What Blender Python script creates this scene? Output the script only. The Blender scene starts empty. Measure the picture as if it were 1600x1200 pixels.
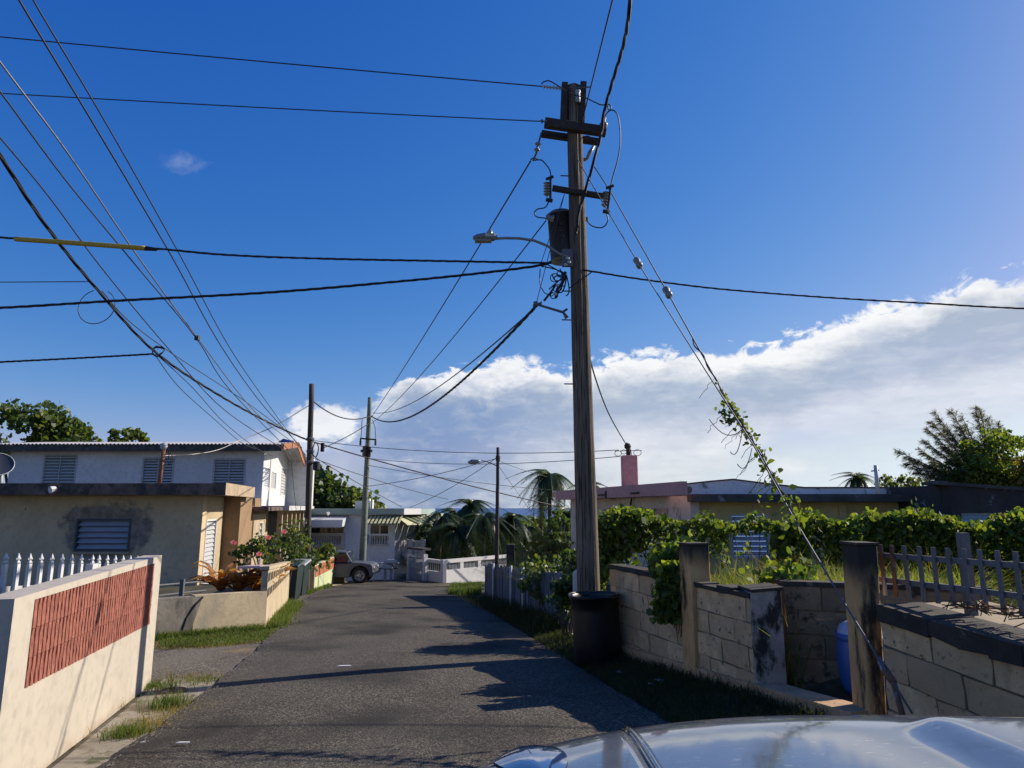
import bpy, bmesh, math, random
import numpy as np
from math import sin, cos, pi, radians, sqrt, atan2
from mathutils import Vector, Matrix

random.seed(7)
rng = np.random.default_rng(11)
D = bpy.data
S = bpy.context.scene
COL = S.collection

# ------------------------------------------------------------------ camera, sky, sun, exposure
F = 1066.0
PITCH = radians(10.3)
EYE = 1.35
cam = D.cameras.new('camera'); camo = D.objects.new('camera', cam); COL.objects.link(camo)
cam.sensor_width = 36.0; cam.lens = F / 1600 * 36
cam.clip_start = 0.05; cam.clip_end = 120000
camo.location = (0, 0, EYE); camo.rotation_euler = (pi / 2 + PITCH, 0, 0)
S.camera = camo

SUN_EL = radians(31); SUN_AZ = radians(24.5)          # azimuth measured from +X toward +Y
sd = Vector((cos(SUN_AZ) * cos(SUN_EL), sin(SUN_AZ) * cos(SUN_EL), sin(SUN_EL)))
sl = D.lights.new('sun', 'SUN'); sl.energy = 5.0; sl.angle = radians(0.5); sl.color = (1.0, 0.9, 0.79)
so = D.objects.new('sun', sl); COL.objects.link(so)
so.rotation_euler = sd.to_track_quat('Z', 'Y').to_euler()
so.location = (20, 8, 20)
S.view_settings.view_transform = 'Standard'; S.view_settings.look = 'None'
S.view_settings.exposure = 0.4; S.view_settings.gamma = 1.0; S.view_settings.use_curve_mapping = False
S.cycles.max_bounces = 6; S.cycles.transparent_max_bounces = 12

def pxdir(px, py):
    v = (600 - py) / F
    return Vector(((px - 800) / F, cos(PITCH) - v * sin(PITCH), sin(PITCH) + v * cos(PITCH)))

W = D.worlds.new('World'); S.world = W; W.use_nodes = True
nt = W.node_tree; nt.nodes.clear()

class V:
    """tiny wrapper that writes Math nodes"""
    def __init__(s, t, sock): s.t, s.s = t, sock
    def op(s, o, *b, clamp=False):
        n = s.t.nodes.new('ShaderNodeMath'); n.operation = o; n.use_clamp = clamp
        s.t.links.new(s.s, n.inputs[0])
        for i, x in enumerate(b):
            if isinstance(x, V): s.t.links.new(x.s, n.inputs[i + 1])
            else: n.inputs[i + 1].default_value = x
        return V(s.t, n.outputs[0])
    def __add__(s, o): return s.op('ADD', o)
    def __sub__(s, o): return s.op('SUBTRACT', o)
    def __mul__(s, o): return s.op('MULTIPLY', o)
    def __truediv__(s, o): return s.op('DIVIDE', o)
    def ss(s, a, b):
        n = s.t.nodes.new('ShaderNodeMapRange'); n.interpolation_type = 'SMOOTHSTEP'
        s.t.links.new(s.s, n.inputs[0])
        for i, x in ((1, a), (2, b)):
            if isinstance(x, V): s.t.links.new(x.s, n.inputs[i])
            else: n.inputs[i].default_value = x
        return V(s.t, n.outputs[0])
    def inv(s): return s.op('MULTIPLY', -1.0).op('ADD', 1.0)

def world():
    N = nt.nodes.new; L = nt.links.new
    sky = N('ShaderNodeTexSky'); sky.sky_type = 'NISHITA'; sky.sun_disc = False
    sky.sun_elevation = SUN_EL; sky.sun_rotation = pi / 2 - SUN_AZ
    sky.altitude = 30; sky.air_density = 1.0; sky.dust_density = 0.35; sky.ozone_density = 2.2
    # deeper, more saturated tropical blue: per-channel response of the physical sky
    sc_ = N('ShaderNodeSeparateColor'); L(sky.outputs[0], sc_.inputs[0]); cmb = N('ShaderNodeCombineColor'); ch = []
    for i, (a_, g_) in enumerate(((2.3, 2.0), (.91, 1.1), (.93, .55))):
        ch.append((V(nt, sc_.outputs[i]) * .1).op('POWER', g_) * (a_ * 10))
    ch[2] = ch[2].op('MAXIMUM', ch[1] * 1.12); ch[0] = ch[0].op('MINIMUM', ch[1] * .86)
    for i in range(3): L(ch[i].s, cmb.inputs[i])
    bg = N('ShaderNodeBackground'); bg.inputs[1].default_value = 0.1 / 2 ** .4
    L(cmb.outputs[0], bg.inputs[0])
    tc = N('ShaderNodeTexCoord'); sp = N('ShaderNodeSeparateXYZ'); L(tc.outputs['Generated'], sp.inputs[0])
    x, y, z = (V(nt, sp.outputs[i]) for i in range(3))
    az = x.op('ARCTAN2', y); el = z.op('ARCSINE')
    def curve(inp, pts, lo, hi):
        c = N('ShaderNodeFloatCurve'); L(((inp + pi) / (2 * pi)).s, c.inputs['Value'])
        cm = c.mapping.curves[0]
        P = sorted(((a + pi) / (2 * pi), (e - lo) / (hi - lo)) for a, e in pts)
        cm.points[0].location = (0, P[0][1]); cm.points[1].location = (1, P[-1][1])
        for a, e in P[1:-1]: cm.points.new(a, e)
        for p in cm.points: p.handle_type = 'AUTO'
        c.mapping.use_clip = False; c.mapping.update()
        return V(nt, c.outputs[0]) * (hi - lo) + lo
    def ae(px, py):
        d = pxdir(px, py); return atan2(d.x, d.y), math.asin(d.z / d.length)
    top = [(-pi, 0.02), (-2, 0.04), (-1.2, 0.02), (-.6, -.02)] + [ae(*p) for p in (
        (470, 800), (545, 672), (570, 626), (600, 600), (650, 583), (720, 570), (800, 563), (880, 574), (950, 556),
        (1050, 545), (1120, 543), (1200, 530), (1300, 492), (1400, 462), (1500, 440), (1600, 420))] + [(.9, .30), (1.3, .3), (1.9, .2), (2.5, .08), (pi, .02)]
    low = [(-pi, -.5), (-.5, -.5)] + [ae(*p) for p in ((900, 900), (1080, 790), (1160, 740), (1240, 690), (1330, 672), (1430, 664), (1520, 656), (1600, 648))] + [(.9, .16), (1.6, .1), (pi, .0)]
    E = curve(az, top, -.6, .4); Lw = curve(az, low, -.6, .4)
    def noise(scale, det, rough, sx=1, sy=1, sz=1, off=0.0, dist=0.0):
        m = N('ShaderNodeMapping'); m.inputs['Scale'].default_value = (sx, sy, sz); m.inputs['Location'].default_value = (off, off * .7, off * 1.3)
        L(tc.outputs['Generated'], m.inputs[0])
        n = N('ShaderNodeTexNoise'); n.inputs['Scale'].default_value = scale; n.inputs['Detail'].default_value = det
        n.inputs['Roughness'].default_value = rough; n.inputs['Distortion'].default_value = dist
        L(m.outputs[0], n.inputs['Vector']); return V(nt, n.outputs[0]) - .5
    n1 = noise(9, 9, .62, sz=1.5, dist=.5); n2 = noise(30, 8, .58, off=3, sz=1.7, dist=.9); n3 = noise(4, 8, .58, sz=3.2, off=9, dist=.4); n4 = noise(14, 6, .6, sz=4, off=5)
    edge = E + n1 * .09 + n2 * .085 - el
    dens = edge.ss(-.002, .016) * az.ss(ae(540, 640)[0], ae(625, 640)[0])
    lowm = (el - Lw + n3 * .16 + n2 * .03).ss(-.03, .05)
    bank = dens * lowm
    depth = edge.ss(.0, .11)
    # small cumulus between the far poles, low puffs on the right, one wisp
    def blob(px, py, ra, re, amp, soft=.5):
        a, e = ae(px, py)
        d = (((az - a) / ra).op('POWER', 2.0) + ((el - e) / re).op('POWER', 2.0)).op('SQRT')
        return (d.inv() + n1 * amp + n2 * amp * .7).ss(0, soft)
    cu = blob(508, 664, .056, .036, 1.7, .35).op('MAXIMUM', blob(470, 690, .08, .025, 1.4, .6) * .55).op('MAXIMUM', blob(400, 700, .05, .014, 1.4, .7) * .35)
    puff = blob(1240, 735, .10, .030, 1.8, .9).op('MAXIMUM', blob(1400, 752, .11, .02, 1.8, .9)) * .6
    wisp = blob(292, 254, .034, .015, 3.2, 2.2) * .30
    haze = el.ss(.13, .0) * az.ss(-.36, -.1) * .42
    d0 = E + n1 * .07 + n3 * .10 - el
    band = d0.ss(.012, .060) * ((d0.ss(.085, .135) * .62).inv())
    shade = (band * .92 + n3 * .9 + n4 * .9 + n2 * .45 + .0).op('MULTIPLY', 1.0, clamp=True)
    leftdark = az.ss(.16, -.1) * depth
    def rgb(a, b, f):
        m = N('ShaderNodeMix'); m.data_type = 'RGBA'
        for i, c in ((6, a), (7, b)):
            if isinstance(c, tuple): m.inputs[i].default_value = (*c, 1)
            else: L(c, m.inputs[i])
        L(f.s, m.inputs[0]); return m.outputs[2]
    cc = rgb((.98, .98, .98), (.42, .49, .60), shade)
    cc = rgb(cc, (.205, .30, .52), leftdark * (n4 * 1.6 + n2 * .8 + .95).op('MULTIPLY', 1.0, clamp=True))
    cb = N('ShaderNodeBackground'); L(cc, cb.inputs[0]); cb.inputs[1].default_value = 1 / 2 ** .4
    # thin clouds brighten but keep the sky behind them
    cov = bank * (depth * -.25 + .97)
    cov = cov.op('MAXIMUM', cu * .85).op('MAXIMUM', puff).op('MAXIMUM', wisp).op('MAXIMUM', haze)
    mx = N('ShaderNodeMixShader'); L(cov.s, mx.inputs[0]); L(bg.outputs[0], mx.inputs[1]); L(cb.outputs[0], mx.inputs[2])
    o = N('ShaderNodeOutputWorld'); L(mx.outputs[0], o.inputs[0])
world()

# ------------------------------------------------------------------ measuring helpers
def at(px, py, Y):
    r = pxdir(px, py); t = Y / r.y
    return Vector((r.x * t, Y, EYE + r.z * t))

def edge_r(y):
    return 1.22 - .18 * (y - 5.57) if y < 19 else -1.2 - .23 * (y - 19)

def sstep(a, b, x):
    t = min(1, max(0, (x - a) / (b - a))); return t * t * (3 - 2 * t)

def ground(x, y):
    z = -.055 * y if y < 29 else -.055 * 29 - .2 * (y - 29)
    if z < -27: z = -27 - (1 - math.exp((z + 27) / 6)) * 6
    if y < 26:
        r = x - edge_r(y)
        f = 1 - sstep(17, 25, y)
        z += (.15 * sstep(0, .95, r) + .28 * sstep(1.25, 2.1, r)) * f
    return z

def gnd(px, py):
    r = pxdir(px, py); t = 1.0
    while t < 400 and EYE + r.z * t > ground(r.x * t, r.y * t): t += .02
    return Vector((r.x * t, r.y * t, ground(r.x * t, r.y * t)))

RD = Vector((-.18, .98, 0)).normalized()

class Fr:
    """a vertical wall plane: origin, direction along it, outward normal"""
    def __init__(s, o, a, n=None):
        s.o = Vector((o[0], o[1], 0)); s.a = Vector((a[0], a[1], 0)).normalized()
        s.n = Vector((n[0], n[1], 0)).normalized() if n else Vector((s.a.y, -s.a.x, 0))
    def p(s, u, d, z): q = s.o + s.a * u + s.n * d; return Vector((q.x, q.y, z))
    def hit(s, px, py):
        r = pxdir(px, py); h = Vector((r.x, r.y, 0)); t = s.o.dot(s.n) / h.dot(s.n)
        q = h * t - s.o
        return q.dot(s.a), EYE + r.z * t

# ------------------------------------------------------------------ mesh building
class MB:
    def __init__(s): s.v = []; s.f = []; s.m = []
    def face(s, pts, mi=0):
        i = len(s.v); s.v += [tuple(p) for p in pts]; s.f.append(tuple(range(i, i + len(pts)))); s.m.append(mi)
    def hexa(s, p, mi=0):
        i = len(s.v); s.v += [tuple(q) for q in p]
        for f in ((0, 3, 2, 1), (4, 5, 6, 7), (0, 1, 5, 4), (1, 2, 6, 5), (2, 3, 7, 6), (3, 0, 4, 7)):
            s.f.append(tuple(i + k for k in f)); s.m.append(mi)
        return s
    def box(s, x0, x1, y0, y1, z0, z1, mi=0):
        return s.hexa([(x0, y0, z0), (x1, y0, z0), (x1, y1, z0), (x0, y1, z0), (x0, y0, z1), (x1, y0, z1), (x1, y1, z1), (x0, y1, z1)], mi)
    def fbox(s, fr, u0, u1, d0, d1, z0, z1, mi=0):
        """box on a wall frame; z0, z1 may be (at u0, at u1)"""
        a0, a1 = z0 if isinstance(z0, tuple) else (z0, z0); b0, b1 = z1 if isinstance(z1, tuple) else (z1, z1)
        return s.hexa([fr.p(u0, d1, a0), fr.p(u1, d1, a1), fr.p(u1, d0, a1), fr.p(u0, d0, a0),
                       fr.p(u0, d1, b0), fr.p(u1, d1, b1), fr.p(u1, d0, b1), fr.p(u0, d0, b0)], mi)
    def tube(s, pts, r, n=7, mi=0, cap=True):
        pts = [Vector(p) for p in pts]; rr = r if isinstance(r, (list, tuple)) else [r] * len(pts)
        i0 = len(s.v); up = None
        for k, p in enumerate(pts):
            t = (pts[min(k + 1, len(pts) - 1)] - pts[max(k - 1, 0)]).normalized()
            if up is None: up = Vector((0, 0, 1)) if abs(t.z) < .9 else Vector((1, 0, 0))
            a = t.cross(up); a = a.normalized() if a.length > 1e-5 else Vector((1, 0, 0)); b = a.cross(t); up = b
            for j in range(n):
                q = p + (a * cos(2 * pi * j / n) + b * sin(2 * pi * j / n)) * rr[k]; s.v.append(tuple(q))
        for k in range(len(pts) - 1):
            for j in range(n):
                s.f.append((i0 + k * n + j, i0 + k * n + (j + 1) % n, i0 + (k + 1) * n + (j + 1) % n, i0 + (k + 1) * n + j)); s.m.append(mi)
        if cap:
            s.f.append(tuple(i0 + j for j in range(n))[::-1]); s.m.append(mi)
            s.f.append(tuple(i0 + (len(pts) - 1) * n + j for j in range(n))); s.m.append(mi)
        return s
    def lathe(s, c, prof, n=24, mi=0, axis=(0, 0, 1)):
        q = Vector(axis).to_track_quat('Z', 'Y').to_matrix(); i0 = len(s.v)
        for r, h in prof:
            for j in range(n): s.v.append(tuple(Vector(c) + q @ Vector((r * cos(2 * pi * j / n), r * sin(2 * pi * j / n), h))))
        for k in range(len(prof) - 1):
            for j in range(n):
                s.f.append((i0 + k * n + j, i0 + k * n + (j + 1) % n, i0 + (k + 1) * n + (j + 1) % n, i0 + (k + 1) * n + j)); s.m.append(mi)
        return s
    def prism(s, poly, z0, z1, mi=0):
        n = len(poly); i = len(s.v)
        s.v += [(p[0], p[1], z0) for p in poly] + [(p[0], p[1], z1) for p in poly]
        s.f.append(tuple(i + k for k in range(n))[::-1]); s.f.append(tuple(i + n + k for k in range(n))); s.m += [mi, mi]
        for k in range(n): s.f.append((i + k, i + (k + 1) % n, i + n + (k + 1) % n, i + n + k)); s.m.append(mi)
        return s
    def wall(s, fr, u0, u1, d0, d1, z0, z1, holes=()):
        us = sorted({u0, u1, *[h[0] for h in holes], *[h[1] for h in holes]}); zs = sorted({z0, z1, *[h[2] for h in holes], *[h[3] for h in holes]})
        for a, b in zip(us, us[1:]):
            run = None
            for c, d in zip(zs, zs[1:]):
                inside = any(h[0] <= (a + b) / 2 <= h[1] and h[2] <= (c + d) / 2 <= h[3] for h in holes)
                if inside:
                    if run: s.fbox(fr, a, b, d0, d1, *run)
                    run = None
                else: run = (run[0], d) if run else (c, d)
            if run: s.fbox(fr, a, b, d0, d1, *run)
        return s
    def mesh(s, name, smooth=False, bevel=0, fix=True):
        me = D.meshes.new(name); me.from_pydata(s.v, [], s.f); me.polygons.foreach_set('material_index', s.m)
        if fix or bevel:
            bm = bmesh.new(); bm.from_mesh(me)
            if fix: bmesh.ops.recalc_face_normals(bm, faces=bm.faces)
            if bevel:
                bmesh.ops.bevel(bm, geom=bm.edges[:], offset=bevel, segments=1, affect='EDGES', clamp_overlap=True)
            bm.to_mesh(me); bm.free()
        if smooth: me.polygons.foreach_set('use_smooth', [True] * len(me.polygons))
        me.update(); return me

def link(name, me, mats=(), parent=None, kind=None, label=None):
    o = D.objects.new(name, me)
    if me is not None and mats and not me.materials:
        for m in (mats if isinstance(mats, (list, tuple)) else [mats]): me.materials.append(m)
    COL.objects.link(o)
    if parent is not None:
        o.parent = parent
        if parent.type == 'EMPTY': o.matrix_parent_inverse = Matrix.Translation(-parent.location)
    if kind: o['kind'] = kind
    if label: o['label'] = label
    return o

def part(name, mb, mats, parent, smooth=False, bevel=0, kind=None, label=None):
    return link(name, mb.mesh(name, smooth, bevel), mats, parent, kind, label)

def thing(name, label, cat, loc=(0, 0, 0), group=None):
    o = D.objects.new(name, None); COL.objects.link(o); o.location = loc; o.empty_display_size = .2
    o['label'] = label; o['category'] = cat
    if group: o['group'] = group
    return o

def solo(name, mb, mats, label, cat, group=None, smooth=False, bevel=0):
    o = link(name, mb.mesh(name, smooth, bevel), mats); o['label'] = label; o['category'] = cat
    if group: o['group'] = group
    return o

def struct(name, mb, mats, smooth=False):
    return link(name, mb.mesh(name, smooth, fix=False), mats, None, 'structure')

# ------------------------------------------------------------------ materials
ALB = .76
def mat(name, col, rough=.85, var=.18, scale=2.5, bump=.25, bscale=30, stain=None, stretch=(1, 1, 1), metal=0, rnd=0.0, trans=None, grime=None, coat=0, spec=None, blotch=None):
    m = D.materials.new(name); m.use_nodes = True; t = m.node_tree; N = t.nodes.new; L = t.links.new
    sc3 = lambda q: tuple(x * ALB for x in q)
    col = sc3(col); trans = sc3(trans) if trans else None
    if stain: stain = [(sc3(q[0]), *q[1:]) for q in (stain if isinstance(stain, list) else [stain])]
    b = t.nodes['Principled BSDF']; b.inputs['Roughness'].default_value = rough; b.inputs['Metallic'].default_value = metal
    if spec is not None: b.inputs['Specular IOR Level'].default_value = spec
    if coat: b.inputs['Coat Weight'].default_value = coat; b.inputs['Coat Roughness'].default_value = .05
    g = N('ShaderNodeNewGeometry'); mp = N('ShaderNodeMapping'); mp.inputs['Scale'].default_value = stretch; L(g.outputs['Position'], mp.inputs[0])
    def noise(sc, det=6, ro=.6, vec=None):
        n = N('ShaderNodeTexNoise'); n.inputs['Scale'].default_value = sc; n.inputs['Detail'].default_value = det; n.inputs['Roughness'].default_value = ro
        L(vec or mp.outputs[0], n.inputs['Vector']); return n.outputs[0]
    def mix(a, bb, f, bt='MIX'):
        x = N('ShaderNodeMix'); x.data_type = 'RGBA'; x.blend_type = bt
        for i, c in ((6, a), (7, bb)):
            if isinstance(c, tuple): x.inputs[i].default_value = (*c[:3], 1)
            else: L(c, x.inputs[i])
        if isinstance(f, (int, float)): x.inputs[0].default_value = f
        else: L(f, x.inputs[0])
        return x.outputs[2]
    def ramp(sock, a, bb):
        return V(t, sock).ss(a, bb).s
    lo = tuple(c * (1 - var) for c in col); hi = tuple(min(1, c * (1 + var)) for c in col)
    c = mix(lo, hi, ramp(noise(scale), .3, .7))
    c = mix(c, tuple(x * .82 for x in col), ramp(noise(scale * 9, 4), .42, .75))
    if stain:
        for sc, scl, st, a, bb in (stain if isinstance(stain, list) else [stain]):
            mp2 = N('ShaderNodeMapping'); mp2.inputs['Scale'].default_value = st; L(g.outputs['Position'], mp2.inputs[0])
            c = mix(c, sc, ramp(noise(scl, 8, .65, mp2.outputs[0]), a, bb))
    if grime:   # (colour, z where it starts, z where it is full)
        sp = N('ShaderNodeSeparateXYZ'); L(g.outputs['Position'], sp.inputs[0])
        zz = V(t, sp.outputs[2]) + (V(t, noise(6, 6, .7)) - .5) * grime[3]
        if len(grime) > 4: zz = zz + V(t, sp.outputs[1]) * grime[4]
        c = mix(c, grime[0], zz.ss(grime[1], grime[2]).s)
    if blotch:   # (x, z, half width, half height, colour): a smeared cement repair, ragged by noise
        sp2 = N('ShaderNodeSeparateXYZ'); L(g.outputs['Position'], sp2.inputs[0])
        e = ((((V(t, sp2.outputs[0]) - blotch[0]) / blotch[2]).op('POWER', 2.0) + ((V(t, sp2.outputs[2]) - blotch[1]) / blotch[3]).op('POWER', 2.0)).op('SQRT'))
        e = e + (V(t, noise(1.6, 8, .7)) - .5) * 1.5 + (V(t, noise(7, 6, .7)) - .5) * .5
        c = mix(c, mix(sc3(blotch[4]), sc3(tuple(q * 1.7 for q in blotch[4])), ramp(noise(4, 8, .7), .4, .62)), e.ss(1.12, .86).s)
    if rnd:
        oi = N('ShaderNodeObjectInfo'); k = V(t, oi.outputs['Random'])
        c = mix(c, tuple(x * (1 - rnd) for x in col), (k.ss(.0, 1.0) * .9).s)
    if trans:
        k = V(t, g.outputs['Random Per Island'])
        c = mix(c, trans, k.ss(.0, 1.2).s)
        tr = N('ShaderNodeBsdfTranslucent'); L(mix(c, (1.25, 1.15, .35), .0), tr.inputs[0])
        tcx = N('ShaderNodeMix'); tcx.data_type = 'RGBA'; tcx.blend_type = 'MULTIPLY'; tcx.inputs[0].default_value = 1
        L(c, tcx.inputs[6]); tcx.inputs[7].default_value = (2.3, 2.1, .9, 1); L(tcx.outputs[2], tr.inputs[0])
        ms = N('ShaderNodeMixShader'); ms.inputs[0].default_value = .42
        L(b.outputs[0], ms.inputs[1]); L(tr.outputs[0], ms.inputs[2]); L(ms.outputs[0], t.nodes['Material Output'].inputs[0])
    L(c, b.inputs['Base Color'])
    if bump:
        bn = N('ShaderNodeBump'); bn.inputs['Strength'].default_value = bump; bn.inputs['Distance'].default_value = .01
        L(noise(bscale, 8, .65), bn.inputs['Height']); L(bn.outputs[0], b.inputs['Normal'])
    return m

def asphalt(name, base, light, scale, gap):
    m = D.materials.new(name); m.use_nodes = True; t = m.node_tree; N = t.nodes.new; L = t.links.new
    b = t.nodes['Principled BSDF']; b.inputs['Roughness'].default_value = .92; b.inputs['Specular IOR Level'].default_value = .2
    g = N('ShaderNodeNewGeometry')
    vo = N('ShaderNodeTexVoronoi'); vo.inputs['Scale'].default_value = scale; L(g.outputs['Position'], vo.inputs[0])
    n = N('ShaderNodeTexNoise'); n.inputs['Scale'].default_value = .7; n.inputs['Detail'].default_value = 6; L(g.outputs['Position'], n.inputs[0])
    n2 = N('ShaderNodeTexNoise'); n2.inputs['Scale'].default_value = scale * 1.2; n2.inputs['Detail'].default_value = 2; L(g.outputs['Position'], n2.inputs[0])
    sp = N('ShaderNodeSeparateColor'); L(vo.outputs['Color'], sp.inputs[0])
    def mix(a, bb, f):
        x = N('ShaderNodeMix'); x.data_type = 'RGBA'
        for i, c in ((6, a), (7, bb)):
            if isinstance(c, tuple): x.inputs[i].default_value = (*c, 1)
            else: L(c, x.inputs[i])
        L(f, x.inputs[0]); return x.outputs[2]
    c = mix(base, light, V(t, sp.outputs[0]).op('POWER', 2.4).s)
    c = mix(c, tuple(x * .72 for x in base), V(t, n.outputs[0]).ss(.42, .7).s)
    mpx = N('ShaderNodeMapping'); mpx.inputs['Scale'].default_value = (1.3, .16, 1); mpx.inputs['Rotation'].default_value = (0, 0, .18); L(g.outputs['Position'], mpx.inputs[0])
    n5 = N('ShaderNodeTexNoise'); n5.inputs['Scale'].default_value = 1.1; n5.inputs['Detail'].default_value = 5; L(mpx.outputs[0], n5.inputs['Vector'])
    c = mix(c, tuple(x * 1.9 for x in base), (V(t, n5.outputs[0]).ss(.46, .68) * .6).s)
    n6 = N('ShaderNodeTexNoise'); n6.inputs['Scale'].default_value = 2.6; n6.inputs['Detail'].default_value = 9; n6.inputs['Roughness'].default_value = .7; L(g.outputs['Position'], n6.inputs['Vector'])
    c = mix(c, tuple(x * .5 for x in base), (V(t, n6.outputs[0]).ss(.60, .70) * .55).s)
    if gap: c = mix(c, gap, V(t, n.outputs[0]).ss(.5, .62).s)
    L(c, b.inputs['Base Color'])
    bn = N('ShaderNodeBump'); bn.inputs['Strength'].default_value = .55; bn.inputs['Distance'].default_value = .006
    L((V(t, vo.outputs['Distance']) + V(t, n2.outputs[0])).s, bn.inputs['Height']); L(bn.outputs[0], b.inputs['Normal'])
    return m

M = {}
M['road'] = asphalt('fresh_asphalt', (.037, .0335, .0275), (.20, .172, .125), 85, None)
M['old_asphalt'] = asphalt('old_gravelly_asphalt', (.078, .068, .052), (.23, .195, .14), 44, (.20, .145, .085))
M['soil'] = mat('soil_and_turf', (.06, .055, .025), .95, .5, 1.2, .5, 25, stain=((.16, .12, .07), 2, (1, 1, 1), .5, .66))
M['concrete_path'] = mat('worn_concrete', (.36, .31, .23), .95, .25, 2, .5, 22, stain=[((.19, .15, .09), 2.5, (1, 1, 1), .48, .62), ((.12, .12, .05), 5, (1, 1, 1), .56, .68)])
M['sandy'] = mat('sandy_concrete', (.42, .33, .2), .95, .2, 2, .3, 30)
M['cream'] = mat('cream_paint', (.60, .53, .42), .75, .04, 1.2, .12, 45, stain=[((.52, .45, .35), 1.3, (1, 1, .5), .6, .8), ((.44, .38, .29), 7, (1, 1, .10), .62, .80)], grime=((.33, .26, .17), .10, -.06, .28, .055))
M['cream_old'] = mat('faded_yellow_render', (.62, .50, .31), .9, .12, 1.5, .35, 25, stain=[((.42, .36, .26), 2, (1, 1, .6), .52, .7), ((.18, .16, .13), 3, (1, 1, .5), .66, .8)])
M['crackwall'] = mat('bare_grey_render', (.27, .24, .19), .95, .25, 2, .6, 12, stain=[((.13, .12, .10), 2.2, (1, 1, .5), .48, .62)])
M['red_tile'] = mat('red_ribbed_tile', (.43, .15, .10), .9, .14, 12, .4, 60, stain=((.60, .32, .24), 7, (1, 1, 1), .6, .75), rnd=.2)
M['red_tile_dark'] = mat('red_tile_backing', (.26, .08, .05), .95, .2, 12, .5, 60)
M['yellow_wall'] = mat('ochre_render', (.50, .41, .28), .92, .1, 1, .3, 18, stain=[((.40, .33, .23), .9, (1, 1, .7), .5, .75)])
M['patch'] = mat('grey_cement_patch', (.17, .155, .125), .95, .3, 6, .5, 20)
M['yellow_lit'] = mat('sunlit_yellow_render', (.55, .43, .26), .9, .1, 1.5, .25, 25, stain=((.45, .36, .24), 2.5, (1, 1, .5), .6, .78))  # yellow render copy for road-facing walls, sunlight put into the colour
M['slab_dirty'] = mat('weathered_slab_edge', (.20, .135, .105), .95, .4, 2.2, .6, 16, stain=((.07, .06, .055), 3, (1, 1, .7), .46, .62))
M['slab_lit'] = mat('sunlit_slab_edge', (.52, .40, .26), .95, .15, 3, .5, 16, stain=((.16, .13, .10), 4, (1, 1, .8), .6, .72))  # lighter slab copy for the sunlit roof end, light put into the colour
M['white_wall'] = mat('whitewashed_wall', (.74, .75, .76), .85, .08, .8, .25, 14, stain=[((.30, .33, .33), 1.1, (1, 1, 1), .62, .76), ((.18, .2, .2), 2.4, (1, 1, .6), .72, .8)])
M['white'] = mat('white_paint', (.78, .77, .74), .6, .04, 3, .1, 30)
M['white_dirty'] = mat('aged_white_paint', (.62, .62, .58), .8, .14, 4, .2, 30, stain=((.25, .24, .2), 8, (1, 1, .6), .62, .74))
M['slat_white'] = mat('white_louvre_metal', (.58, .59, .58), .45, .05, 4, .05, 30)
M['slat_grey'] = mat('grey_louvre_metal', (.42, .45, .46), .45, .1, 4, .05, 30)
M['slat_blue'] = mat('blue_tinted_louvre_metal', (.46, .50, .58), .3, .08, 4, .05, 30)
M['frame_dark'] = mat('dark_window_frame', (.05, .06, .08), .5, .1, 4, .05, 30)
M['frame_light'] = mat('light_window_frame', (.55, .57, .57), .5, .1, 4, .05, 30)
M['zinc'] = mat('galvanised_roof_sheet', (.62, .60, .56), .45, .15, 1, .1, 20, metal=.3, stain=((.32, .18, .10), 1.5, (1, 1, 1), .58, .72))
M['rust_roof'] = mat('rusted_roof_edge', (.42, .17, .08), .85, .3, 4, .3, 30)
M['fascia'] = mat('dark_timber_fascia', (.085, .08, .075), .95, .4, 4, .4, 20, stain=((.3, .3, .29), 3, (1, 1, 1), .58, .7))
M['teal'] = mat('pale_green_fascia', (.36, .46, .42), .7, .06, 2, .1, 20)
M['far_wall'] = mat('pale_blue_white_wall', (1.04, 1.10, 1.15), .75, .05, 1, .15, 20)
M['awning'] = mat('white_awning_sheet', (.70, .72, .72), .5, .06, 2, .05, 20)
M['tile_green'] = mat('dark_green_awning_strip', (.13, .17, .09), .6, .1, 5, .1, 30)
M['tile_cream'] = mat('cream_awning_strip', (.68, .66, .36), .6, .06, 5, .1, 30)
M['dark'] = mat('dark_interior', (.03, .03, .03), .9, .1, 4, 0)
M['glass'] = mat('dark_window_glass', (.03, .04, .05), .08, .05, 2, 0)
M['pink'] = mat('faded_pink_paint', (.66, .36, .32), .85, .1, 2, .2, 20, stain=((.40, .24, .22), 2.2, (1, 1, .5), .56, .72))
M['pink_wall'] = mat('peeling_white_pink_wall', (.74, .64, .54), .9, .12, 2, .35, 14, stain=[((.36, .29, .22), 3, (1, 1, .7), .55, .62)])
M['olive'] = mat('olive_render', (.72, .58, .26), .92, .14, 1, .3, 18, stain=[((.36, .31, .17), 1.5, (1, 1, .4), .55, .7)])
M['black_slab'] = mat('mould_blackened_concrete', (.10, .095, .085), .95, .4, 2, .6, 16, stain=((.28, .28, .27), 2.5, (1, 1, 1), .6, .68))
M['parapet'] = mat('stained_white_parapet', (.85, .86, .87), .9, .1, 1.6, .3, 14, stain=((.2, .2, .2), 3, (1, 1, 1), .6, .7))
M['dark_house'] = mat('mould_dark_house', (.055, .05, .045), .95, .4, 1.2, .5, 12, stain=((.30, .33, .34), 1.8, (1, 1, 1.5), .6, .66))
M['blue_pane'] = mat('pale_blue_shutter', (.34, .50, .60), .6, .05, 2, .05, 20)
M['block'] = mat('concrete_block', (.88, .60, .31), .95, .22, 7, 1.0, 30, stain=[((.10, .075, .045), 18, (1, 1, 1), .58, .66), ((.30, .21, .12), 3.5, (1, 1, .35), .54, .70), ((.46, .42, .36), 9, (1, 1, 1), .66, .74)], rnd=.35)
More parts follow.
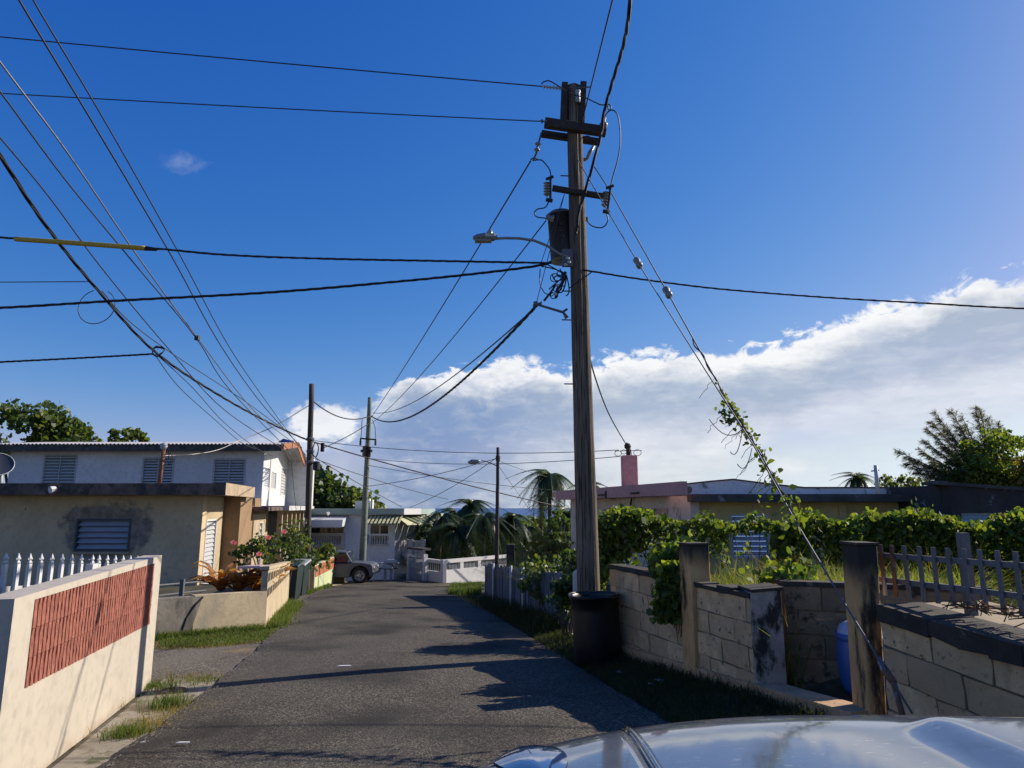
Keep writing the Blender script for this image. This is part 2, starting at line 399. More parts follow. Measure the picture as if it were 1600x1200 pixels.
M['block_dark'] = mat('shaded_concrete_block', (.36, .26, .15), .95, .25, 7, 1.0, 30, stain=[((.04, .035, .025), 8, (1, 1, 1), .52, .66)], rnd=.3)  # darker block copy, shade of the recess put into the colour
M['mortar'] = mat('wall_mortar', (.24, .17, .10), .95, .3, 6, .8, 30)
M['coping'] = mat('blackened_coping', (.055, .046, .033), .95, .4, 5, .8, 26, stain=((.30, .24, .17), 3, (1, 1, 1), .62, .72))
M['pillar'] = mat('moss_stained_pillar', (.78, .47, .19), .95, .3, 3, 1.0, 24, stretch=(1, 1, .35), stain=[((.07, .05, .03), 5, (1, 1, .3), .52, .64), ((.38, .36, .3), 6, (1, 1, 1), .66, .72)], grime=((.03, .027, .02), .74, .98, .35))
M['plinth'] = mat('render_plinth', (.66, .42, .22), .95, .25, 3, .7, 24, stain=((.42, .38, .32), 3, (1, 1, 1), .62, .7))
M['grey_render'] = mat('grey_patched_render', (.42, .38, .31), .95, .3, 4, .7, 20, stain=((.035, .033, .028), 3.2, (1, 1, .5), .5, .58))
M['galv'] = mat('weathered_galvanised_steel', (.165, .17, .18), .6, .15, 6, .2, 40, metal=.3, stain=((.2, .09, .04), 7, (1, 1, .5), .66, .76))
M['rusty'] = mat('rusty_steel', (.25, .11, .055), .8, .3, 12, .4, 50, stain=((.4, .4, .42), 8, (1, 1, .3), .55, .65))
M['wood'] = mat('grey_weathered_pole_wood', (.22, .165, .115), .9, .35, 5, 1.0, 40, stretch=(5, 5, .16), stain=[((.05, .038, .028), 16, (2.6, 2.6, .09), .5, .6), ((.42, .36, .26), 9, (3, 3, .1), .6, .72)])
M['wood_dark'] = mat('dark_creosoted_wood', (.06, .042, .03), .85, .35, 5, .6, 30, stretch=(4, 4, 4), stain=((.11, .085, .06), 8, (1, 1, 1), .56, .7))
M['pole_dark'] = mat('dark_pole_wood', (.075, .058, .046), .9, .3, 5, .6, 30, stretch=(3, 3, .2), stain=((.16, .13, .10), 8, (2, 2, .1), .56, .7))
M['pole_green'] = mat('greenish_concrete_pole', (.23, .26, .20), .9, .15, 4, .4, 30, stain=((.13, .14, .10), 4, (1, 1, .3), .5, .7))
M['wire'] = mat('black_cable', (.012, .012, .014), .6, .1, 3, 0)
M['wire_grey'] = mat('bare_aluminium_cable', (.38, .36, .33), .45, .1, 3, 0, metal=.6)
M['wire_thin'] = mat('dark_weathered_cable', (.05, .05, .055), .6, .1, 3, 0)
M['yellow'] = mat('yellow_line_cover', (.66, .46, .05), .6, .1, 3, .05, 20)
M['porcelain'] = mat('grey_porcelain', (.27, .27, .255), .45, .1, 6, 0, coat=.3)
M['glassy'] = mat('clear_polymer_insulator', (.55, .6, .62), .2, .1, 6, 0)
M['black_tank'] = mat('black_transformer_tank', (.012, .013, .018), .5, .3, 5, .1, 20)
M['lamp_metal'] = mat('grey_lamp_metal', (.30, .31, .30), .5, .1, 5, .05, 20, metal=.3)
M['lamp_glass'] = mat('yellowed_lamp_lens', (.42, .38, .26), .25, .1, 5, 0)
M['black_plastic'] = mat('black_plastic_drum', (.010, .010, .012), .38, .3, 6, .12, 12, stain=((.035, .03, .03), 4, (1, 1, 1), .6, .75))
M['blue_plastic'] = mat('blue_plastic_drum', (.025, .12, .42), .4, .12, 5, .1, 20, stain=((.18, .30, .50), 6, (1, 1, 1), .64, .74))
M['lidblue'] = mat('pale_blue_lid', (.45, .55, .75), .4, .1, 5, 0)
M['grass'] = mat('grass_blades', (.06, .115, .02), .7, .3, 1.5, 0, trans=(.15, .19, .035))
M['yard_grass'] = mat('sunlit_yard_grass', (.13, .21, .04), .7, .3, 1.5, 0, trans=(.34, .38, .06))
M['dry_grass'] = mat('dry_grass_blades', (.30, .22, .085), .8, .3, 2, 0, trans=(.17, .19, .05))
M['dark_grass'] = mat('shaded_grass_blades', (.045, .066, .018), .75, .3, 2, 0, trans=(.035, .045, .012))  # grass copy darkened in colour for the shade on the right verge
M['vine'] = mat('vine_leaf', (.05, .11, .018), .62, .3, 2, 0, trans=(.22, .28, .035))
M['leaf_dark'] = mat('dark_tree_leaf', (.035, .075, .018), .5, .3, 1, 0, trans=(.075, .12, .025))
M['leaf_mid'] = mat('mid_tree_leaf', (.06, .115, .022), .5, .3, 1, 0, trans=(.14, .17, .035))
M['leaf_yellow'] = mat('yellow_green_leaf', (.16, .20, .035), .5, .3, 1, 0, trans=(.28, .22, .06))
M['palm'] = mat('palm_leaflet', (.032, .07, .018), .4, .3, 1, 0, trans=(.06, .09, .022))
M['palm_dry'] = mat('dry_palm_frond', (.20, .15, .085), .8, .3, 2, 0, trans=(.26, .19, .11))
M['needle'] = mat('casuarina_needles', (.10, .115, .09), .8, .3, 1, 0, trans=(.14, .15, .11))
M['bark'] = mat('tree_bark', (.13, .105, .08), .95, .3, 6, .6, 20, stretch=(1, 1, .4))
M['bromeliad'] = mat('orange_bromeliad_leaf', (.46, .16, .05), .35, .3, 4, 0, trans=(.42, .26, .09))
M['petal'] = mat('pink_petal', (.75, .22, .34), .6, .2, 8, 0, trans=(.85, .4, .5))
M['truck'] = mat('dull_grey_car_paint', (.10, .117, .145), .55, .08, 2, .02, 20, coat=.1)
M['tyre'] = mat('tyre_rubber', (.018, .018, .018), .8, .2, 6, .1, 30)
M['rim'] = mat('grey_steel_rim', (.45, .45, .43), .4, .1, 6, 0, metal=.4)
M['chrome'] = mat('chrome', (.6, .6, .6), .15, .05, 4, 0, metal=1)
M['paint'] = mat('silver_car_paint', (.17, .20, .245), .08, .06, 2, 0, metal=.2, coat=.35, stain=((.50, .47, .42), 26, (1, 3, 1), .58, .74))
M['paint_blue'] = mat('sky_reflection_lens', (.03, .07, .2), .08, .1, 4, 0, coat=1)  # headlamp lens with the sky's blue reflection put into its colour
M['trash'] = mat('white_litter', (.75, .74, .72), .7, .1, 10, .1, 30)
M['lime'] = mat('lime_wall_paint', (.60, .66, .36), .85, .1, 2, .3, 20, stain=((.60, .52, .34), 2.5, (1, 1, .5), .54, .7))
M['orange'] = mat('orange_rough_band', (.48, .16, .07), .95, .25, 12, .9, 40)
M['blue_board'] = mat('grey_blue_weathered_board', (.16, .19, .235), .9, .3, 4, .6, 30, stretch=(6, 6, .3), stain=((.50, .52, .52), 6, (4, 4, .4), .62, .72), rnd=.45)
M['pinkish'] = mat('pale_pink_coping', (.70, .52, .52), .8, .1, 3, .1, 20)
M['bin'] = mat('dark_green_bin', (.02, .04, .035), .5, .2, 4, 0)
M['label_white'] = mat('faded_white_marking', (.13, .135, .145), .6, .2, 20, 0)

def sea_mat():
    m = D.materials.new('sea_water'); m.use_nodes = True; t = m.node_tree; b = t.nodes['Principled BSDF']
    b.inputs['Base Color'].default_value = (.012, .065, .19, 1); b.inputs['Roughness'].default_value = .35; b.inputs['Specular IOR Level'].default_value = .25
    g = t.nodes.new('ShaderNodeNewGeometry'); n = t.nodes.new('ShaderNodeTexNoise'); n.inputs['Scale'].default_value = .03; n.inputs['Detail'].default_value = 8
    t.links.new(g.outputs['Position'], n.inputs[0]); bn = t.nodes.new('ShaderNodeBump'); bn.inputs['Strength'].default_value = .8; bn.inputs['Distance'].default_value = 3
    t.links.new(n.outputs[0], bn.inputs['Height']); t.links.new(bn.outputs[0], b.inputs['Normal']); return m
M['sea'] = sea_mat()

# ------------------------------------------------------------------ foliage helpers
def quads_mesh(name, P, verts_per):
    """P: (N, verts_per, 3) polygons"""
    n = P.shape[0]; me = D.meshes.new(name)
    me.vertices.add(n * verts_per); me.vertices.foreach_set('co', P.reshape(-1).astype(np.float32))
    me.loops.add(n * verts_per); me.loops.foreach_set('vertex_index', np.arange(n * verts_per, dtype=np.int32))
    me.polygons.add(n); me.polygons.foreach_set('loop_start', np.arange(0, n * verts_per, verts_per, dtype=np.int32))
    me.update(calc_edges=True); return me

def rot_basis(n, droop=0.0):
    d = rng.normal(size=(n, 3)); d[:, 2] -= droop; d /= np.linalg.norm(d, axis=1)[:, None]
    e = rng.normal(size=(n, 3)); e -= (e * d).sum(1)[:, None] * d; e /= np.linalg.norm(e, axis=1)[:, None]
    return d, e

def leaves(C, size, droop=0.3, width=.5, jitter=.35):
    """leaf = 6-gon with a pointed tip, around centres C"""
    n = len(C); d, e = rot_basis(n, droop); s = (size * (1 + jitter * rng.uniform(-1, 1, n)))[:, None]
    o = [(-.5, 0), (-.25, .42), (.1, .45), (.55, 0), (.1, -.45), (-.25, -.42)]
    nn = np.cross(d, e)
    return np.stack([C + d * s * a + e * s * b * width * 2 + nn * s * (abs(b) * .25) for a, b in o], 1)

def blades(base, h, w, lean=.35, bend=.4):
    n = len(base); a = rng.uniform(0, 2 * pi, n); s = np.stack([np.cos(a), np.sin(a), np.zeros(n)], 1)
    l = rng.uniform(0, 2 * pi, n); ld = np.stack([np.cos(l), np.sin(l), np.zeros(n)], 1)
    hh = (h * rng.uniform(.45, 1.15, n))[:, None]; up = np.array([0, 0, 1.0]); ww = (w * rng.uniform(.6, 1.3, n))[:, None]
    le = (lean * rng.uniform(.2, 1.6, n))[:, None]
    mid = base + up * hh * .55 + ld * hh * le * .35; tip = base + up * hh * (1 - .3 * le) + ld * hh * le * (1 + bend)
    t2 = s * ww * .12
    return np.concatenate([np.stack([base - s * ww, base + s * ww, mid + s * ww * .75, mid - s * ww * .75], 1), np.stack([mid - s * ww * .75, mid + s * ww * .75, tip + t2, tip - t2], 1)])

def clump_points(center, rad, nclump, per, crad, shell=.55, zflat=None):
    c = rng.normal(size=(nclump, 3)); c /= np.linalg.norm(c, axis=1)[:, None]
    c *= rng.uniform(shell, 1.0, nclump)[:, None]; c = c * np.array(rad) + np.array(center)
    if zflat is not None: c = c[c[:, 2] > zflat]
    out = []
    for q in c:
        r = crad * rng.uniform(.6, 1.3); p = rng.normal(size=(per, 3)); p /= np.linalg.norm(p, axis=1)[:, None]
        p *= (rng.uniform(.3, 1, per) ** .5)[:, None]; p[:, 2] *= .7; out.append(q + p * r)
    return np.concatenate(out)

def scatter(poly_pts, n):
    """uniform points in a polygon (list of xy)"""
    xs = [p[0] for p in poly_pts]; ys = [p[1] for p in poly_pts]; out = []
    P = poly_pts; m = len(P)
    while len(out) < n:
        X = rng.uniform(min(xs), max(xs), n); Yy = rng.uniform(min(ys), max(ys), n); ins = np.zeros(n, bool)
        for i in range(m):
            x0, y0 = P[i][:2]; x1, y1 = P[(i + 1) % m][:2]
            if y0 == y1: continue
            c = ((y0 > Yy) != (y1 > Yy)) & (X < (x1 - x0) * (Yy - y0) / (y1 - y0) + x0); ins ^= c
        out += list(zip(X[ins], Yy[ins]))
    out = out[:n]
    return np.array([(x, y, ground(x, y)) for x, y in out])

def tree(name, label, base, height, crown, rad, nclump, per, leaf, material, group=None, crad=.6, lean=(0, 0), trunk_r=.14, mat2=None):
    """crown = centre; limbs run from the trunk into the crown"""
    r = thing(name, label, 'tree', base, group)
    mb = MB(); b = Vector(base); c = Vector(crown); f = b.lerp(c, .55) + Vector((lean[0], lean[1], 0))
    mb.tube([b - Vector((0, 0, .3)), b.lerp(f, .5) + Vector((.05, .03, 0)), f], [trunk_r, trunk_r * .8, trunk_r * .6], 8)
    for k in range(6):
        a = k / 6 * 2 * pi + .4; tip = c + Vector((cos(a) * rad[0] * .6, sin(a) * rad[1] * .6, rad[2] * (.1 + .3 * (k % 2))))
        mb.tube([f - Vector((0, 0, .1)), f.lerp(tip, .5) + Vector((0, 0, .1 * rad[2])), tip], [trunk_r * .5, trunk_r * .28, trunk_r * .1], 6)
    part('trunk', mb, M['bark'], r, True)
    P = clump_points(crown, rad, nclump, per, crad)
    link('crown', quads_mesh('crown', leaves(P, leaf), 6), material, r, 'stuff')
    if mat2:
        P = clump_points((crown[0] + rad[0] * .35, crown[1] - rad[1] * .3, crown[2] - rad[2] * .25), (rad[0] * .6, rad[1] * .6, rad[2] * .6), nclump // 3, per, crad)
        link('leaves', quads_mesh('leaves', leaves(P, leaf), 6), mat2, r, 'stuff')
    return r

# ------------------------------------------------------------------ ground, road, sea
def terrain():
    xs = np.concatenate([np.arange(-140, -20, 8), np.arange(-20, -8, 1.0), np.arange(-8, 7, .25), np.arange(7, 20, 1.0), np.arange(20, 181, 8)])
    ys = np.concatenate([np.arange(-20, 0, 2), np.arange(0, 30, .25), np.arange(30, 60, 2), np.arange(60, 260, 10)])
    v = [(x, y, ground(x, y)) for y in ys for x in xs]; nx = len(xs)
    f = [(j * nx + i, j * nx + i + 1, (j + 1) * nx + i + 1, (j + 1) * nx + i) for j in range(len(ys) - 1) for i in range(nx - 1)]
    mb = MB(); mb.v = v; mb.f = f; mb.m = [0] * len(f); struct('ground', mb, M['soil'], True)
    mb = MB(); mb.face([(-60000, 90, -27.5), (60000, 90, -27.5), (60000, 90000, -27.5), (-60000, 90000, -27.5)]); struct('sea', mb, M['sea'])
terrain()

LE = [(-1.9, -8), (-2.0, 0)] + [gnd(*p)[:2] for p in ((165, 1200), (205, 1168), (250, 1140), (292, 1108), (330, 1080), (362, 1050), (400, 1020), (422, 996), (440, 975), (458, 957), (475, 940), (500, 920), (545, 913), (575, 910.5))] + [(-6.6, 30)]
RE = [(3.0, -8), (2.1, 0), gnd(1130, 1200)[:2]] + [(edge_r(y), y) for y in (5.5, 7, 8.5, 10, 12, 14, 16, 18, 19.5)] + [(-1.9, 20.6), (-2.3, 22.5), (-2.7, 24.5), (-2.2, 27.0), (-2.4, 30)]
def resample(pts, n, jit=.0):
    P = np.array([tuple(p)[:2] for p in pts], float); d = np.r_[0, np.cumsum(np.linalg.norm(np.diff(P, axis=0), axis=1))]
    # half by y so both sides stay matched
    ys = np.linspace(P[0, 1], P[-1, 1], n); X = np.interp(ys, P[:, 1], P[:, 0]) + jit * np.array([random.uniform(-1, 1) for _ in ys])
    return np.c_[X, ys]
NR = 260
Lp = resample(LE, NR, .022); Rp = resample(RE, NR, .02)
def road():
    mb = MB(); K = 10
    for j in range(NR):
        for i in range(K + 1):
            x = Lp[j, 0] + (Rp[j, 0] - Lp[j, 0]) * i / K; y = Lp[j, 1]
            mb.v.append((x, y, -.055 * min(y, 29) - max(0, y - 29) * .2 + .03 + .025 * (1 - (2 * i / K - 1) ** 2)))
        for x in (Lp[j, 0] - .015, Rp[j, 0] + .015): mb.v.append((x, Lp[j, 1], -.055 * min(Lp[j, 1], 29) - max(0, Lp[j, 1] - 29) * .2 - .05))
    st = K + 3
    for j in range(NR - 1):
        for i in range(K): mb.f.append((j * st + i, j * st + i + 1, (j + 1) * st + i + 1, (j + 1) * st + i))
        mb.f.append((j * st + K + 1, j * st, (j + 1) * st, (j + 1) * st + K + 1)); mb.f.append((j * st + K, j * st + K + 2, (j + 1) * st + K + 2, (j + 1) * st + K))
    mb.m = [0] * len(mb.f); struct('road', mb, M['road'], False)
road()
def sheet(name, poly, lift, m, step=.5):
    mb = MB(); bm = bmesh.new(); vs = [bm.verts.new((p[0], p[1], 0)) for p in poly]; f = bm.faces.new(vs)
    bmesh.ops.triangulate(bm, faces=[f]); me = D.meshes.new(name)
    for v in bm.verts: v.co.z = ground(v.co.x, v.co.y) + lift
    bmesh.ops.recalc_face_normals(bm, faces=bm.faces); bm.to_mesh(me); bm.free(); link(name, me, m, None, 'structure')
NW0 = Vector((-2.92, 4.64)); NW1 = Vector((-3.64, 7.3)); nwd = (NW1 - NW0).normalized()
def jag(a, b, n, amp):
    return [(a[0] + (b[0] - a[0]) * i / n + random.uniform(-amp, amp), a[1] + (b[1] - a[1]) * i / n + random.uniform(-amp, amp)) for i in range(n)]
sheet('path', [tuple(NW0 - nwd * 4), (-1.8, 0)] + jag((-1.95, 1), (-2.5, 4.64), 8, .04) + jag((-2.5, 4.64), (-2.8, 7.2), 8, .1) + jag((-2.95, 7.6), (-3.8, 7.6), 5, .06), .006, M['concrete_path'])
DRV = [(-2.7, 6.2), (-2.9, 7.3), (-3.1, 9.2), (-3.5, 10.2), (-3.9, 11.6), (-4.4, 10.7), (-6, 10.4), (-9, 10.4), (-9, 7.5), (-3.7, 7.3)]
sheet('driveway', DRV, .003, M['old_asphalt'])
sheet('side_driveway', [(-5.3, 17.6), (-6.2, 21.6), (-7.5, 21.6), (-10, 19.5), (-9, 17.2)], .004, M['old_asphalt'])
sheet('pavement', [gnd(515, 917)[:2], gnd(583, 914)[:2], gnd(600, 905)[:2], gnd(560, 905)[:2], gnd(520, 908)[:2]], .02, M['sandy'])

# ------------------------------------------------------------------ windows
def louvre(fr, px0, py0, px1, py1, n, house, smat, fmat, holes, mullion=0, d=0.0, rect=None, open_=.45, fw=.035, cov=.54):
    if rect: u0, u1, z0, z1 = rect
    else:
        u0, _ = fr.hit(px0, (py0 + py1) / 2); u1, _ = fr.hit(px1, (py0 + py1) / 2)
        _, z1 = fr.hit((px0 + px1) / 2, py0); _, z0 = fr.hit((px0 + px1) / 2, py1)
    if u0 > u1: u0, u1 = u1, u0
    holes.append((u0, u1, z0, z1))
    f = MB(); fd = d + .012
    f.fbox(fr, u0 - .01, u0 + fw, d - .10, fd, z0, z1); f.fbox(fr, u1 - fw, u1 + .01, d - .10, fd, z0, z1)
    f.fbox(fr, u0 + fw, u1 - fw, d - .10, fd, z1 - fw, z1 + .01); f.fbox(fr, u0 + fw, u1 - fw, d - .10, fd, z0 - .01, z0 + fw)
    if mullion: um = (u0 + u1) / 2; f.fbox(fr, um - .015, um + .015, d - .09, fd - .003, z0 + fw, z1 - fw)
    w = part('window', f, fmat, house)
    hh = (z1 - z0 - 2 * fw) / n; s = MB()
    a0, a1 = u0 + fw, u1 - fw
    for i in range(n):
        zc = z0 + fw + hh * (i + .5); ex = hh * cov; q = MB(); o = hh * open_
        q.hexa([fr.p(a0, d - .01, zc - ex), fr.p(a1, d - .01, zc - ex), fr.p(a1, d - .022, zc - ex), fr.p(a0, d - .022, zc - ex),
                fr.p(a0, d - .01 - o, zc + ex), fr.p(a1, d - .01 - o, zc + ex), fr.p(a1, d - .022 - o, zc + ex), fr.p(a0, d - .022 - o, zc + ex)])
        part('slat', q, smat, w)
    return u0, u1, z0, z1

# ------------------------------------------------------------------ yellow house on the left
def yellow_house():
    C = at(313, 850, 16.5); h = thing('yellow_house', 'single-storey ochre house with a flat weathered roof slab and one dark louvred window', 'house', (C.x, C.y, ground(C.x, C.y)))
    A = Fr(C, (1, 0), (0, -1)); B = Fr(C, RD, (.98, .18)); holes = []
    zb = at(200, 774, 16.5).z; zt = at(200, 755, 15.9).z
    louvre(A, 118, 811, 203, 861, 5, h, M['slat_blue'], M['frame_dark'], holes, open_=.75, cov=.40)
    u0, u1, z0, z1 = holes[0]; cx = A.p((u0 + u1) / 2 + .08, 0, 0).x
    w = MB(); w.wall(A, -10, -.002, -.2, 0, -1.6, zb, holes)
    part('wall', w, mat('ochre_render_patched', (.74, .57, .35), .92, .1, 1, .3, 18, stain=[((.56, .43, .27), .9, (1, 1, .7), .5, .75), ((.22, .13, .10), 5, (1, 1, .5), .66, .72)], blotch=(cx, (z0 + z1) / 2 + .12, (u1 - u0) * .5 + .42, (z1 - z0) * .5 + .34, (.22, .19, .15))), h)
    sm = MB(); sm.fbox(A, u0 - .04, u1 + .04, .001, .05, z0 - .07, z0 - .012); part('sill', sm, M['yellow_wall'], h)
    hb = []
    s1, _ = B.hit(345, 860)
    us, _ = B.hit(319, 860); ue, _ = B.hit(335, 860)
    _, zz1 = B.hit(328, 812); _, zz0 = B.hit(322, 918)
    louvre(B, 0, 0, 0, 0, 15, h, M['slat_white'], M['white'], hb, rect=(us, ue, zz0, zz1))
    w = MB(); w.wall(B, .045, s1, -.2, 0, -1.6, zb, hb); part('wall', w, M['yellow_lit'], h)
    s2 = s1 + 3.2; w = MB(); w.fbox(B, s1, s2, -.2, .42, -1.6, zb - .001); part('wall', w, mat('shaded_yellow_render', (.36, .23, .12), .9, .1, 1.5, .25, 25), h)  # step-out wall, its shade painted as a browner yellow
    w = MB(); w.fbox(B, 5.2, 5.4, -9, -.2, -1.6, zb - .002); part('wall', w, M['yellow_wall'], h)
    # slab
    e = at(352, 765, 15.9); sfar = 3.6
    p0 = Vector((e.x, e.y, 0)); p1 = p0 + RD * sfar
    sl_ = MB(); sl_.prism([(-17, 15.9), (p0.x, p0.y), (p1.x, p1.y), (-17, p1.y)], zb, zt); part('roof_slab', sl_, M['slab_dirty'], h)
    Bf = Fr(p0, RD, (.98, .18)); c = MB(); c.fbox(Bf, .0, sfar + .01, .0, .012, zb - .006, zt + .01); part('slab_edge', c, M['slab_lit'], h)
    # round spot lamp
    q = at(88, 764, 15.88); l = MB(); l.lathe((q.x, q.y, q.z), [(0, 0), (.05, .0), (.075, .05), (.08, .14), (0, .14)], 14, axis=(-.5, -1, -.2))
    solo('flood_lamp', l, M['white'], 'small white round lamp fixed on the dark roof slab edge of the ochre house', 'lamp', smooth=False)
    # service mast
    b0 = at(249, 757, 17.2); b1 = at(256, 700, 17.2); t = thing('service_mast', 'rusty pipe mast with a white cap and looped cable standing on the ochre house roof', 'service mast', b0)
    m = MB(); m.tube([b0 - Vector((0, 0, .1)), b1], .045, 10); part('pipe', m, M['rusty'], t, True)
    m = MB(); m.lathe(b1, [(0.05, -.04), (.085, .0), (.085, .08), (.03, .14), (0, .14)], 12); part('cap', m, M['slat_grey'], t, True)
    m = MB(); pts = [b1 + Vector((.08 + .07 * sin(k * .7), 0, -.05 - .05 * k + .05 * cos(k))) for k in range(9)]; m.tube(pts, .012, 5)
    m.tube([b1 + Vector((.08, 0, .02)), b1 + Vector((.3, 0, -.3)), b1 + Vector((.12, 0, -.42))], .01, 5); part('cable_loop', m, M['wire_thin'], t, True)
yellow_house()

def dish():
    c = at(-4, 728, 19.0); t = thing('satellite_dish', 'dark satellite dish on a bracket at the edge of the ochre roof', 'satellite dish', (c.x, c.y, c.z - .7))
    m = MB(); prof = [(r * .07, .12 * (r * .16) ** 2) for r in range(0, 6)]; prof += [(.37, .09), (.38, .06), (.30, .02), (0, -.03)]
    m.lathe(c, prof, 24, axis=(.45, -.6, .5)); part('reflector', m, M['frame_dark'], t, True)
    r = MB(); q = Vector((.45, -.6, .5)).to_track_quat('Z', 'Y').to_matrix()
    r.tube([c + q @ Vector((.378 * cos(a), .378 * sin(a), .085)) for a in [2 * pi * k / 24 for k in range(25)]], .012, 5); part('rim', r, M['slat_white'], t, True)
    m = MB(); m.tube([c + Vector((.05, .1, -.05)), c + Vector((.12, .1, -.75))], .03, 8); m.tube([c + Vector((-.1, -.1, -.3)), c + Vector((.25, -.35, -.6)), c + Vector((.3, -.4, -.3))], .018, 6); part('bracket', m, M['white_dirty'], t, True)
dish()

# ------------------------------------------------------------------ two-storey whitewashed house
def white_house():
    C = at(411, 740, 24.6); h = thing('white_house', 'long whitewashed two-storey house with a low corrugated roof and shuttered louvres behind the ochre house', 'house', (C.x, C.y, ground(C.x, C.y)))
    A = Fr(C, (1, 0), (0, -1)); B = Fr(C, RD, (.98, .18)); holes = []
    ua, _ = A.hit(16, 720); ze = at(300, 697, 24.6).z + .06; zm = at(411, 793, 24.6).z
    for (a, b, c, d) in ((67, 710, 119, 757), (222, 715, 271, 759), (333, 717, 383, 761)):
        louvre(A, a, b, c, d, 9, h, M['slat_white'], M['slat_grey'], holes, mullion=1, open_=.5, cov=.36, fw=.05)
    w = MB(); w.wall(A, ua, -.002, -.2, 0, zm, ze, holes); part('wall', w, M['white_wall'], h)
    w = MB(); w.fbox(A, ua, -.05, -.2, -.02, -2.2, zm - .005); part('wall', w, M['yellow_wall'], h, label='lower yellow storey wall of the house')
    sE, _ = B.hit(450, 740); hb = []
    for (a, b, c, d) in ((412.5, 730, 421, 763), (424, 737, 431, 765), (439, 731, 446.5, 775)):
        louvre(B, a, b, c, d, 9, h, M['slat_white'], M['white'], hb, open_=.3)
    gz = ze + .34; sm = sE * .55
    w = MB(); w.wall(B, .045, sE, -.2, 0, zm, ze, hb)
    for u0, u1, za, zb_ in ((0, sm, ze, gz), (sm, sE, gz, ze - .05)):
        w.hexa([B.p(u0, 0, ze), B.p(u1, 0, ze), B.p(u1, -.2, ze), B.p(u0, -.2, ze), B.p(u0, 0, za), B.p(u1, 0, zb_), B.p(u1, -.2, zb_), B.p(u0, -.2, za)])
    part('wall', w, M['white'], h)
    w = MB(); w.fbox(A, ua, ua + .2, -sE, -.2, -2.2, ze); w.fbox(A, ua, 0, -sE, -sE + .2, -2.2, ze); part('wall', w, M['white_wall'], h)
    # corrugated roof, two pitches, ridge parallel to the long wall
    r = MB(); L_ = []; nx = 150; x0 = ua - .5; x1 = .75
    for i in range(nx + 1):
        u = x0 + (x1 - x0) * i / nx; dz = .022 * cos(i * pi)
        sh = -.18
        L_.append((A.p(u, .42, ze - .02 + dz), A.p(u + sh * sm, -sm, gz + .06 + dz), A.p(u + sh * sE, -sE - .75, ze - .42 + dz)))
    for a, b in zip(L_, L_[1:]):
        r.face([a[0], b[0], b[1], a[1]]); r.face([a[1], b[1], b[2], a[2]])
    part('roof', r, M['zinc'], h)
    f = MB(); f.fbox(A, x0, x1 - .02, .37, .40, ze - .27, ze - .05); f.fbox(A, x0, x1 - .05, 0, .36, ze - .14, ze - .10); part('fascia', f, M['fascia'], h)
    f = MB()
    G = Fr(A.p(x1, 0, 0), RD, (.98, .18))
    for (ua_, za, ub_, zb_) in ((-.42, ze - .02, sm, gz + .06), (sm, gz + .06, sE + .75, ze - .42)):
        f.hexa([G.p(ua_, 0, za - .2), G.p(ub_, 0, zb_ - .2), G.p(ub_, -.04, zb_ - .2), G.p(ua_, -.04, za - .2), G.p(ua_, 0, za + .015), G.p(ub_, 0, zb_ + .015), G.p(ub_, -.04, zb_ + .015), G.p(ua_, -.04, za + .015)])
    part('barge_board', f, M['rust_roof'], h)
    # lower storey on the road side: wall, balcony slab, posts
    w = MB(); hb2 = []
    louvre(B, 0, 0, 0, 0, 10, h, M['slat_white'], M['white'], hb2, rect=(-3.1, -2.5, -1.0, zm - .45), d=.5)
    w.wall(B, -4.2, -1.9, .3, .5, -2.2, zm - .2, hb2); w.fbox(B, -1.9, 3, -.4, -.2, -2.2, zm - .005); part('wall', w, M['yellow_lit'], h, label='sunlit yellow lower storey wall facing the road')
    s = MB(); s.fbox(B, -4.4, -1.5, -.3, .95, zm - .1, zm + .02); part('canopy_slab', s, M['slab_dirty'], h)
    s = MB(); s.fbox(B, -1.4, sE + .6, -.19, 1.15, zm - .1, zm + .06); part('balcony_slab', s, M['white_dirty'], h)
    for k in range(6):
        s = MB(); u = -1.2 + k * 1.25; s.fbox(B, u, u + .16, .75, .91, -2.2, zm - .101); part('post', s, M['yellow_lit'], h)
    for k in range(2):
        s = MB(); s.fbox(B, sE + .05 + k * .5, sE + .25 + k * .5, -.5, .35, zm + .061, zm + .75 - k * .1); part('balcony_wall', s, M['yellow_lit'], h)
    t = at(447, 691.5, 27); b = MB(); b.tube([t + Vector((-.3, 0, 0)), t + Vector((-.1, 0, .08)), t + Vector((.15, 0, .02)), t + Vector((.3, 0, .05))], [.03, .09, .08, .03], 6)
    solo('tarpaulin_bundle', b, mat('blue_tarp', (.03, .08, .3), .6), 'small crumpled blue tarpaulin bundle on the corrugated roof ridge', 'tarpaulin')
white_house()

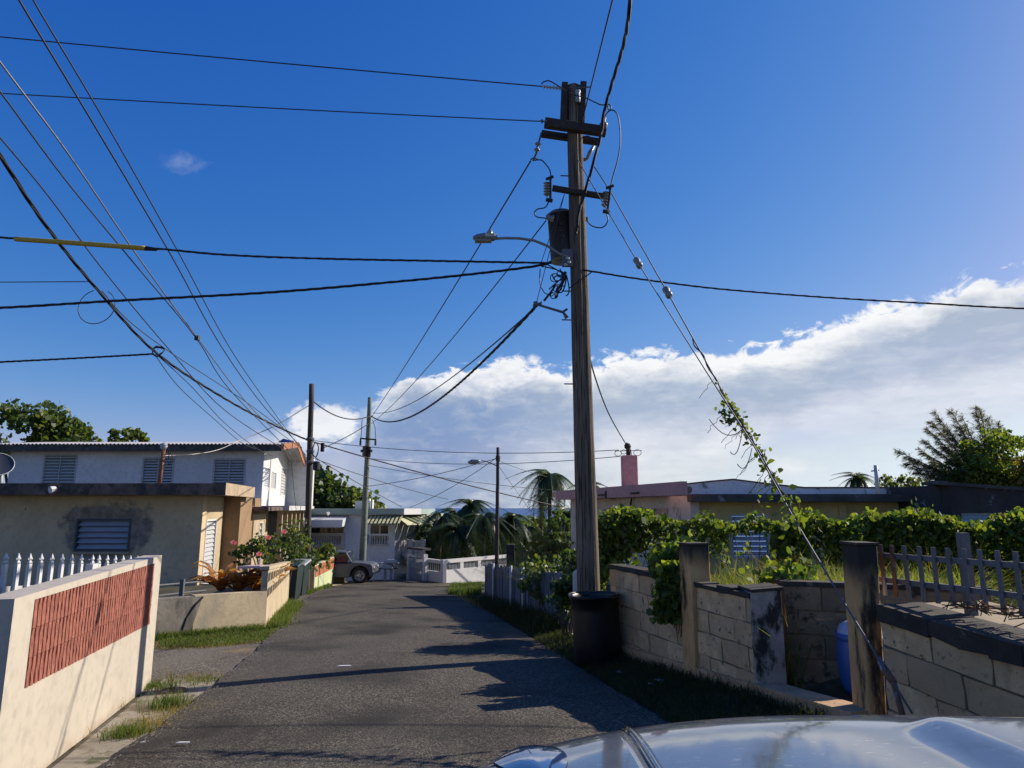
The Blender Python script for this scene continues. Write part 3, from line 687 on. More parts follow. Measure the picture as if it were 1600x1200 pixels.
# ------------------------------------------------------------------ near cream wall, left
def near_wall():
    fr = Fr((NW1.x, NW1.y), (-nwd.x, -nwd.y), (nwd.y, -nwd.x)); t = thing('boundary_wall', 'cream boundary wall with a ribbed red tile panel beside the concrete strip', 'wall', (NW1.x, NW1.y, ground(*NW1)))
    uE, _ = fr.hit(15, 1000); _, zt0 = fr.hit(251, 868); _, zt1 = fr.hit(15, 938)
    th = -.17
    panel = [fr.hit(*p) for p in ((51, 938), (239, 881), (236, 973), (41, 1074))]
    p_u1 = (panel[0][0] + panel[3][0]) / 2; p_u0 = (panel[1][0] + panel[2][0]) / 2
    zt = lambda u: zt0 + (zt1 - zt0) * u / uE
    ztp = lambda u: panel[1][1] + (panel[0][1] - panel[1][1]) * (u - p_u0) / (p_u1 - p_u0)
    zbp = lambda u: panel[2][1] + (panel[3][1] - panel[2][1]) * (u - p_u0) / (p_u1 - p_u0)
    zb = lambda u: ground(fr.p(u, 0, 0).x, fr.p(u, 0, 0).y) - .15
    w = MB(); B = lambda a, b, lo, hi: w.fbox(fr, a, b, th, 0, (lo(a), lo(b)), (hi(a), hi(b)))
    B(0, p_u0, zb, zt); B(p_u0, p_u1, ztp, zt); B(p_u0, p_u1, zb, zbp); B(p_u1, uE, zb, zt)
    part('wall', w, M['cream'], t)
    w = MB(); w.fbox(fr, p_u0, p_u1, th, -.03, (zbp(p_u0), zbp(p_u1)), (ztp(p_u0), ztp(p_u1))); part('panel_backing', w, M['red_tile_dark'], t)
    n = 46; rows = 3; du = (p_u1 - p_u0) / n
    protos = []
    for q in range(5):
        m = MB(); K = 4
        for i in range(K + 1):
            z = i / K
            for (a, d) in ((-.40, 0), (-.27, .85), (0, 1), (.27, .85), (.40, 0)):
                m.v.append((a * (1 + random.uniform(-.04, .04)), d + random.uniform(-.08, .08) * (d > 0), z))
        for i in range(K):
            for j in range(4): m.f.append((i * 5 + j, i * 5 + j + 1, (i + 1) * 5 + j + 1, (i + 1) * 5 + j)); m.m.append(0)
        m.face([m.v[i] for i in range(4, -1, -1)]); m.face([m.v[K * 5 + i] for i in range(5)])
        me = m.mesh('rib'); me.materials.append(M['red_tile']); protos.append(me)
    for i in range(n):
        u = p_u0 + du * (i + .5)
        for r in range(rows):
            za = zbp(u) + (ztp(u) - zbp(u)) * (r / rows) + .0015; zc = zbp(u) + (ztp(u) - zbp(u)) * ((r + 1) / rows) - .0015
            o = link('rib', random.choice(protos), (), t); b = fr.p(u, -.03, za)
            o.matrix_parent_inverse = Matrix.Identity(4)
            mw = Matrix(((fr.a.x * du, fr.n.x * .038, 0, b.x), (fr.a.y * du, fr.n.y * .038, 0, b.y), (0, 0, zc - za, b.z), (0, 0, 0, 1)))
            mw = Matrix.Translation(-t.location) @ mw
            o.matrix_parent_inverse = mw; o.location = (0, 0, 0)
    return fr, uE
near_fr, near_uE = near_wall()

def picket_gate():
    a = at(-60, 862, 5.9); b = at(232, 868, 8.9); fr = Fr(a, (b - a)[:2]); Ln = Vector((b.x - a.x, b.y - a.y)).length
    z = lambda u: a.z + (b.z - a.z) * u / Ln
    t = thing('metal_gate', 'white spear-topped metal gate behind the cream boundary wall', 'gate', (a.x, a.y, ground(a.x, a.y)))
    for k in (-.36, -.95):
        r = MB(); r.fbox(fr, 0, Ln, -.02, .02, (z(0) + k, z(Ln) + k), (z(0) + k + .06, z(Ln) + k + .06)); part('rail', r, M['white_dirty'], t)
    n = int(Ln / .155)
    for i in range(n + 1):
        u = Ln * i / n; big = (i == int(n * .62)); w = .05 if big else .019; m = MB()
        m.fbox(fr, u - w, u + w, .021, .021 + w * 1.6, z(u) - 1.15, z(u) - .1)
        c = fr.p(u, .021 + w * .8, z(u) - .1); m.lathe(c, [(.016, 0), (.026, .012), (.012, .03), (.022, .05), (.006, .09), (0, .1)], 6)
        m.fbox(fr, u - .03, u + .03, .03, .042, z(u) - .06, z(u) - .048)
        part('picket', m, M['white'], t)
    # two thin pipe rails on the far side of the gate
    p = at(248, 917, 11.3); q = at(322, 917, 15.2)
    r = thing('pipe_rail', 'two thin pipe rails and a short post in front of the ochre house corner', 'railing', (p.x, p.y, ground(p.x, p.y)))
    for dz in (0, -.19):
        m = MB(); m.tube([p + Vector((-1.5, -1.6, dz)), q + Vector((0, 0, dz + .12))], .018, 6); part('rail', m, M['galv'], r, True)
    c = p.lerp(q, .42); m = MB(); m.fbox(Fr(c, (1, 0)), -.035, .035, -.03, .03, c.z - .8, c.z + .14); part('post', m, M['galv'], r)
picket_gate()

# ------------------------------------------------------------------ planter wall and lattice wall
def planter():
    a = gnd(247, 1001); b = gnd(414, 985); c = gnd(450, 944)
    fr = Fr(a, (b - a)[:2]); Ln = (b - a).length; t = thing('planter_wall', 'low sunlit planter wall with a dark crack where yellow render meets bare grey render', 'wall', a)
    zt0 = fr.hit(249, 934)[1]; zt1 = fr.hit(414, 924)[1]; z = lambda u: zt0 + (zt1 - zt0) * u / Ln
    crack = fr.hit(300, 980)[0]
    w = MB(); w.fbox(fr, crack + .012, Ln, -.16, 0, (-1.0, -1.0), (z(crack), z(Ln))); part('wall', w, M['cream_old'], t)
    w = MB()
    w.hexa([fr.p(-1.6, 0, -1), fr.p(crack - .17, 0, -1), fr.p(crack - .17, -.16, -1), fr.p(-1.6, -.16, -1), fr.p(-1.6, 0, z(-1.6) - .02), fr.p(crack + .13, 0, z(crack) - .02), fr.p(crack + .13, -.16, z(crack) - .02), fr.p(-1.6, -.16, z(-1.6) - .02)])
    for v in range(len(w.v)): w.v[v] = tuple(Vector(w.v[v]) + Vector((fr.n.x, fr.n.y, 0)) * (.014 if v in (0, 1, 4, 5) else -.002))
    part('wall', w, M['crackwall'], t, label='bare dark grey rendered end of the planter wall')
    k = MB(); k.tube([fr.p(crack - .17, .016, -.55), fr.p(crack - .10, .018, -.3), fr.p(crack + .02, .018, -.12), fr.p(crack + .13, .016, z(crack) - .03)], [.02, .012, .02, .014], 5)
    part('crack', k, M['dark'], t)
    # lattice wall
    g = Fr(b, (c - b)[:2]); L2 = (Vector((c.x, c.y)) - Vector((b.x, b.y))).length
    t = thing('lattice_wall', 'yellow breeze-block wall with rows of small openings and a pale pink coping', 'wall', b)
    q0 = g.hit(417, 893)[1]; q1 = g.hit(450, 885)[1]; zz = lambda u: q0 + (q1 - q0) * u / L2
    lo0 = g.hit(417, 940)[1]; lo1 = g.hit(449, 905)[1]; zl = lambda u: lo0 + (lo1 - lo0) * u / L2
    w = MB(); w.fbox(g, 0, L2, -.13, 0, -1.2, (zl(0), zl(L2))); part('wall', w, M['cream_old'], t)
    n = 11
    for r in range(2):
        for i in range(n):
            u0 = L2 * i / n; u1 = L2 * (i + 1) / n; uc = (u0 + u1) / 2
            za = zl(uc) + (zz(uc) - zl(uc)) * r * .5; zb_ = za + (zz(uc) - zl(uc)) * .5; f = .045
            m = MB(); m.wall(g, u0 + .002, u1 - .002, -.11, -.005, za + .002, zb_ - .002, [(u0 + f, uc - .014, za + .05, zb_ - .05), (uc + .014, u1 - f, za + .05, zb_ - .05)])
            part('vent_block', m, M['cream_old'], t)
    m = MB(); m.fbox(g, 0, L2, -.14, .01, (zz(0), zz(L2)), (zz(0) + .06, zz(L2) + .06)); part('coping', m, M['cream_old'], t)
    m = MB(); m.fbox(g, 0, L2 * .85, -.5, -.141, (zz(0) + .03, zz(L2) + .03), (zz(0) + .07, zz(L2) + .07)); part('coping', m, M['pinkish'], t, label='pale pink ledge behind the openings')
    # planter soil
    s = MB(); s.prism([fr.p(-1.5, -.161, 0)[:2], fr.p(Ln, -.161, 0)[:2], g.p(L2, -.5, 0)[:2], g.p(L2, -2.4, 0)[:2], (-8, 15.5)], -1, z(Ln) - .4); link('planter_bed', s.mesh('planter_bed'), M['soil'], None, 'structure')
    return fr, Ln, g, L2, z
pl_fr, pl_L, lat, lat_L, pl_z = planter()

def bromeliads():
    specs = [(345, 922, 12.5, 1.55), (372, 925, 12.6, 1.45), (400, 925, 12.9, 1.25), (418, 915, 14.2, 1.2), (436, 900, 15.8, 1.1)]
    labs = ['big orange bromeliad clump nearest the ochre house corner', 'orange bromeliad clump in the middle of the planter', 'small orange bromeliad clump at the end of the low planter wall',
            'reddish bromeliad leaves behind the near end of the breeze-block wall', 'red-leaved bromeliad behind the far end of the breeze-block wall']
    for (px, py, Y, s), lb in zip(specs, labs):
        c = at(px, py, Y); r = thing('bromeliad', lb, 'plant', c - Vector((0, 0, .2)), 'orange bromeliads in the planter'); c = c + Vector((0, 0, .16))
        for k in range(26):
            a = random.uniform(0, 2 * pi); Ln = .42 * s * random.uniform(.7, 1.2); up = random.uniform(.7, 1.9); m = MB(); w = .046 * s
            d = Vector((cos(a), sin(a), 0)); sd_ = Vector((-sin(a), cos(a), 0)); prev = None
            for i in range(5):
                q = i / 4; p = c - Vector((0, 0, .18)) + d * Ln * q * .8 + Vector((0, 0, 1)) * Ln * (up * q - up * .55 * q * q * 1.2); ww = w * (1 - q ** 3) + .002
                row = (p - sd_ * ww + Vector((0, 0, ww * .4)), p, p + sd_ * ww + Vector((0, 0, ww * .4)))
                if prev: m.face([prev[0], prev[1], row[1], row[0]]); m.face([prev[1], prev[2], row[2], row[1]])
                prev = row
            link('leaf', m.mesh('leaf', fix=False), M['bromeliad'], r)
bromeliads()

def bush(name, label, c, rad, n, leaf, material, cat='bush', stems=6, flowers=(), crad=.3, per=26, group=None, root=None, droop=.3):
    root = root or (c[0], c[1], ground(c[0], c[1])); r = thing(name, label, cat, root, group)
    P = clump_points(c, rad, n, per, crad, .3)
    link('foliage', quads_mesh('foliage', leaves(P, leaf, droop), 6), material, r, 'stuff')
    m = MB()
    for k in range(stems):
        a = random.uniform(0, 2 * pi); tip = Vector(c) + Vector((cos(a) * rad[0] * .7, sin(a) * rad[1] * .7, rad[2] * random.uniform(.1, .8)))
        b = Vector(root) + Vector((cos(a) * .05, sin(a) * .05, 0)); m.tube([b, b.lerp(tip, .5) + Vector((0, 0, .1)), tip], [.018, .012, .005], 5)
    part('stem', m, M['bark'], r, True)
    for f in flowers:
        m = MB()
        for k in range(9):
            a = k * 2.4; e = .3 + .12 * k; d = Vector((cos(a) * cos(e), sin(a) * cos(e) - .4, sin(e))).normalized(); s = d.orthogonal().normalized(); q = Vector(f)
            m.face([q, q + d * .05 + s * .04, q + d * .08, q + d * .05 - s * .04])
        link('flower', m.mesh('flower', fix=False), M['petal'], r)
    return r
c = at(398, 858, 14.0)
bush('rose_bush', 'tall green rose bush with pink blooms rising over the planter', c, (.40, .35, .36), 20, .07, M['leaf_mid'], flowers=[at(365, 850, 13.7), at(419, 842, 13.6), at(444, 833, 14.2), at(405, 868, 13.7)], crad=.16, per=24, root=at(408, 915, 13.9))
c = at(448, 858, 17.5); bush('garden_shrub', 'leafy shrub beside the dark bins and gate post', c, (.35, .35, .4), 12, .085, M['leaf_dark'], crad=.2, root=(c.x, c.y, -1.0))
c = at(462, 842, 20.5); bush('garden_shrub', 'pale variegated shrub behind the dark pole', c, (.45, .4, .5), 16, .09, M['leaf_mid'], crad=.25, root=(c.x, c.y, -1.1))
c = at(497, 868, 24.6); bush('garden_shrub', 'round green shrub growing behind the orange-topped wall', c, (.65, .5, .5), 26, .11, M['leaf_mid'], crad=.25, root=(c.x, c.y, -1.4))
c = at(470, 880, 21.0); bush('garden_shrub', 'low dark shrub filling the gap behind the small gate wall', c, (.5, .4, .4), 20, .09, M['leaf_dark'], crad=.25, root=(c.x, c.y, -1.2))

# ------------------------------------------------------------------ gate posts, orange-topped wall
def left_far_bits():
    def blockwall(name, label, cat, pa, pb, ya, yb, th, m, cap=None):
        a = gnd(*pa); b = gnd(*pb); fr = Fr(a, (b - a)[:2], None); Ln = (Vector(a[:2]) - Vector(b[:2])).length
        za = fr.hit(pa[0], ya)[1]; zb = fr.hit(pb[0], yb)[1]
        w = MB(); w.fbox(fr, 0, Ln, -th, 0, (a.z - .2, b.z - .2), (za, zb)); return solo(name, w, m, label, cat), fr, Ln, za, zb
    g = gnd(459, 927); fr = Fr(g, (1, 0)); w = MB(); z1 = fr.hit(459, 871)[1]; w.fbox(fr, -.1, .12, -.22, 0, g.z - .2, z1); solo('gate_post', w, M['cream_old'], 'square cream gate post left of the dark utility pole', 'gate post')
    blockwall('garden_wall', 'short low cream wall between the gate post and the dark pole', 'wall', (466, 926), (476, 921), 887, 885, .15, M['cream_old'])
    a = gnd(490, 924.5); b = gnd(524, 911.5); fr = Fr(a, (b - a)[:2]); Ln = Vector((b - a)[:2]).length
    t = thing('roadside_wall', 'yellow-green roadside wall with a rough orange upper band beside the dark pole', 'wall', a)
    za = fr.hit(490, 885)[1]; zb = fr.hit(524, 869)[1]; ma = fr.hit(490, 903)[1]; mb_ = fr.hit(524, 886)[1]
    w = MB(); w.fbox(fr, 0, Ln, -.15, 0, a.z - .4, (za, zb)); part('wall', w, M['lime'], t)
    w = MB(); w.fbox(fr, .1, Ln - .05, .001, .02, (ma, mb_), (za - .02, zb - .02)); part('band', w, M['orange'], t)
    w = MB(); w.fbox(fr, -.12, -.002, -.2, .02, a.z - .4, za); part('pier', w, M['cream_old'], t)
    p = gnd(530, 911); fr = Fr(p, (1, 0)); w = MB(); w.fbox(fr, -.17, .17, -.2, 0, p.z - .2, fr.hit(530, 874)[1]); solo('gate_pier', w, M['cream_old'], 'plain yellow gate pier in front of the grey pickup', 'gate pier')
    for px, Y, lb in ((455, 18.8, 'dark wheeled bin beside the breeze-block wall'), (466, 20.3, 'dark green bin with a light lid behind the gate post')):
        p = at(px, 890, Y); z0 = ground(p.x, p.y); t = thing('wheeled_bin', lb, 'bin', (p.x, p.y, z0))
        m = MB(); m.hexa([(p.x - .2, p.y - .22, z0), (p.x + .2, p.y - .22, z0), (p.x + .2, p.y + .22, z0), (p.x - .2, p.y + .22, z0), (p.x - .26, p.y - .28, z0 + .85), (p.x + .26, p.y - .28, z0 + .85), (p.x + .26, p.y + .28, z0 + .85), (p.x - .26, p.y + .28, z0 + .85)]); part('body', m, M['bin'], t)
        m = MB(); m.hexa([(p.x - .28, p.y - .32, z0 + .85), (p.x + .28, p.y - .32, z0 + .85), (p.x + .28, p.y + .32, z0 + .95), (p.x - .28, p.y + .32, z0 + .95), (p.x - .26, p.y - .3, z0 + .89), (p.x + .26, p.y - .3, z0 + .89), (p.x + .26, p.y + .3, z0 + 1.0), (p.x - .26, p.y + .3, z0 + 1.0)]); part('lid', m, M['slat_grey'] if px == 466 else M['bin'], t)
left_far_bits()

# ------------------------------------------------------------------ far white house with awnings
def far_house():
    Y = 31.0; C = at(617, 850, Y); z0 = ground(C.x, C.y); h = thing('awning_house', 'low pale blue-white house with a green roof fascia, striped awning and balustraded porch', 'house', (C.x, C.y, z0))
    A = Fr(C, (1, 0), (0, -1)); B = Fr(C, (.28, .96), (.96, -.28)); zt = at(550, 804, Y - .3).z
    ul = A.hit(440, 850)[0]
    def R(x0, y0, x1, y1, fr=A): return (fr.hit(x0, (y0 + y1) / 2)[0], fr.hit(x1, (y0 + y1) / 2)[0], fr.hit((x0 + x1) / 2, y1)[1], fr.hit((x0 + x1) / 2, y0)[1])
    porch = R(468, 822, 537, 834); bal = R(480, 837, 534, 851); wn = R(579, 819, 607, 834); wl = R(579, 837, 607, 850); lo = R(478, 858, 530, 884)
    w = MB(); w.wall(A, ul, 0, -.2, 0, -3, zt, [porch, bal, wn, wl]); part('wall', w, M['far_wall'], h)
    w = MB(); w.fbox(B, .0, 6, -.2, -.002, -3.4, zt); w.fbox(A, ul, 0, -2.5, -2.3, -3, zt); part('wall', w, M['white'], h)
    def window(r, n, m=M['glass'], sm=M['slat_grey'], panes=2):
        f = MB(); u0, u1, a, b = r
        for k in range(panes + 1):
            u = u0 + (u1 - u0) * k / panes; f.fbox(A, u - .03, u + .03, -.14, -.06, a, b)
        f.fbox(A, u0, u1, -.13, -.07, b - .05, b); fo = part('window', f, M['frame_dark'] if panes == 3 else M['white'], h)
        for k in range(panes):
            g = MB(); ua = u0 + (u1 - u0) * k / panes + .035; ub = u0 + (u1 - u0) * (k + 1) / panes - .035; g.fbox(A, ua, ub, -.115, -.1, a + .001, b - .055); part('pane', g, M['glass'], fo)
    window(porch, 3, panes=3); window(wn, 2)
    for r, nb in ((bal, 14), (wl, 7)):
        u0, u1, a, b = r
        for k in range(nb):
            u = u0 + (u1 - u0) * (k + .5) / nb; m = MB(); c = A.p(u, -.08, a); m.lathe(c, [(.035, 0), (.05, .1), (.02, (b - a) * .5), (.05, (b - a) * .8), (.035, b - a)], 6); part('baluster', m, M['white'], h, True)
    m = MB(); u0, u1, a, b = bal; m.fbox(A, u0 - .1, u1 + .12, .001, .1, b, b + .12); m.fbox(A, u0 - .1, u1 + .12, .001, .1, a - .14, a - .02); m.fbox(A, u1 + .01, u1 + .14, .001, .11, a - .14, b + .12); part('porch_rail', m, M['white'], h)
    m = MB(); m.fbox(A, lo[0], lo[1], .001, .03, lo[2] - .5, lo[3] - .05); part('lower_shade_wall', m, M['slat_grey'], h)
    m = MB(); m.fbox(A, A.hit(578, 851)[0], A.hit(608, 851)[0], .001, .08, wl[2] - .06, wl[2] - .005); part('sill', m, M['white'], h)
    # roof slab
    e = A.hit(632, 805)[0]; ez = at(640, 812, Y - .6).z; r = MB()
    r.prism([A.p(ul - 1, .3, 0)[:2], A.p(e, .3, 0)[:2], A.p(e + .55, -1.2, 0)[:2], A.p(e + .7, -6, 0)[:2], A.p(ul - 1, -6, 0)[:2]], zt, zt + .26); part('roof_slab', r, M['teal'], h)
    r = MB(); q0 = A.p(e, .3, 0); q1 = A.p(e + .55, -1.2, 0); E_ = Fr(q0, (q1 - q0)[:2], (1, .4)); r.fbox(E_, .01, 1.6, .002, .03, zt - .004, zt + .265); part('slab_edge', r, M['white'], h)  # white strip over the green slab end, sunlight painted as colour
    # left sheet awning, scalloped front
    a0 = A.hit(473, 820)[0]; a1 = A.hit(545, 820)[0]; ztp = zt - .05; zf = A.hit(510, 815)[1]; zl = at(510, 822, Y - .9).z
    m = MB(); n = 26
    for i in range(n):
        u0 = a0 + (a1 - a0) * i / n; u1 = a0 + (a1 - a0) * (i + 1) / n; dz = .0
        m.face([A.p(u0, .01, ztp), A.p(u1, .01, ztp), A.p(u1, 1.12, ztp - .17), A.p(u0, 1.12, ztp - .17)])
    part('awning_top', m, M['awning'], h)
    m = MB()
    for i in range(n):
        u0 = a0 + (a1 - a0) * i / n; u1 = a0 + (a1 - a0) * (i + 1) / n; zt_ = ztp - .172; um = (u0 + u1) / 2
        m.face([A.p(u0, 1.12, zt_), A.p(u1, 1.12, zt_), A.p(u1, 1.24, zt_ - .28), A.p(um, 1.25, zt_ - .34), A.p(u0, 1.24, zt_ - .28)])
    m.face([A.p(a1, .0, ztp), A.p(a1, 1.12, ztp - .17), A.p(a1, 1.24, ztp - .45), A.p(a1, .9, ztp - .45)])
    part('awning_front', m, M['awning'], h)
    # striped awning wrapping the corner
    s0 = A.hit(577, 815)[0]; zt2 = zt - .02; zl2 = at(590, 820, Y - 1.1).z; n = 18; s1 = .35
    for i in range(n):
        u0 = s0 + (s1 - s0) * i / n; u1 = s0 + (s1 - s0) * (i + 1) / n; m = MB(); up = .05 if i % 2 else 0
        m.hexa([A.p(u0, .01, zt2 - .03 + up), A.p(u1, .01, zt2 - .03 + up), A.p(u1, .01, zt2 + up - .01), A.p(u0, .01, zt2 + up - .01),
                A.p(u0, 1.1, zl2 + up), A.p(u1, 1.1, zl2 + up), A.p(u1, 1.1, zl2 + up + .02), A.p(u0, 1.1, zl2 + up + .02)]); part('awning_strip', m, M['tile_cream'] if i % 2 else M['tile_green'], h)
    n = 9
    for i in range(n):
        u0 = -.1 + 2.9 * i / n; u1 = -.1 + 2.9 * (i + 1) / n; m = MB(); up = .05 if i % 2 else 0
        m.hexa([B.p(u0, .01, zt2 - .03 + up), B.p(u1, .01, zt2 - .03 + up), B.p(u1, .01, zt2 - .01 + up), B.p(u0, .01, zt2 - .01 + up),
                B.p(u0 - (.7 if i == 0 else 0), .95, zl2 + up - .02), B.p(u1, .95, zl2 + up - .02), B.p(u1, .95, zl2 + up), B.p(u0 - (.7 if i == 0 else 0), .95, zl2 + up)]); part('awning_strip', m, M['tile_green'] if i % 2 else M['tile_cream'], h)
    # electric meter boxes, roof vents
    for k in range(2):
        c = A.p(A.hit(572, 838)[0], .0, A.hit(572, 838 + k * 7)[1]); m = MB(); m.fbox(A, (c - A.o).dot(A.a) - .1, (c - A.o).dot(A.a) + .1, .001, .1, c.z - .12, c.z + .06); part('meter_box', m, M['slat_grey'], h)
    for px, wd, hh in ((561, .32, .35), (577, .05, .45), (582, .04, .4)):
        c = at(px, 797, Y + 1); m = MB(); m.fbox(Fr(c, (1, 0)), -wd / 2, wd / 2, -.15, .15, zt + .261, zt + .26 + hh); part('roof_vent', m, M['white'], h)
    c = at(515, 801, Y - .72); m = MB(); m.lathe(c, [(0, 0), (.05, 0), (.09, .12), (0, .14)], 10, axis=(-1, -.5, -.6)); solo('flood_lamp', m, M['white'], 'tiny white lamp on the green fascia above the plain awning', 'lamp')
    # stair with white railing on the right side
    st = thing('entrance_stair', 'white railed entrance stair descending to the street gate', 'stair', (C.x + 1.2, C.y - 1, z0))
    top = at(614, 843, 33.0); bot = at(643, 872, 31.2)
    for k in range(8):
        p = top.lerp(bot, (k + .5) / 8); m = MB(); m.box(p.x - .14, p.x + .16, p.y - .1, p.y + .95, p.z - .22, p.z); part('step', m, M['white_dirty'], st)
    def rail(p, q, nb, hh):
        m = MB(); m.tube([p + Vector((0, 0, hh)), q + Vector((0, 0, hh))], .055, 6); m.tube([p, q], .05, 6); part('rail', m, M['white'], st)
        for k in range(nb):
            c = p.lerp(q, (k + .5) / nb); m = MB(); m.box(c.x - .022, c.x + .022, c.y - .022, c.y + .022, c.z, c.z + hh); part('baluster', m, M['white'], st)
    rail(at(613, 855, 32.6), at(641, 874, 31.0), 12, .75)
    rail(at(643, 868, 31.0), at(660, 868, 31.0), 7, .6)
    for px in (612, 641.5, 661):
        p = at(px, 870, 31.0 if px > 620 else 32.6); m = MB(); m.box(p.x - .09, p.x + .09, p.y - .09, p.y + .09, -2.2, p.z + .75 if px != 612 else p.z + 1.15); part('post', m, M['white'], st)
far_house()

def white_fence():
    t = thing('white_fence', 'white wall with barred openings curving away at the far end of the road', 'fence', gnd(665, 908))
    def seg(pa, pb, ya, yb, lowf, bars, Ya=None, Yb=None, nw=1, holes=None):
        a = gnd(*pa) if Ya is None else at(pa[0], pa[1], Ya); b = gnd(*pb) if Yb is None else at(pb[0], pb[1], Yb)
        fr = Fr(a, (b - a)[:2]); Ln = Vector((b - a)[:2]).length; za = fr.hit(pa[0], ya)[1]; zb = fr.hit(pb[0], yb)[1]
        z = lambda u: za + (zb - za) * u / Ln; g = lambda u: a.z + (b.z - a.z) * u / Ln
        w = MB()
        lw = lambda u: g(u) + (z(u) - g(u)) * lowf; hi = lambda u: z(u) - .13
        w.fbox(fr, 0, Ln, -.14, 0, (g(0) - .3, g(Ln) - .3), (lw(0), lw(Ln))); w.fbox(fr, 0, Ln, -.15, .01, (hi(0), hi(Ln)), (z(0), z(Ln)))
        part('wall', w, M['white'], t)
        n = holes or 1
        for k in range(n + 1):
            u = Ln * k / n; w = MB(); u0 = max(0, u - .09); u1 = min(Ln, u + .09); w.fbox(fr, u0, u1, -.13, -.002, (lw(u0), lw(u1)), (hi(u0), hi(u1))); part('post', w, M['white'], t)
            if k < n:
                for j in range(bars):
                    u2 = Ln * (k + (j + 1) / (bars + 1)) / n; w = MB(); w.fbox(fr, u2 - .012, u2 + .012, -.08, -.055, (lw(u2), lw(u2)), (hi(u2), hi(u2))); part('bar', w, M['slat_grey'], t)
        return fr
    seg((609, 903.5), (637, 908), 868, 871, .42, 7)
    seg((661, 909), (692, 912.5), 872, 876, .5, 9)
    seg((692, 912.5), (800, 899), 875, 866, .56, 12, None, 30.0, holes=4)
    a = gnd(638, 908.5); b = gnd(660, 910); fr = Fr(a, (b - a)[:2]); Ln = Vector((b - a)[:2]).length; g = thing('street_gate', 'grey barred metal street gate between white fence posts', 'gate', a)
    zt = fr.hit(649, 869)[1]
    for k in range(15):
        u = Ln * (k + .5) / 15; m = MB(); m.fbox(fr, u - .013, u + .013, -.05, -.02, a.z + .04, zt); part('bar', m, M['slat_grey'], g)
    for z in (a.z + .08, (a.z + zt) / 2, zt - .05):
        m = MB(); m.fbox(fr, 0, Ln, -.06, -.051, z - .03, z + .03); part('rail', m, M['slat_grey'], g)
    for u in (-.1, Ln):
        m = MB(); m.fbox(fr, u, u + .1, -.16, .02, a.z - .2, zt + .1); part('post', m, M['white'], g)
    m = MB(); m.fbox(fr, -.1, Ln + .1, -.3, .05, zt + .25, zt + .33); part('lintel', m, M['black_slab'], g)
white_fence()

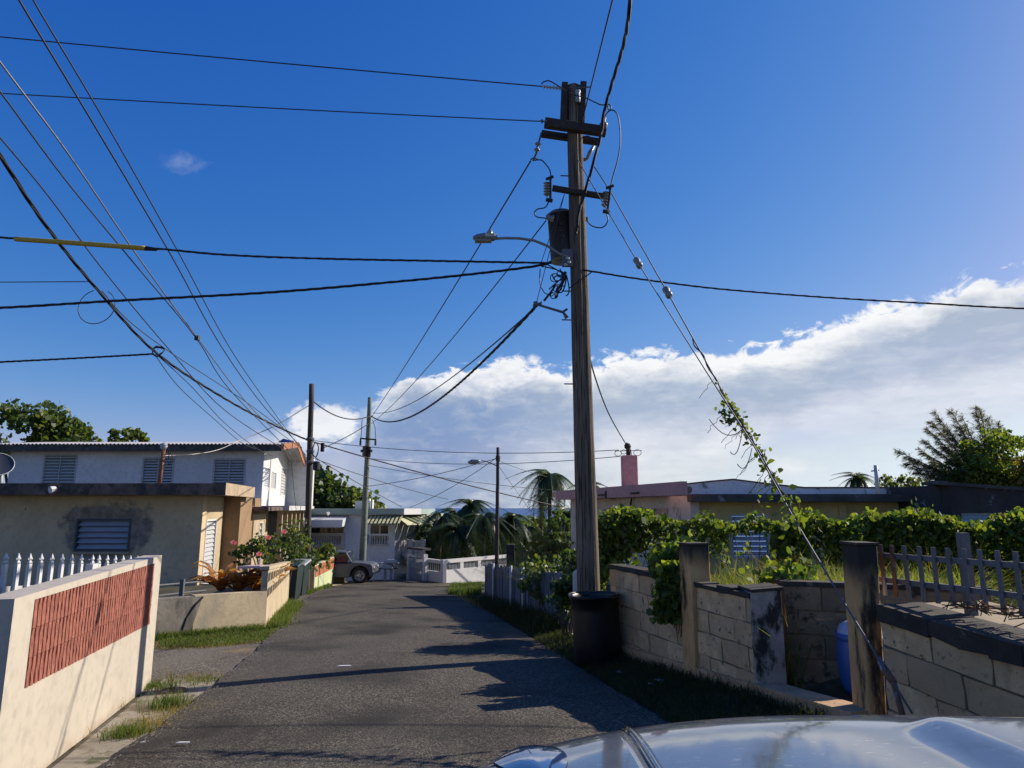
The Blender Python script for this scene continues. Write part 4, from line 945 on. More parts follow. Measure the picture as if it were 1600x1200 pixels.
# ------------------------------------------------------------------ pickup truck
def pickup():
    w0 = gnd(561, 913); t = thing('pickup_truck', 'old dull grey pickup parked nose-out beside the yellow gate pier', 'pickup truck', (w0.x, w0.y, w0.z))
    yaw = radians(1); R = Matrix.Rotation(yaw, 4, 'Z'); O = Vector((w0.x, w0.y, w0.z)); r = .31
    # local: x forward from front axle, y across (0 = near side, + = far side), z up
    def P(x, y, z): return O + (R @ Vector((x, y, z)))
    Wd = 1.2
    def extr(poly, y0, y1, name, m, bevel=0, parent=t):
        mb = MB(); n = len(poly); i = 0; mb.v = [tuple(P(x, y0, z)) for x, z in poly] + [tuple(P(x, y1, z)) for x, z in poly]
        mb.f = [tuple(range(n)), tuple(range(2 * n - 1, n - 1, -1))] + [(k, (k + 1) % n, n + (k + 1) % n, n + k) for k in range(n)]; mb.m = [0] * len(mb.f)
        return part(name, mb, m, parent, bevel=bevel)
    arch = [(.37 * cos(a), .30 + .37 * sin(a)) for a in [radians(d) for d in range(-8, 189, 14)]]   # front arch
    body = [(.47, .34)] + [(x, z) for x, z in arch][0:] + [(-.42, .24), (-1.9, .24), (-1.95, .72), (-.42, .76), (-.30, .79), (.1, .77), (.38, .73), (.47, .68), (.50, .52)]
    extr(body, 0, Wd, 'body', M['truck'], .02)
    cab = [(-.29, .79), (-.54, 1.17), (-.98, 1.20), (-1.12, 1.17), (-1.2, .765), (-.4, .765)]
    extr(cab, .08, Wd - .08, 'cab', M['truck'], .03)
    extr([(-.42, .81), (-.58, 1.11), (-.80, 1.12), (-.80, .81)], .068, .079, 'side_window', M['glass'])
    extr([(-.84, .81), (-.84, 1.12), (-1.03, 1.12), (-1.09, .81)], .068, .079, 'side_window', M['glass'])
    ws = MB(); ws.hexa([P(-.285, .13, .82), P(-.285, Wd - .13, .82), P(-.32, Wd - .13, .82), P(-.32, .13, .82), P(-.50, .17, 1.14), P(-.50, Wd - .17, 1.14), P(-.53, Wd - .17, 1.14), P(-.53, .17, 1.14)])
    part('windshield', ws, mat('sky_lit_glass', (.06, .085, .12), .05, .02, 2, 0, coat=1), t)
    m = MB(); m.hexa([P(.48, -.02, .34), P(.58, -.02, .34), P(.58, Wd + .02, .34), P(.48, Wd + .02, .34), P(.48, -.02, .44), P(.58, -.02, .44), P(.58, Wd + .02, .44), P(.48, Wd + .02, .44)]); part('bumper', m, M['chrome'], t, bevel=.02)
    m = MB(); m.hexa([P(.49, .3, .48), P(.515, .3, .48), P(.515, Wd - .3, .48), P(.49, Wd - .3, .48), P(.48, .3, .64), P(.50, .3, .64), P(.50, Wd - .3, .64), P(.48, Wd - .3, .64)]); part('grille', m, M['frame_dark'], t)
    for y in (.2, Wd - .2):
        m = MB(); m.lathe(P(.485, y, .57), [(0, .05), (.06, .045), (.075, 0)], 14, axis=tuple(R @ Vector((1, 0, 0)))); part('headlight', m, M['porcelain'], t, True)
    m = MB(); c = P(-.86, -.1, 1.08); m.hexa([P(-.44, -.12, .80), P(-.40, -.12, .80), P(-.40, .05, .80), P(-.44, .05, .80), P(-.44, -.12, .90), P(-.40, -.12, .90), P(-.40, .03, .88), P(-.44, .03, .88)]); part('wing_mirror', m, M['frame_dark'], t)
    m = MB(); m.hexa([P(-1.0, -.025, .66), P(-.9, -.025, .66), P(-.9, .0, .66), P(-1.0, .0, .66), P(-1.0, -.025, .68), P(-.9, -.025, .68), P(-.9, .0, .68), P(-1.0, .0, .68)]); part('door_handle', m, M['chrome'], t)
    ax = tuple(R @ Vector((0, -1, 0)))
    for y in (.02, Wd - .24):
        w = MB(); w.lathe(P(0, y + .22, r), [(.17, 0), (r - .04, 0), (r, .04), (r, .18), (r - .04, .22), (.19, .22), (.18, .19)], 24, axis=ax); ty = part('wheel', w, M['tyre'], t, True)
        w = MB(); w.lathe(P(0, y + .22, r), [(0, .16), (.07, .19), (.08, .15), (.15, .15), (.17, .20), (.19, .21), (.195, .19)], 20, axis=ax); part('rim', w, M['rim'], ty, True)
        for k in range(5):
            a = 2 * pi * k / 5; w = MB(); w.lathe(P(.115 * cos(a), y + .045, r + .115 * sin(a)), [(.018, 0), (.018, .03), (0, .03)], 6, axis=ax); part('wheel_slot', w, M['dark'], ty)
pickup()

def mailboxes():
    p = gnd(606, 909); z0 = p.z; t = thing('mailbox_stand', 'wooden posts carrying pale metal mailboxes beside the pickup', 'mailbox stand', p)
    for dx in (-.12, .12):
        m = MB(); m.box(p.x + dx - .05, p.x + dx + .05, p.y - .04, p.y + .04, z0 - .1, z0 + .5); part('post', m, M['white_dirty'], t)
    m = MB(); m.box(p.x - .38, p.x + .38, p.y - .22, p.y + .18, z0 + .501, z0 + .53); part('board', m, M['frame_dark'], t)
    for dx, dz, hh in ((-.02, .531, .16), (.10, .75, .11)):
        x = p.x + dx; zb = z0 + dz; mb = MB(); prof = [(-.16, 0), (.16, 0), (.16, hh * .6), (.11, hh * .92), (0, hh * 1.05), (-.11, hh * .92), (-.16, hh * .6)]
        mb.v = [(x + a * 1.3, p.y - .25, zb + b) for a, b in prof] + [(x + a * 1.3, p.y + .25, zb + b) for a, b in prof]; n = 7
        mb.f = [tuple(range(n)), tuple(range(2 * n - 1, n - 1, -1))] + [(k, (k + 1) % n, n + (k + 1) % n, n + k) for k in range(n)]; mb.m = [0] * len(mb.f); part('mailbox', mb, M['slat_white'], t)
    m = MB(); m.box(p.x - .3, p.x + .42, p.y - .2, p.y + .15, z0 + .72, z0 + .745); m.box(p.x + .3, p.x + .34, p.y, p.y + .05, z0 + .53, z0 + .72); part('board', m, M['slat_grey'], t)
mailboxes()

# ------------------------------------------------------------------ poles
def pole_pts(base, top, r0, r1, n=14, wob=.0):
    b = Vector(base); t = Vector(top); P = [b.lerp(t, k / n) for k in range(n + 1)]
    P = [p + Vector((random.uniform(-wob, wob), random.uniform(-wob, wob), 0)) for p in P]
    return P, [r0 + (r1 - r0) * k / n for k in range(n + 1)]
YP = 8.85
POLE_B = at(921, 925, YP); POLE_B.z = ground(POLE_B.x, YP) - .3; POLE_T = at(896, 136, YP)
_b = at(920, 925, YP); _k = (POLE_T - _b) / (POLE_T.z - _b.z); POLE_B = _b + _k * (POLE_B.z - _b.z)
def PZ(px, py, dy=0.0): return at(px, py, YP + dy)
def main_pole():
    t = thing('utility_pole', 'tall weathered wooden utility pole rising behind the black drum', 'utility pole', (POLE_B.x, POLE_B.y, POLE_B.z + .3))
    P, Rr = pole_pts(POLE_B, POLE_T, .148, .10, 40, .002)
    # cracked, faceted pole: radius perturbed per angle
    mb = MB(); n = 22; off = [random.uniform(-.006, .006) for _ in range(n)]; off[4] = -.022; off[11] = -.018; off[17] = -.02
    for k, (p, r) in enumerate(zip(P, Rr)):
        for j in range(n):
            a = 2 * pi * j / n + .01 * k; rr = r + off[j] * (.7 + .3 * sin(k * .8 + j)); mb.v.append((p.x + rr * cos(a), p.y + rr * sin(a), p.z))
    for k in range(len(P) - 1):
        for j in range(n): mb.f.append((k * n + j, k * n + (j + 1) % n, (k + 1) * n + (j + 1) % n, (k + 1) * n + j)); mb.m.append(0)
    mb.f.append(tuple((len(P) - 1) * n + j for j in range(n))); mb.m.append(0)
    part('pole', mb, M['wood'], t)
    def plank(a, b, w, dep, name, m=M['wood_dark'], side=(1, 0, 0)):
        a = Vector(a); b = Vector(b); d = (b - a).normalized(); y = Vector((0, 1, 0)); y = (y - d * y.dot(d)).normalized(); s = d.cross(y)
        q = [a - s * w - y * dep, a + s * w - y * dep, a + s * w + y * dep, a - s * w + y * dep]; q += [c + (b - a) for c in q]
        mb = MB(); mb.hexa(q); return part(name, mb, m, t, bevel=.004)
    plank(PZ(880, 193, -.02), PZ(882.5, 132, -.02), .045, .07, 'top_plank'); plank(PZ(908, 193, -.02), PZ(911.5, 131, -.02), .045, .07, 'top_plank')
    plank(PZ(851, 192, -.17), PZ(947, 206, -.17), .062, .05, 'crossarm'); plank(PZ(846, 209, .17), PZ(936, 222, .17), .04, .045, 'crossarm')
    plank(PZ(863, 294, -.16), PZ(949, 308, -.16), .034, .035, 'crossarm')
    # pole-top insulator, long rod
    m = MB(); m.tube([PZ(888, 137, -.16), PZ(923, 136, -.16)], .010, 6); part('through_bolt', m, M['galv'], t)
    m = MB(); m.lathe(PZ(903, 160, -.14), [(.02, 0), (.035, .02), (.035, .12), (.028, .13), (.04, .15), (.04, .18), (0, .2)], 12); part('pin_insulator', m, M['slat_grey'], t, True)
    # strain insulator on the upper left wire
    def shed(a, b, n, r, name, m_):
        a = Vector(a); b = Vector(b); L_ = (b - a).length; prof = []
        for k in range(n): prof += [(r * .35, L_ * k / n), (r, L_ * (k + .35) / n), (r * .9, L_ * (k + .5) / n), (r * .35, L_ * (k + .6) / n)]
        mb = MB(); mb.lathe(a, [(0, 0)] + prof + [(r * .35, L_), (0, L_)], 12, axis=tuple(b - a)); return part(name, mb, m_, t, True)
    shed(PZ(877, 138, -.1), PZ(847, 135, -.1), 6, .036, 'strain_insulator', M['glassy'])
    shed(PZ(855, 190, -.24), PZ(843, 189, -.24), 2, .03, 'strain_insulator', M['galv'])
    shed(PZ(841, 222, .1), PZ(838, 240, .1), 2, .045, 'strain_insulator', M['porcelain'])
    m = MB(); m.tube([PZ(846, 207, .1), PZ(842, 222, .1)], .014, 6); m.tube([PZ(838, 240, .1), PZ(834, 249, .1)], .016, 6); m.tube([PZ(829, 250, .1), PZ(835, 246, .1), PZ(841, 250, .1)], .012, 5); part('shackle', m, M['galv'], t)
    shed(PZ(942, 202, -.24), PZ(945, 184, -.24), 1, .06, 'pin_insulator', M['porcelain'])
    m = MB(); m.tube([PZ(928, 228, .1), PZ(922, 238, .1), PZ(917, 248, .1), PZ(911, 250, .1)], [.02, .03, .022, .03], 7); part('shackle', m, M['porcelain'], t, True)
    # fused cutouts at both ends of the lower arm
    for a, b, sx in ((PZ(860, 278, -.22), PZ(860, 314, -.22), -1), (PZ(954, 292, -.22), PZ(949, 332, -.22), 1)):
        shed(a.lerp(b, .15) + Vector((-.045 * 1, .03, 0)), a.lerp(b, .75) + Vector((-.045, .03, 0)), 5, .05, 'cutout_insulator', M['porcelain'])
        m = MB(); m.tube([a, b], .016, 8); m.tube([a + Vector((-.06, 0, -.02)), a + Vector((.04, 0, .02))], .02, 6); m.tube([b + Vector((-.06, 0, .02)), b + Vector((.03, 0, 0))], .026, 6); part('fuse_tube', m, M['wood_dark'], t)
    # transformer
    tt = PZ(875, 334, .16); tb = PZ(881, 408, .16); tx = thing('pole_transformer', 'black cylindrical transformer mounted high on the left of the wooden pole', 'transformer', tb)
    L_ = tt.z - tb.z; ax = (tt - tb); mb = MB(); r = .18
    mb.lathe(tb, [(0, 0), (r * .97, 0), (r, .02), (r, L_ * .93), (r * 1.06, L_ * .935), (r * 1.06, L_ * .965), (r * .8, L_ * 1.0), (0, L_ * 1.02)], 28, axis=tuple(ax)); part('tank', mb, M['black_tank'], tx, True)
    mb = MB(); mb.lathe(tb + ax * .935, [(r * 1.07, 0), (r * 1.07, .025), (r * .82, .06), (0, .07)], 28, axis=tuple(ax)); part('lid', mb, M['galv'], tx, True)
    mb = MB(); mb.lathe(tb - ax * .0, [(0, -.005), (r * .99, -.005), (r * .99, .10), (r * 1.01, .10)], 28, axis=tuple(ax)); part('base_ring', mb, M['lamp_metal'], tx, True)
    for q, e in ((PZ(866, 342, .02), PZ(853, 339, .02)), (PZ(905, 343, .1), PZ(918, 342, .1))):
        d = e - q; mb = MB(); mb.lathe(q, [(.05, 0), (.05, .04), (.03, .05), (.045, .08), (.03, .10), (.04, d.length), (0, d.length)], 10, axis=tuple(d)); part('bushing', mb, M['porcelain'], tx, True)
    # worn, no longer legible pale markings on the tank
    m = MB()
    for x0, y0, x1, y1 in ((875, 350.5, 879, 346.5), (873.5, 356, 876, 356), (873, 360.5, 879.5, 359.5), (880, 367, 881.5, 371), (877, 375, 879, 375), (878, 380, 880.5, 376)):
        a_ = PZ(x0, y0, .16 - r * 1.06); b_ = PZ(x1, y1, .16 - r * 1.06); m.tube([a_, b_], .006, 4)
    part('worn_marking', m, M['label_white'], tx, kind='stuff')
    m = MB(); 
    for z in (.2, .75): q = tb + ax * z; m.box(q.x + .08, POLE_T.x + .1, q.y - .03, q.y + .03, q.z - .03, q.z + .03)
    part('mount', m, M['galv'], tx)
    # street lamp
    l0 = PZ(890, 403, -.16); l1 = PZ(772, 373, -.25); lt = thing('street_lamp', 'grey street lamp on a curved arm reaching left from the tall wooden pole', 'street lamp', l0)
    pts = [l0, PZ(873, 396, -.18), PZ(855, 384, -.2), PZ(835, 376, -.22), PZ(812, 372.5, -.23), PZ(790, 372, -.24), l1]
    m = MB(); m.tube(pts, .019, 8); part('arm', m, M['lamp_metal'], lt, True)
    m = MB(); m.box(l0.x - .10, l0.x + .04, l0.y - .02, l0.y + .03, l0.z - .12, l0.z + .12); part('bracket', m, M['galv'], lt)
    h0, h1 = PZ(777, 370, -.25), PZ(739, 371, -.3); d = (h1 - h0); m = MB()
    for q, w, zt, zb in ((0, .025, .025, .02), (.12, .05, .035, .045), (.5, .075, .045, .055), (.85, .06, .03, .045), (1, .03, .008, .02)):
        c = h0 + d * q; m.v += [(c.x, c.y - w, c.z - zb * .3), (c.x, c.y - w * .6, c.z + zt), (c.x, c.y + w * .6, c.z + zt), (c.x, c.y + w, c.z - zb * .3), (c.x, c.y + w * .6, c.z - zb), (c.x, c.y - w * .6, c.z - zb)]
    for k in range(4):
        for j in range(6): m.f.append((k * 6 + j, k * 6 + (j + 1) % 6, k * 6 + 6 + (j + 1) % 6, k * 6 + 6 + j)); m.m.append(0)
    m.f += [tuple(range(5, -1, -1)), tuple(range(24, 30))]; m.m += [0, 0]; part('lamp_head', m, M['lamp_metal'], lt)
    m = MB(); c = h0 + d * .55; m.box(c.x - .12, c.x + .1, c.y - .05, c.y + .05, c.z - .066, c.z - .05); part('lens', m, M['lamp_glass'], lt)
    m = MB(); c = PZ(766, 366, -.25); m.lathe(c, [(.03, 0), (.03, .05), (.02, .06), (0, .06)], 10); part('photocell', m, M['lamp_glass'], lt, True)
    # side bracket with cable clamps
    m = MB(); m.tube([PZ(886, 497, -.1), PZ(880, 488, -.12), PZ(840, 476, -.2)], [.03, .018, .016], 7); m.tube([PZ(886, 483, -.1), PZ(880, 487, -.12)], .018, 6); part('cable_bracket', m, M['galv'], t)
    m = MB(); m.lathe(PZ(837, 475, -.2), [(0, -.03), (.03, -.02), (.03, .03), (0, .04)], 8); m.tube([PZ(833, 478, -.2), PZ(846, 474, -.2)], .02, 6); part('cable_clamp', m, M['galv'], t)
    # climbing bolts
    for px, py, s_ in ((884, 500, -1), (904, 484, 1), (905, 513, 1), (906, 405, 1), (905, 382, 1), (905, 376, 1), (900, 250, 1), (882, 275, -1), (908, 420, 1), (884, 455, -1), (910, 640, 1), (888, 600, -1), (917, 740, 1)):
        p = PZ(px, py, -.02); m = MB(); m.tube([p - Vector((s_ * .07, 0, 0)), p + Vector((s_ * .055, -.01, 0))], .009, 6); part('bolt', m, M['galv'], t)
    # tangled service connections left of the pole
    random.seed(5); m = MB()
    hub = PZ(885, 430, -.12)
    ends = [(851, 411), (846, 416), (866, 436), (872, 456), (868, 465), (878, 446), (858, 452), (863, 428), (875, 420), (884, 462)]
    for i, (ex, ey) in enumerate(ends):
        e = PZ(ex, ey, -.15); mid = hub.lerp(e, .5) + Vector((random.uniform(-.1, .1), random.uniform(-.05, .05), random.uniform(-.2, .05)))
        pts = []
        for k in range(11):
            q = k / 10; pts.append(hub * (1 - q) ** 2 + mid * 2 * q * (1 - q) + e * q * q)
        m.tube(pts, .009, 5)
    for (cx, cy, rr) in ((868, 434, .07), (871, 450, .06), (866, 462, .05), (876, 428, .05)):
        c = PZ(cx, cy, -.16); m.tube([c + Vector((rr * cos(a), .02 * sin(2 * a), rr * .8 * sin(a))) for a in [k * .5 for k in range(13)]], .007, 5)
    m.tube([PZ(844, 420, -.1), PZ(843, 440, -.1), PZ(846, 450, -.1), PZ(851, 458, -.1), PZ(862, 463, -.1), PZ(868, 458, -.1)], .007, 5)
    m.tube([PZ(884, 425, -.16), PZ(880, 432, -.16), PZ(878, 442, -.16), PZ(871, 452, -.16), PZ(868, 466, -.16)], [.02, .026, .018, .022, .016], 7)
    m.tube([PZ(850, 470, -.2), PZ(862, 455, -.2), PZ(868, 445, -.18)], .016, 6)
    part('service_leads', m, M['wire'], t, True, kind='stuff')
    m = MB()
    for (cx, cy) in ((887, 404), (889, 410), (884, 414), (871, 446), (868, 460)):
        m.lathe(PZ(cx, cy, -.2), [(0, -.02), (.024, -.01), (.024, .015), (0, .025)], 8)
    part('connector', m, M['slat_white'], t, kind='stuff')
    # jumper leads
    def lead(pts, r=.009, dy=-.24):
        P_ = [PZ(x, y, dy) for x, y in pts]; out = []
        for k in range(len(P_) - 1):
            p0 = P_[max(k - 1, 0)]; p1 = P_[k]; p2 = P_[k + 1]; p3 = P_[min(k + 2, len(P_) - 1)]
            for s_ in range(6):
                q = s_ / 6; out.append(.5 * ((2 * p1) + (p2 - p0) * q + (2 * p0 - 5 * p1 + 4 * p2 - p3) * q * q + (3 * p1 - p0 - 3 * p2 + p3) * q ** 3))
        out.append(P_[-1]); m = MB(); m.tube(out, r, 5); return part('jumper_lead', m, M['wire'], t, True)
    lead([(846, 131), (852, 127), (860, 127), (875, 136), (890, 146), (915, 153), (930, 160), (940, 164), (951, 163), (955, 168), (952, 173), (949, 165)])
    lead([(944, 184), (950, 175), (957, 172), (964, 178), (968, 195), (969, 225), (965, 250), (958, 275), (954, 292)])
    lead([(832, 251), (845, 250), (852, 256), (859, 266), (861, 278)], dy=-.1)
    lead([(858, 314), (852, 324), (840, 327), (835, 333), (839, 339), (853, 341)], dy=-.1)
    lead([(917, 345), (925, 353), (938, 356), (946, 352), (950, 343), (947, 333)], dy=-.1)
    lead([(934, 223), (920, 213), (910, 215), (905, 222)], .007)
    return t
main_pole()

def far_poles():
    b = gnd(478.5, 927); t = at(487, 600, b.y); r = thing('utility_pole', 'dark slender wooden pole standing beside the orange-topped wall', 'utility pole', b)
    m = MB(); P, R_ = pole_pts(b - Vector((0, 0, .3)), t, .105, .08, 12, .004); m.tube(P, R_, 12); part('pole', m, M['pole_dark'], r, True)
    m = MB(); c = at(493, 703, b.y - .1); m.tube([c + Vector((.09 * cos(a), .02 * sin(a * 3), .22 * sin(a))) for a in [k * .45 for k in range(44)]], .018, 5); part('cable_coil', m, M['wire'], r, True)
    for py in (686, 705, 722):
        m = MB(); c = at(485, py, b.y); m.lathe(c, [(.10, -.05), (.125, -.02), (.125, .03), (.10, .05)], 12); part('band', m, M['galv'], r)
    m = MB(); c = at(491, 727, b.y - .12); m.box(c.x - .02, c.x + .16, c.y - .1, c.y + .1, c.z - .16, c.z + .12); part('splice_box', m, M['wire'], r, bevel=.03)
    Y2 = 27.6; b2 = at(565, 905, Y2); b2.z = ground(b2.x, Y2); t2 = at(578, 621, Y2); r = thing('utility_pole', 'grey-green pole with a small transformer behind the grey pickup', 'utility pole', b2)
    m = MB(); P, R_ = pole_pts(b2 - Vector((0, 0, .3)), t2, .15, .085, 12, .003); m.tube(P, R_, 12); part('pole', m, M['pole_green'], r, True)
    m = MB(); m.tube([at(563, 685, Y2 - .12), at(587, 687, Y2 - .12)], .035, 6); part('crossarm', m, M['wood_dark'], r)
    for px in (563, 586.5):
        m = MB(); m.lathe(at(px, 696, Y2 - .12), [(0, 0), (.03, 0), (.05, .06), (.03, .1), (.05, .15), (.03, .2), (.03, .28), (0, .28)], 8); part('cutout', m, M['wood_dark'], r)
    c = at(572.5, 714, Y2 - .22); m = MB(); m.lathe(c, [(0, 0), (.15, 0), (.17, .03), (.17, .38), (.18, .39), (.12, .44), (0, .45)], 16); part('transformer', m, M['black_tank'], r, True)
    for px in (565, 580.5):
        m = MB(); m.lathe(at(px, 705, Y2 - .3), [(0, -.04), (.05, -.04), (.05, .06), (0, .06)], 8); part('bushing', m, M['galv'], r)
    m = MB(); m.tube([at(582, 656, Y2 - .1), at(586, 668, Y2 - .2), at(587, 684, Y2 - .15)], .014, 5); m.tube([at(566, 653, Y2 - .1), at(565, 670, Y2 - .15), at(564, 684, Y2 - .15)], .014, 5); part('jumper_lead', m, M['wire'], r)
    Y3 = 25.5; b3 = at(776, 880, Y3); b3.z = ground(b3.x, Y3) - .2; t3 = at(778, 699, Y3); r = thing('utility_pole', 'thin dark pole standing behind the blue-grey board fence with a lamp arm', 'utility pole', b3)
    m = MB(); P, R_ = pole_pts(b3, t3, .085, .06, 12, .005); m.tube(P, R_, 10); part('pole', m, M['pole_dark'], r, True)
    m = MB(); m.lathe(at(778, 716, Y3), [(.07, -.1), (.085, -.08), (.085, .08), (.07, .1)], 10); part('band', m, M['wood_dark'], r)
    t = thing('street_lamp', 'small cobra-head street lamp on the thin dark pole', 'street lamp', at(775, 727, Y3))
    m = MB(); m.tube([at(776, 728, Y3 - .05), at(768, 724, Y3 - .1), at(758, 720.5, Y3 - .1), at(750, 720, Y3 - .1)], .02, 6); part('arm', m, M['lamp_metal'], t, True)
    m = MB(); q0 = at(751, 720.5, Y3 - .1); q1 = at(731, 722.5, Y3 - .1); m.tube([q0, q0.lerp(q1, .25), q0.lerp(q1, .7), q1], [.03, .075, .1, .03], 10); part('lamp_head', m, M['lamp_metal'], t, True)
far_poles()

# ------------------------------------------------------------------ wires
def cat(a, b, sag, n=28):
    a = Vector(a); b = Vector(b); return [a.lerp(b, k / n) - Vector((0, 0, 4 * sag * (k / n) * (1 - k / n))) for k in range(n + 1)]
def poly_curve(P_, n=8):
    out = []
    for k in range(len(P_) - 1):
        p0 = P_[max(k - 1, 0)]; p1 = P_[k]; p2 = P_[k + 1]; p3 = P_[min(k + 2, len(P_) - 1)]
        for s_ in range(n):
            q = s_ / n; out.append(.5 * ((2 * p1) + (p2 - p0) * q + (2 * p0 - 5 * p1 + 4 * p2 - p3) * q * q + (3 * p1 - p0 - 3 * p2 + p3) * q ** 3))
    return out + [P_[-1]]
def wire(label, pts, r, m=None, twist=0, group='overhead wires', name='overhead_wire', wob=0):
    m = m or M['wire_thin']; mb = MB()
    if wob: pts = [p + Vector((0, random.uniform(-wob, wob), random.uniform(-wob, wob))) for p in pts]
    if twist:
        # three strands wound round each other
        dense = []
        for a, b in zip(pts, pts[1:]):
            k = max(1, int((b - a).length / .09)); dense += [a.lerp(b, i / k) for i in range(k)]
        dense.append(pts[-1]); L_ = 0
        for s_ in range(3):
            q = []; L_ = 0
            for i, p in enumerate(dense):
                if i: L_ += (p - dense[i - 1]).length
                t = (dense[min(i + 1, len(dense) - 1)] - dense[max(i - 1, 0)]).normalized(); u = t.cross(Vector((0, 0, 1))).normalized(); v = u.cross(t)
                a = L_ * 2 * pi / twist + s_ * 2 * pi / 3; q.append(p + (u * cos(a) + v * sin(a)) * r * .6)
            mb.tube(q, r * .72, 4, cap=False)
    else: mb.tube(pts, r, 5, cap=False)
    o = link(name, mb.mesh(name, True, fix=False), m); o['label'] = label; o['category'] = 'cable'; o['group'] = group; return o

L3 = [at(487, 690, 21.9), at(487, 625, 21.9)]
def wires():
    W_ = wire; yl = 21.9
    W_('topmost thin wire running left from the top of the tall pole', cat(PZ(847, 135, -.1), at(-300, 28, YP - .3), .02), .009)
    W_('second thin wire running left from the upper crossarm', cat(PZ(843, 189.5, -.24), at(-300, 128, YP - .3), .02), .008)
    W_('twisted service cable running left and passing into the yellow sleeve', poly_curve([PZ(862, 411, -.15), PZ(700, 408, -.2), PZ(500, 404, -.3), PZ(350, 398, -.3), PZ(228, 387, -.3), PZ(0, 371, -.3), PZ(-400, 345, -.3)]), .013, M['wire'], .55)
    m = MB(); m.tube(poly_curve([PZ(24, 373.5, -.3), PZ(120, 380, -.3), PZ(228, 388, -.3)]), .034, 8); solo('line_cover', m, M['yellow'], 'yellow plastic sleeve over the service cable', 'line cover', smooth=True)
    m = MB(); m.tube([PZ(227, 388, -.3), PZ(246, 390, -.3)], [.034, .022], 8); solo('cable_splice', m, M['wire'], 'black taped joint just beside the yellow sleeve', 'cable splice')
    W_('thick twisted service cable sagging left below the yellow sleeve', poly_curve([PZ(862, 409, -.15), PZ(835, 416, -.15), PZ(740, 428, -.2), PZ(610, 441, -.3), PZ(420, 457, -.3), PZ(180, 470, -.3), PZ(0, 481, -.3), PZ(-400, 500, -.3)]), .015, M['wire'], .6)
    W_('twisted service cable running right across the sky to beyond the olive house', poly_curve([PZ(905, 421, -.1), PZ(925, 424, -.1), PZ(1000, 436, -.2), PZ(1120, 451, -.3), PZ(1280, 464, -.4), PZ(1450, 474, -.5), PZ(1600, 482, -.6), PZ(1900, 492, -.8)]), .011, M['wire'], .5)
    W_('short lead hooking from the pole to the right-hand service cable', poly_curve([PZ(890, 450, -.15), PZ(905, 439, -.14), PZ(918, 430, -.12), PZ(926, 424, -.1)]), .008, M['wire'])
    W_('heavy knotted black cable dropping from overhead past the crossarm', poly_curve([at(990, -80, 5.4), at(983, 20, 6.0), at(973, 75, 6.8), at(957, 128, 7.6), at(944, 175, 8.3), at(938, 215, 8.5), at(926, 258, 8.55), at(917, 290, 8.6), at(905, 330, 8.65), PZ(900, 365, -.14)]), .017, M['wire'], 1.1, wob=.008)
    W_('thin wire dropping from overhead to the pole top crossarm', cat(at(972, -60, 5.2), PZ(909, 192, -.18), .0), .009, M['wire'])
    W_('slack drop cable from the tall pole to the pink roof column', poly_curve([PZ(907, 489, -.12), at(915, 530, 10), at(930, 590, 12), at(952, 648, 15), at(978, 694, 18.4)]), .014, M['wire'])
    # to the second pole
    P2 = 27.5
    W_('thin wire from the left insulator of the tall pole down to the grey-green pole', cat(PZ(829, 252, .1), at(578, 655, P2), .1), .012)
    W_('thin wire from the transformer down to the grey-green pole', cat(PZ(853, 345, .1), at(580, 662, P2), .25), .010)
    W_('slender wire below the lamp arm running to the grey-green pole', cat(PZ(846, 472, -.2), at(582, 645, P2), .45), .011)
    W_('sagging twisted cable from the side bracket to the grey-green pole', cat(PZ(838, 478, -.2), at(580, 650, P2), .75), .02, M['wire'], .8)
    W_('black cable slung between the two far poles', cat(at(578, 650, P2), at(488, 626, yl), .33), .022, M['wire'])
    W_('thin wire down the left side of the street lamp from the cutout arm', cat(PZ(882, 303, -.1), PZ(844, 415, -.15), .0), .005)
    W_('thin wire down the left side of the pole to the cable bracket', cat(PZ(882, 303, -.1), PZ(838, 474, -.2), .0), .005)
    # bundle to the left pole
    def bund(label, pts, r, m=None, tw=0, end=(486, 690)):
        P_ = [at(x, y, Y) for x, y, Y in pts] + [at(end[0], end[1], yl - .1)]; W_(label, poly_curve(P_), r, m, tw)
    bund('thickest black bundle cable sweeping from upper left to the dark pole', [(-90, 110, 6.4), (0, 243, 7.6), (70, 350, 8.9), (150, 450, 10.6), (245, 552, 12.9), (350, 622, 16.2), (430, 665, 19.3)], .023, M['wire'], 1.6)
    bund('left of the pair of thin wires entering at the top corner', [(0, -60, 5.2), (30, 0, 5.6), (150, 200, 7.2), (268, 400, 9.8), (345, 540, 13.5), (410, 632, 18.0)], .011, end=(472, 700))
    bund('right of the pair of thin wires entering at the top corner', [(25, -60, 5.2), (52, 0, 5.6), (170, 200, 7.2), (282, 400, 9.8), (360, 545, 13.6), (425, 640, 18.5)], .009, end=(478, 712))
    bund('pale bare wire running diagonally to the clamp', [(-60, 10, 5.6), (0, 97, 6.3), (110, 245, 7.6), (215, 400, 9.6), (308, 527, 12.3), (400, 645, 17.5)], .011, M['wire_grey'], end=(470, 700))
    bund('dark wire meeting the pale wire at the clamp', [(-60, 70, 5.8), (0, 143, 6.3), (100, 278, 7.7), (200, 400, 9.5), (307, 529, 12.4), (360, 610, 15.5)], .010, end=(450, 702))
    bund('thin wire crossing beneath the thick bundle', [(-60, 150, 6.4), (0, 215, 7.0), (80, 312, 8.2), (160, 420, 9.8), (260, 541, 12.5), (350, 640, 16.0)], .010, end=(440, 700))
    bund('fine wire leaving the bundle near the big loop', [(160, 455, 10.8), (200, 500, 11.5), (270, 553, 13.0), (380, 625, 17.0), (440, 668, 19.8)], .009)
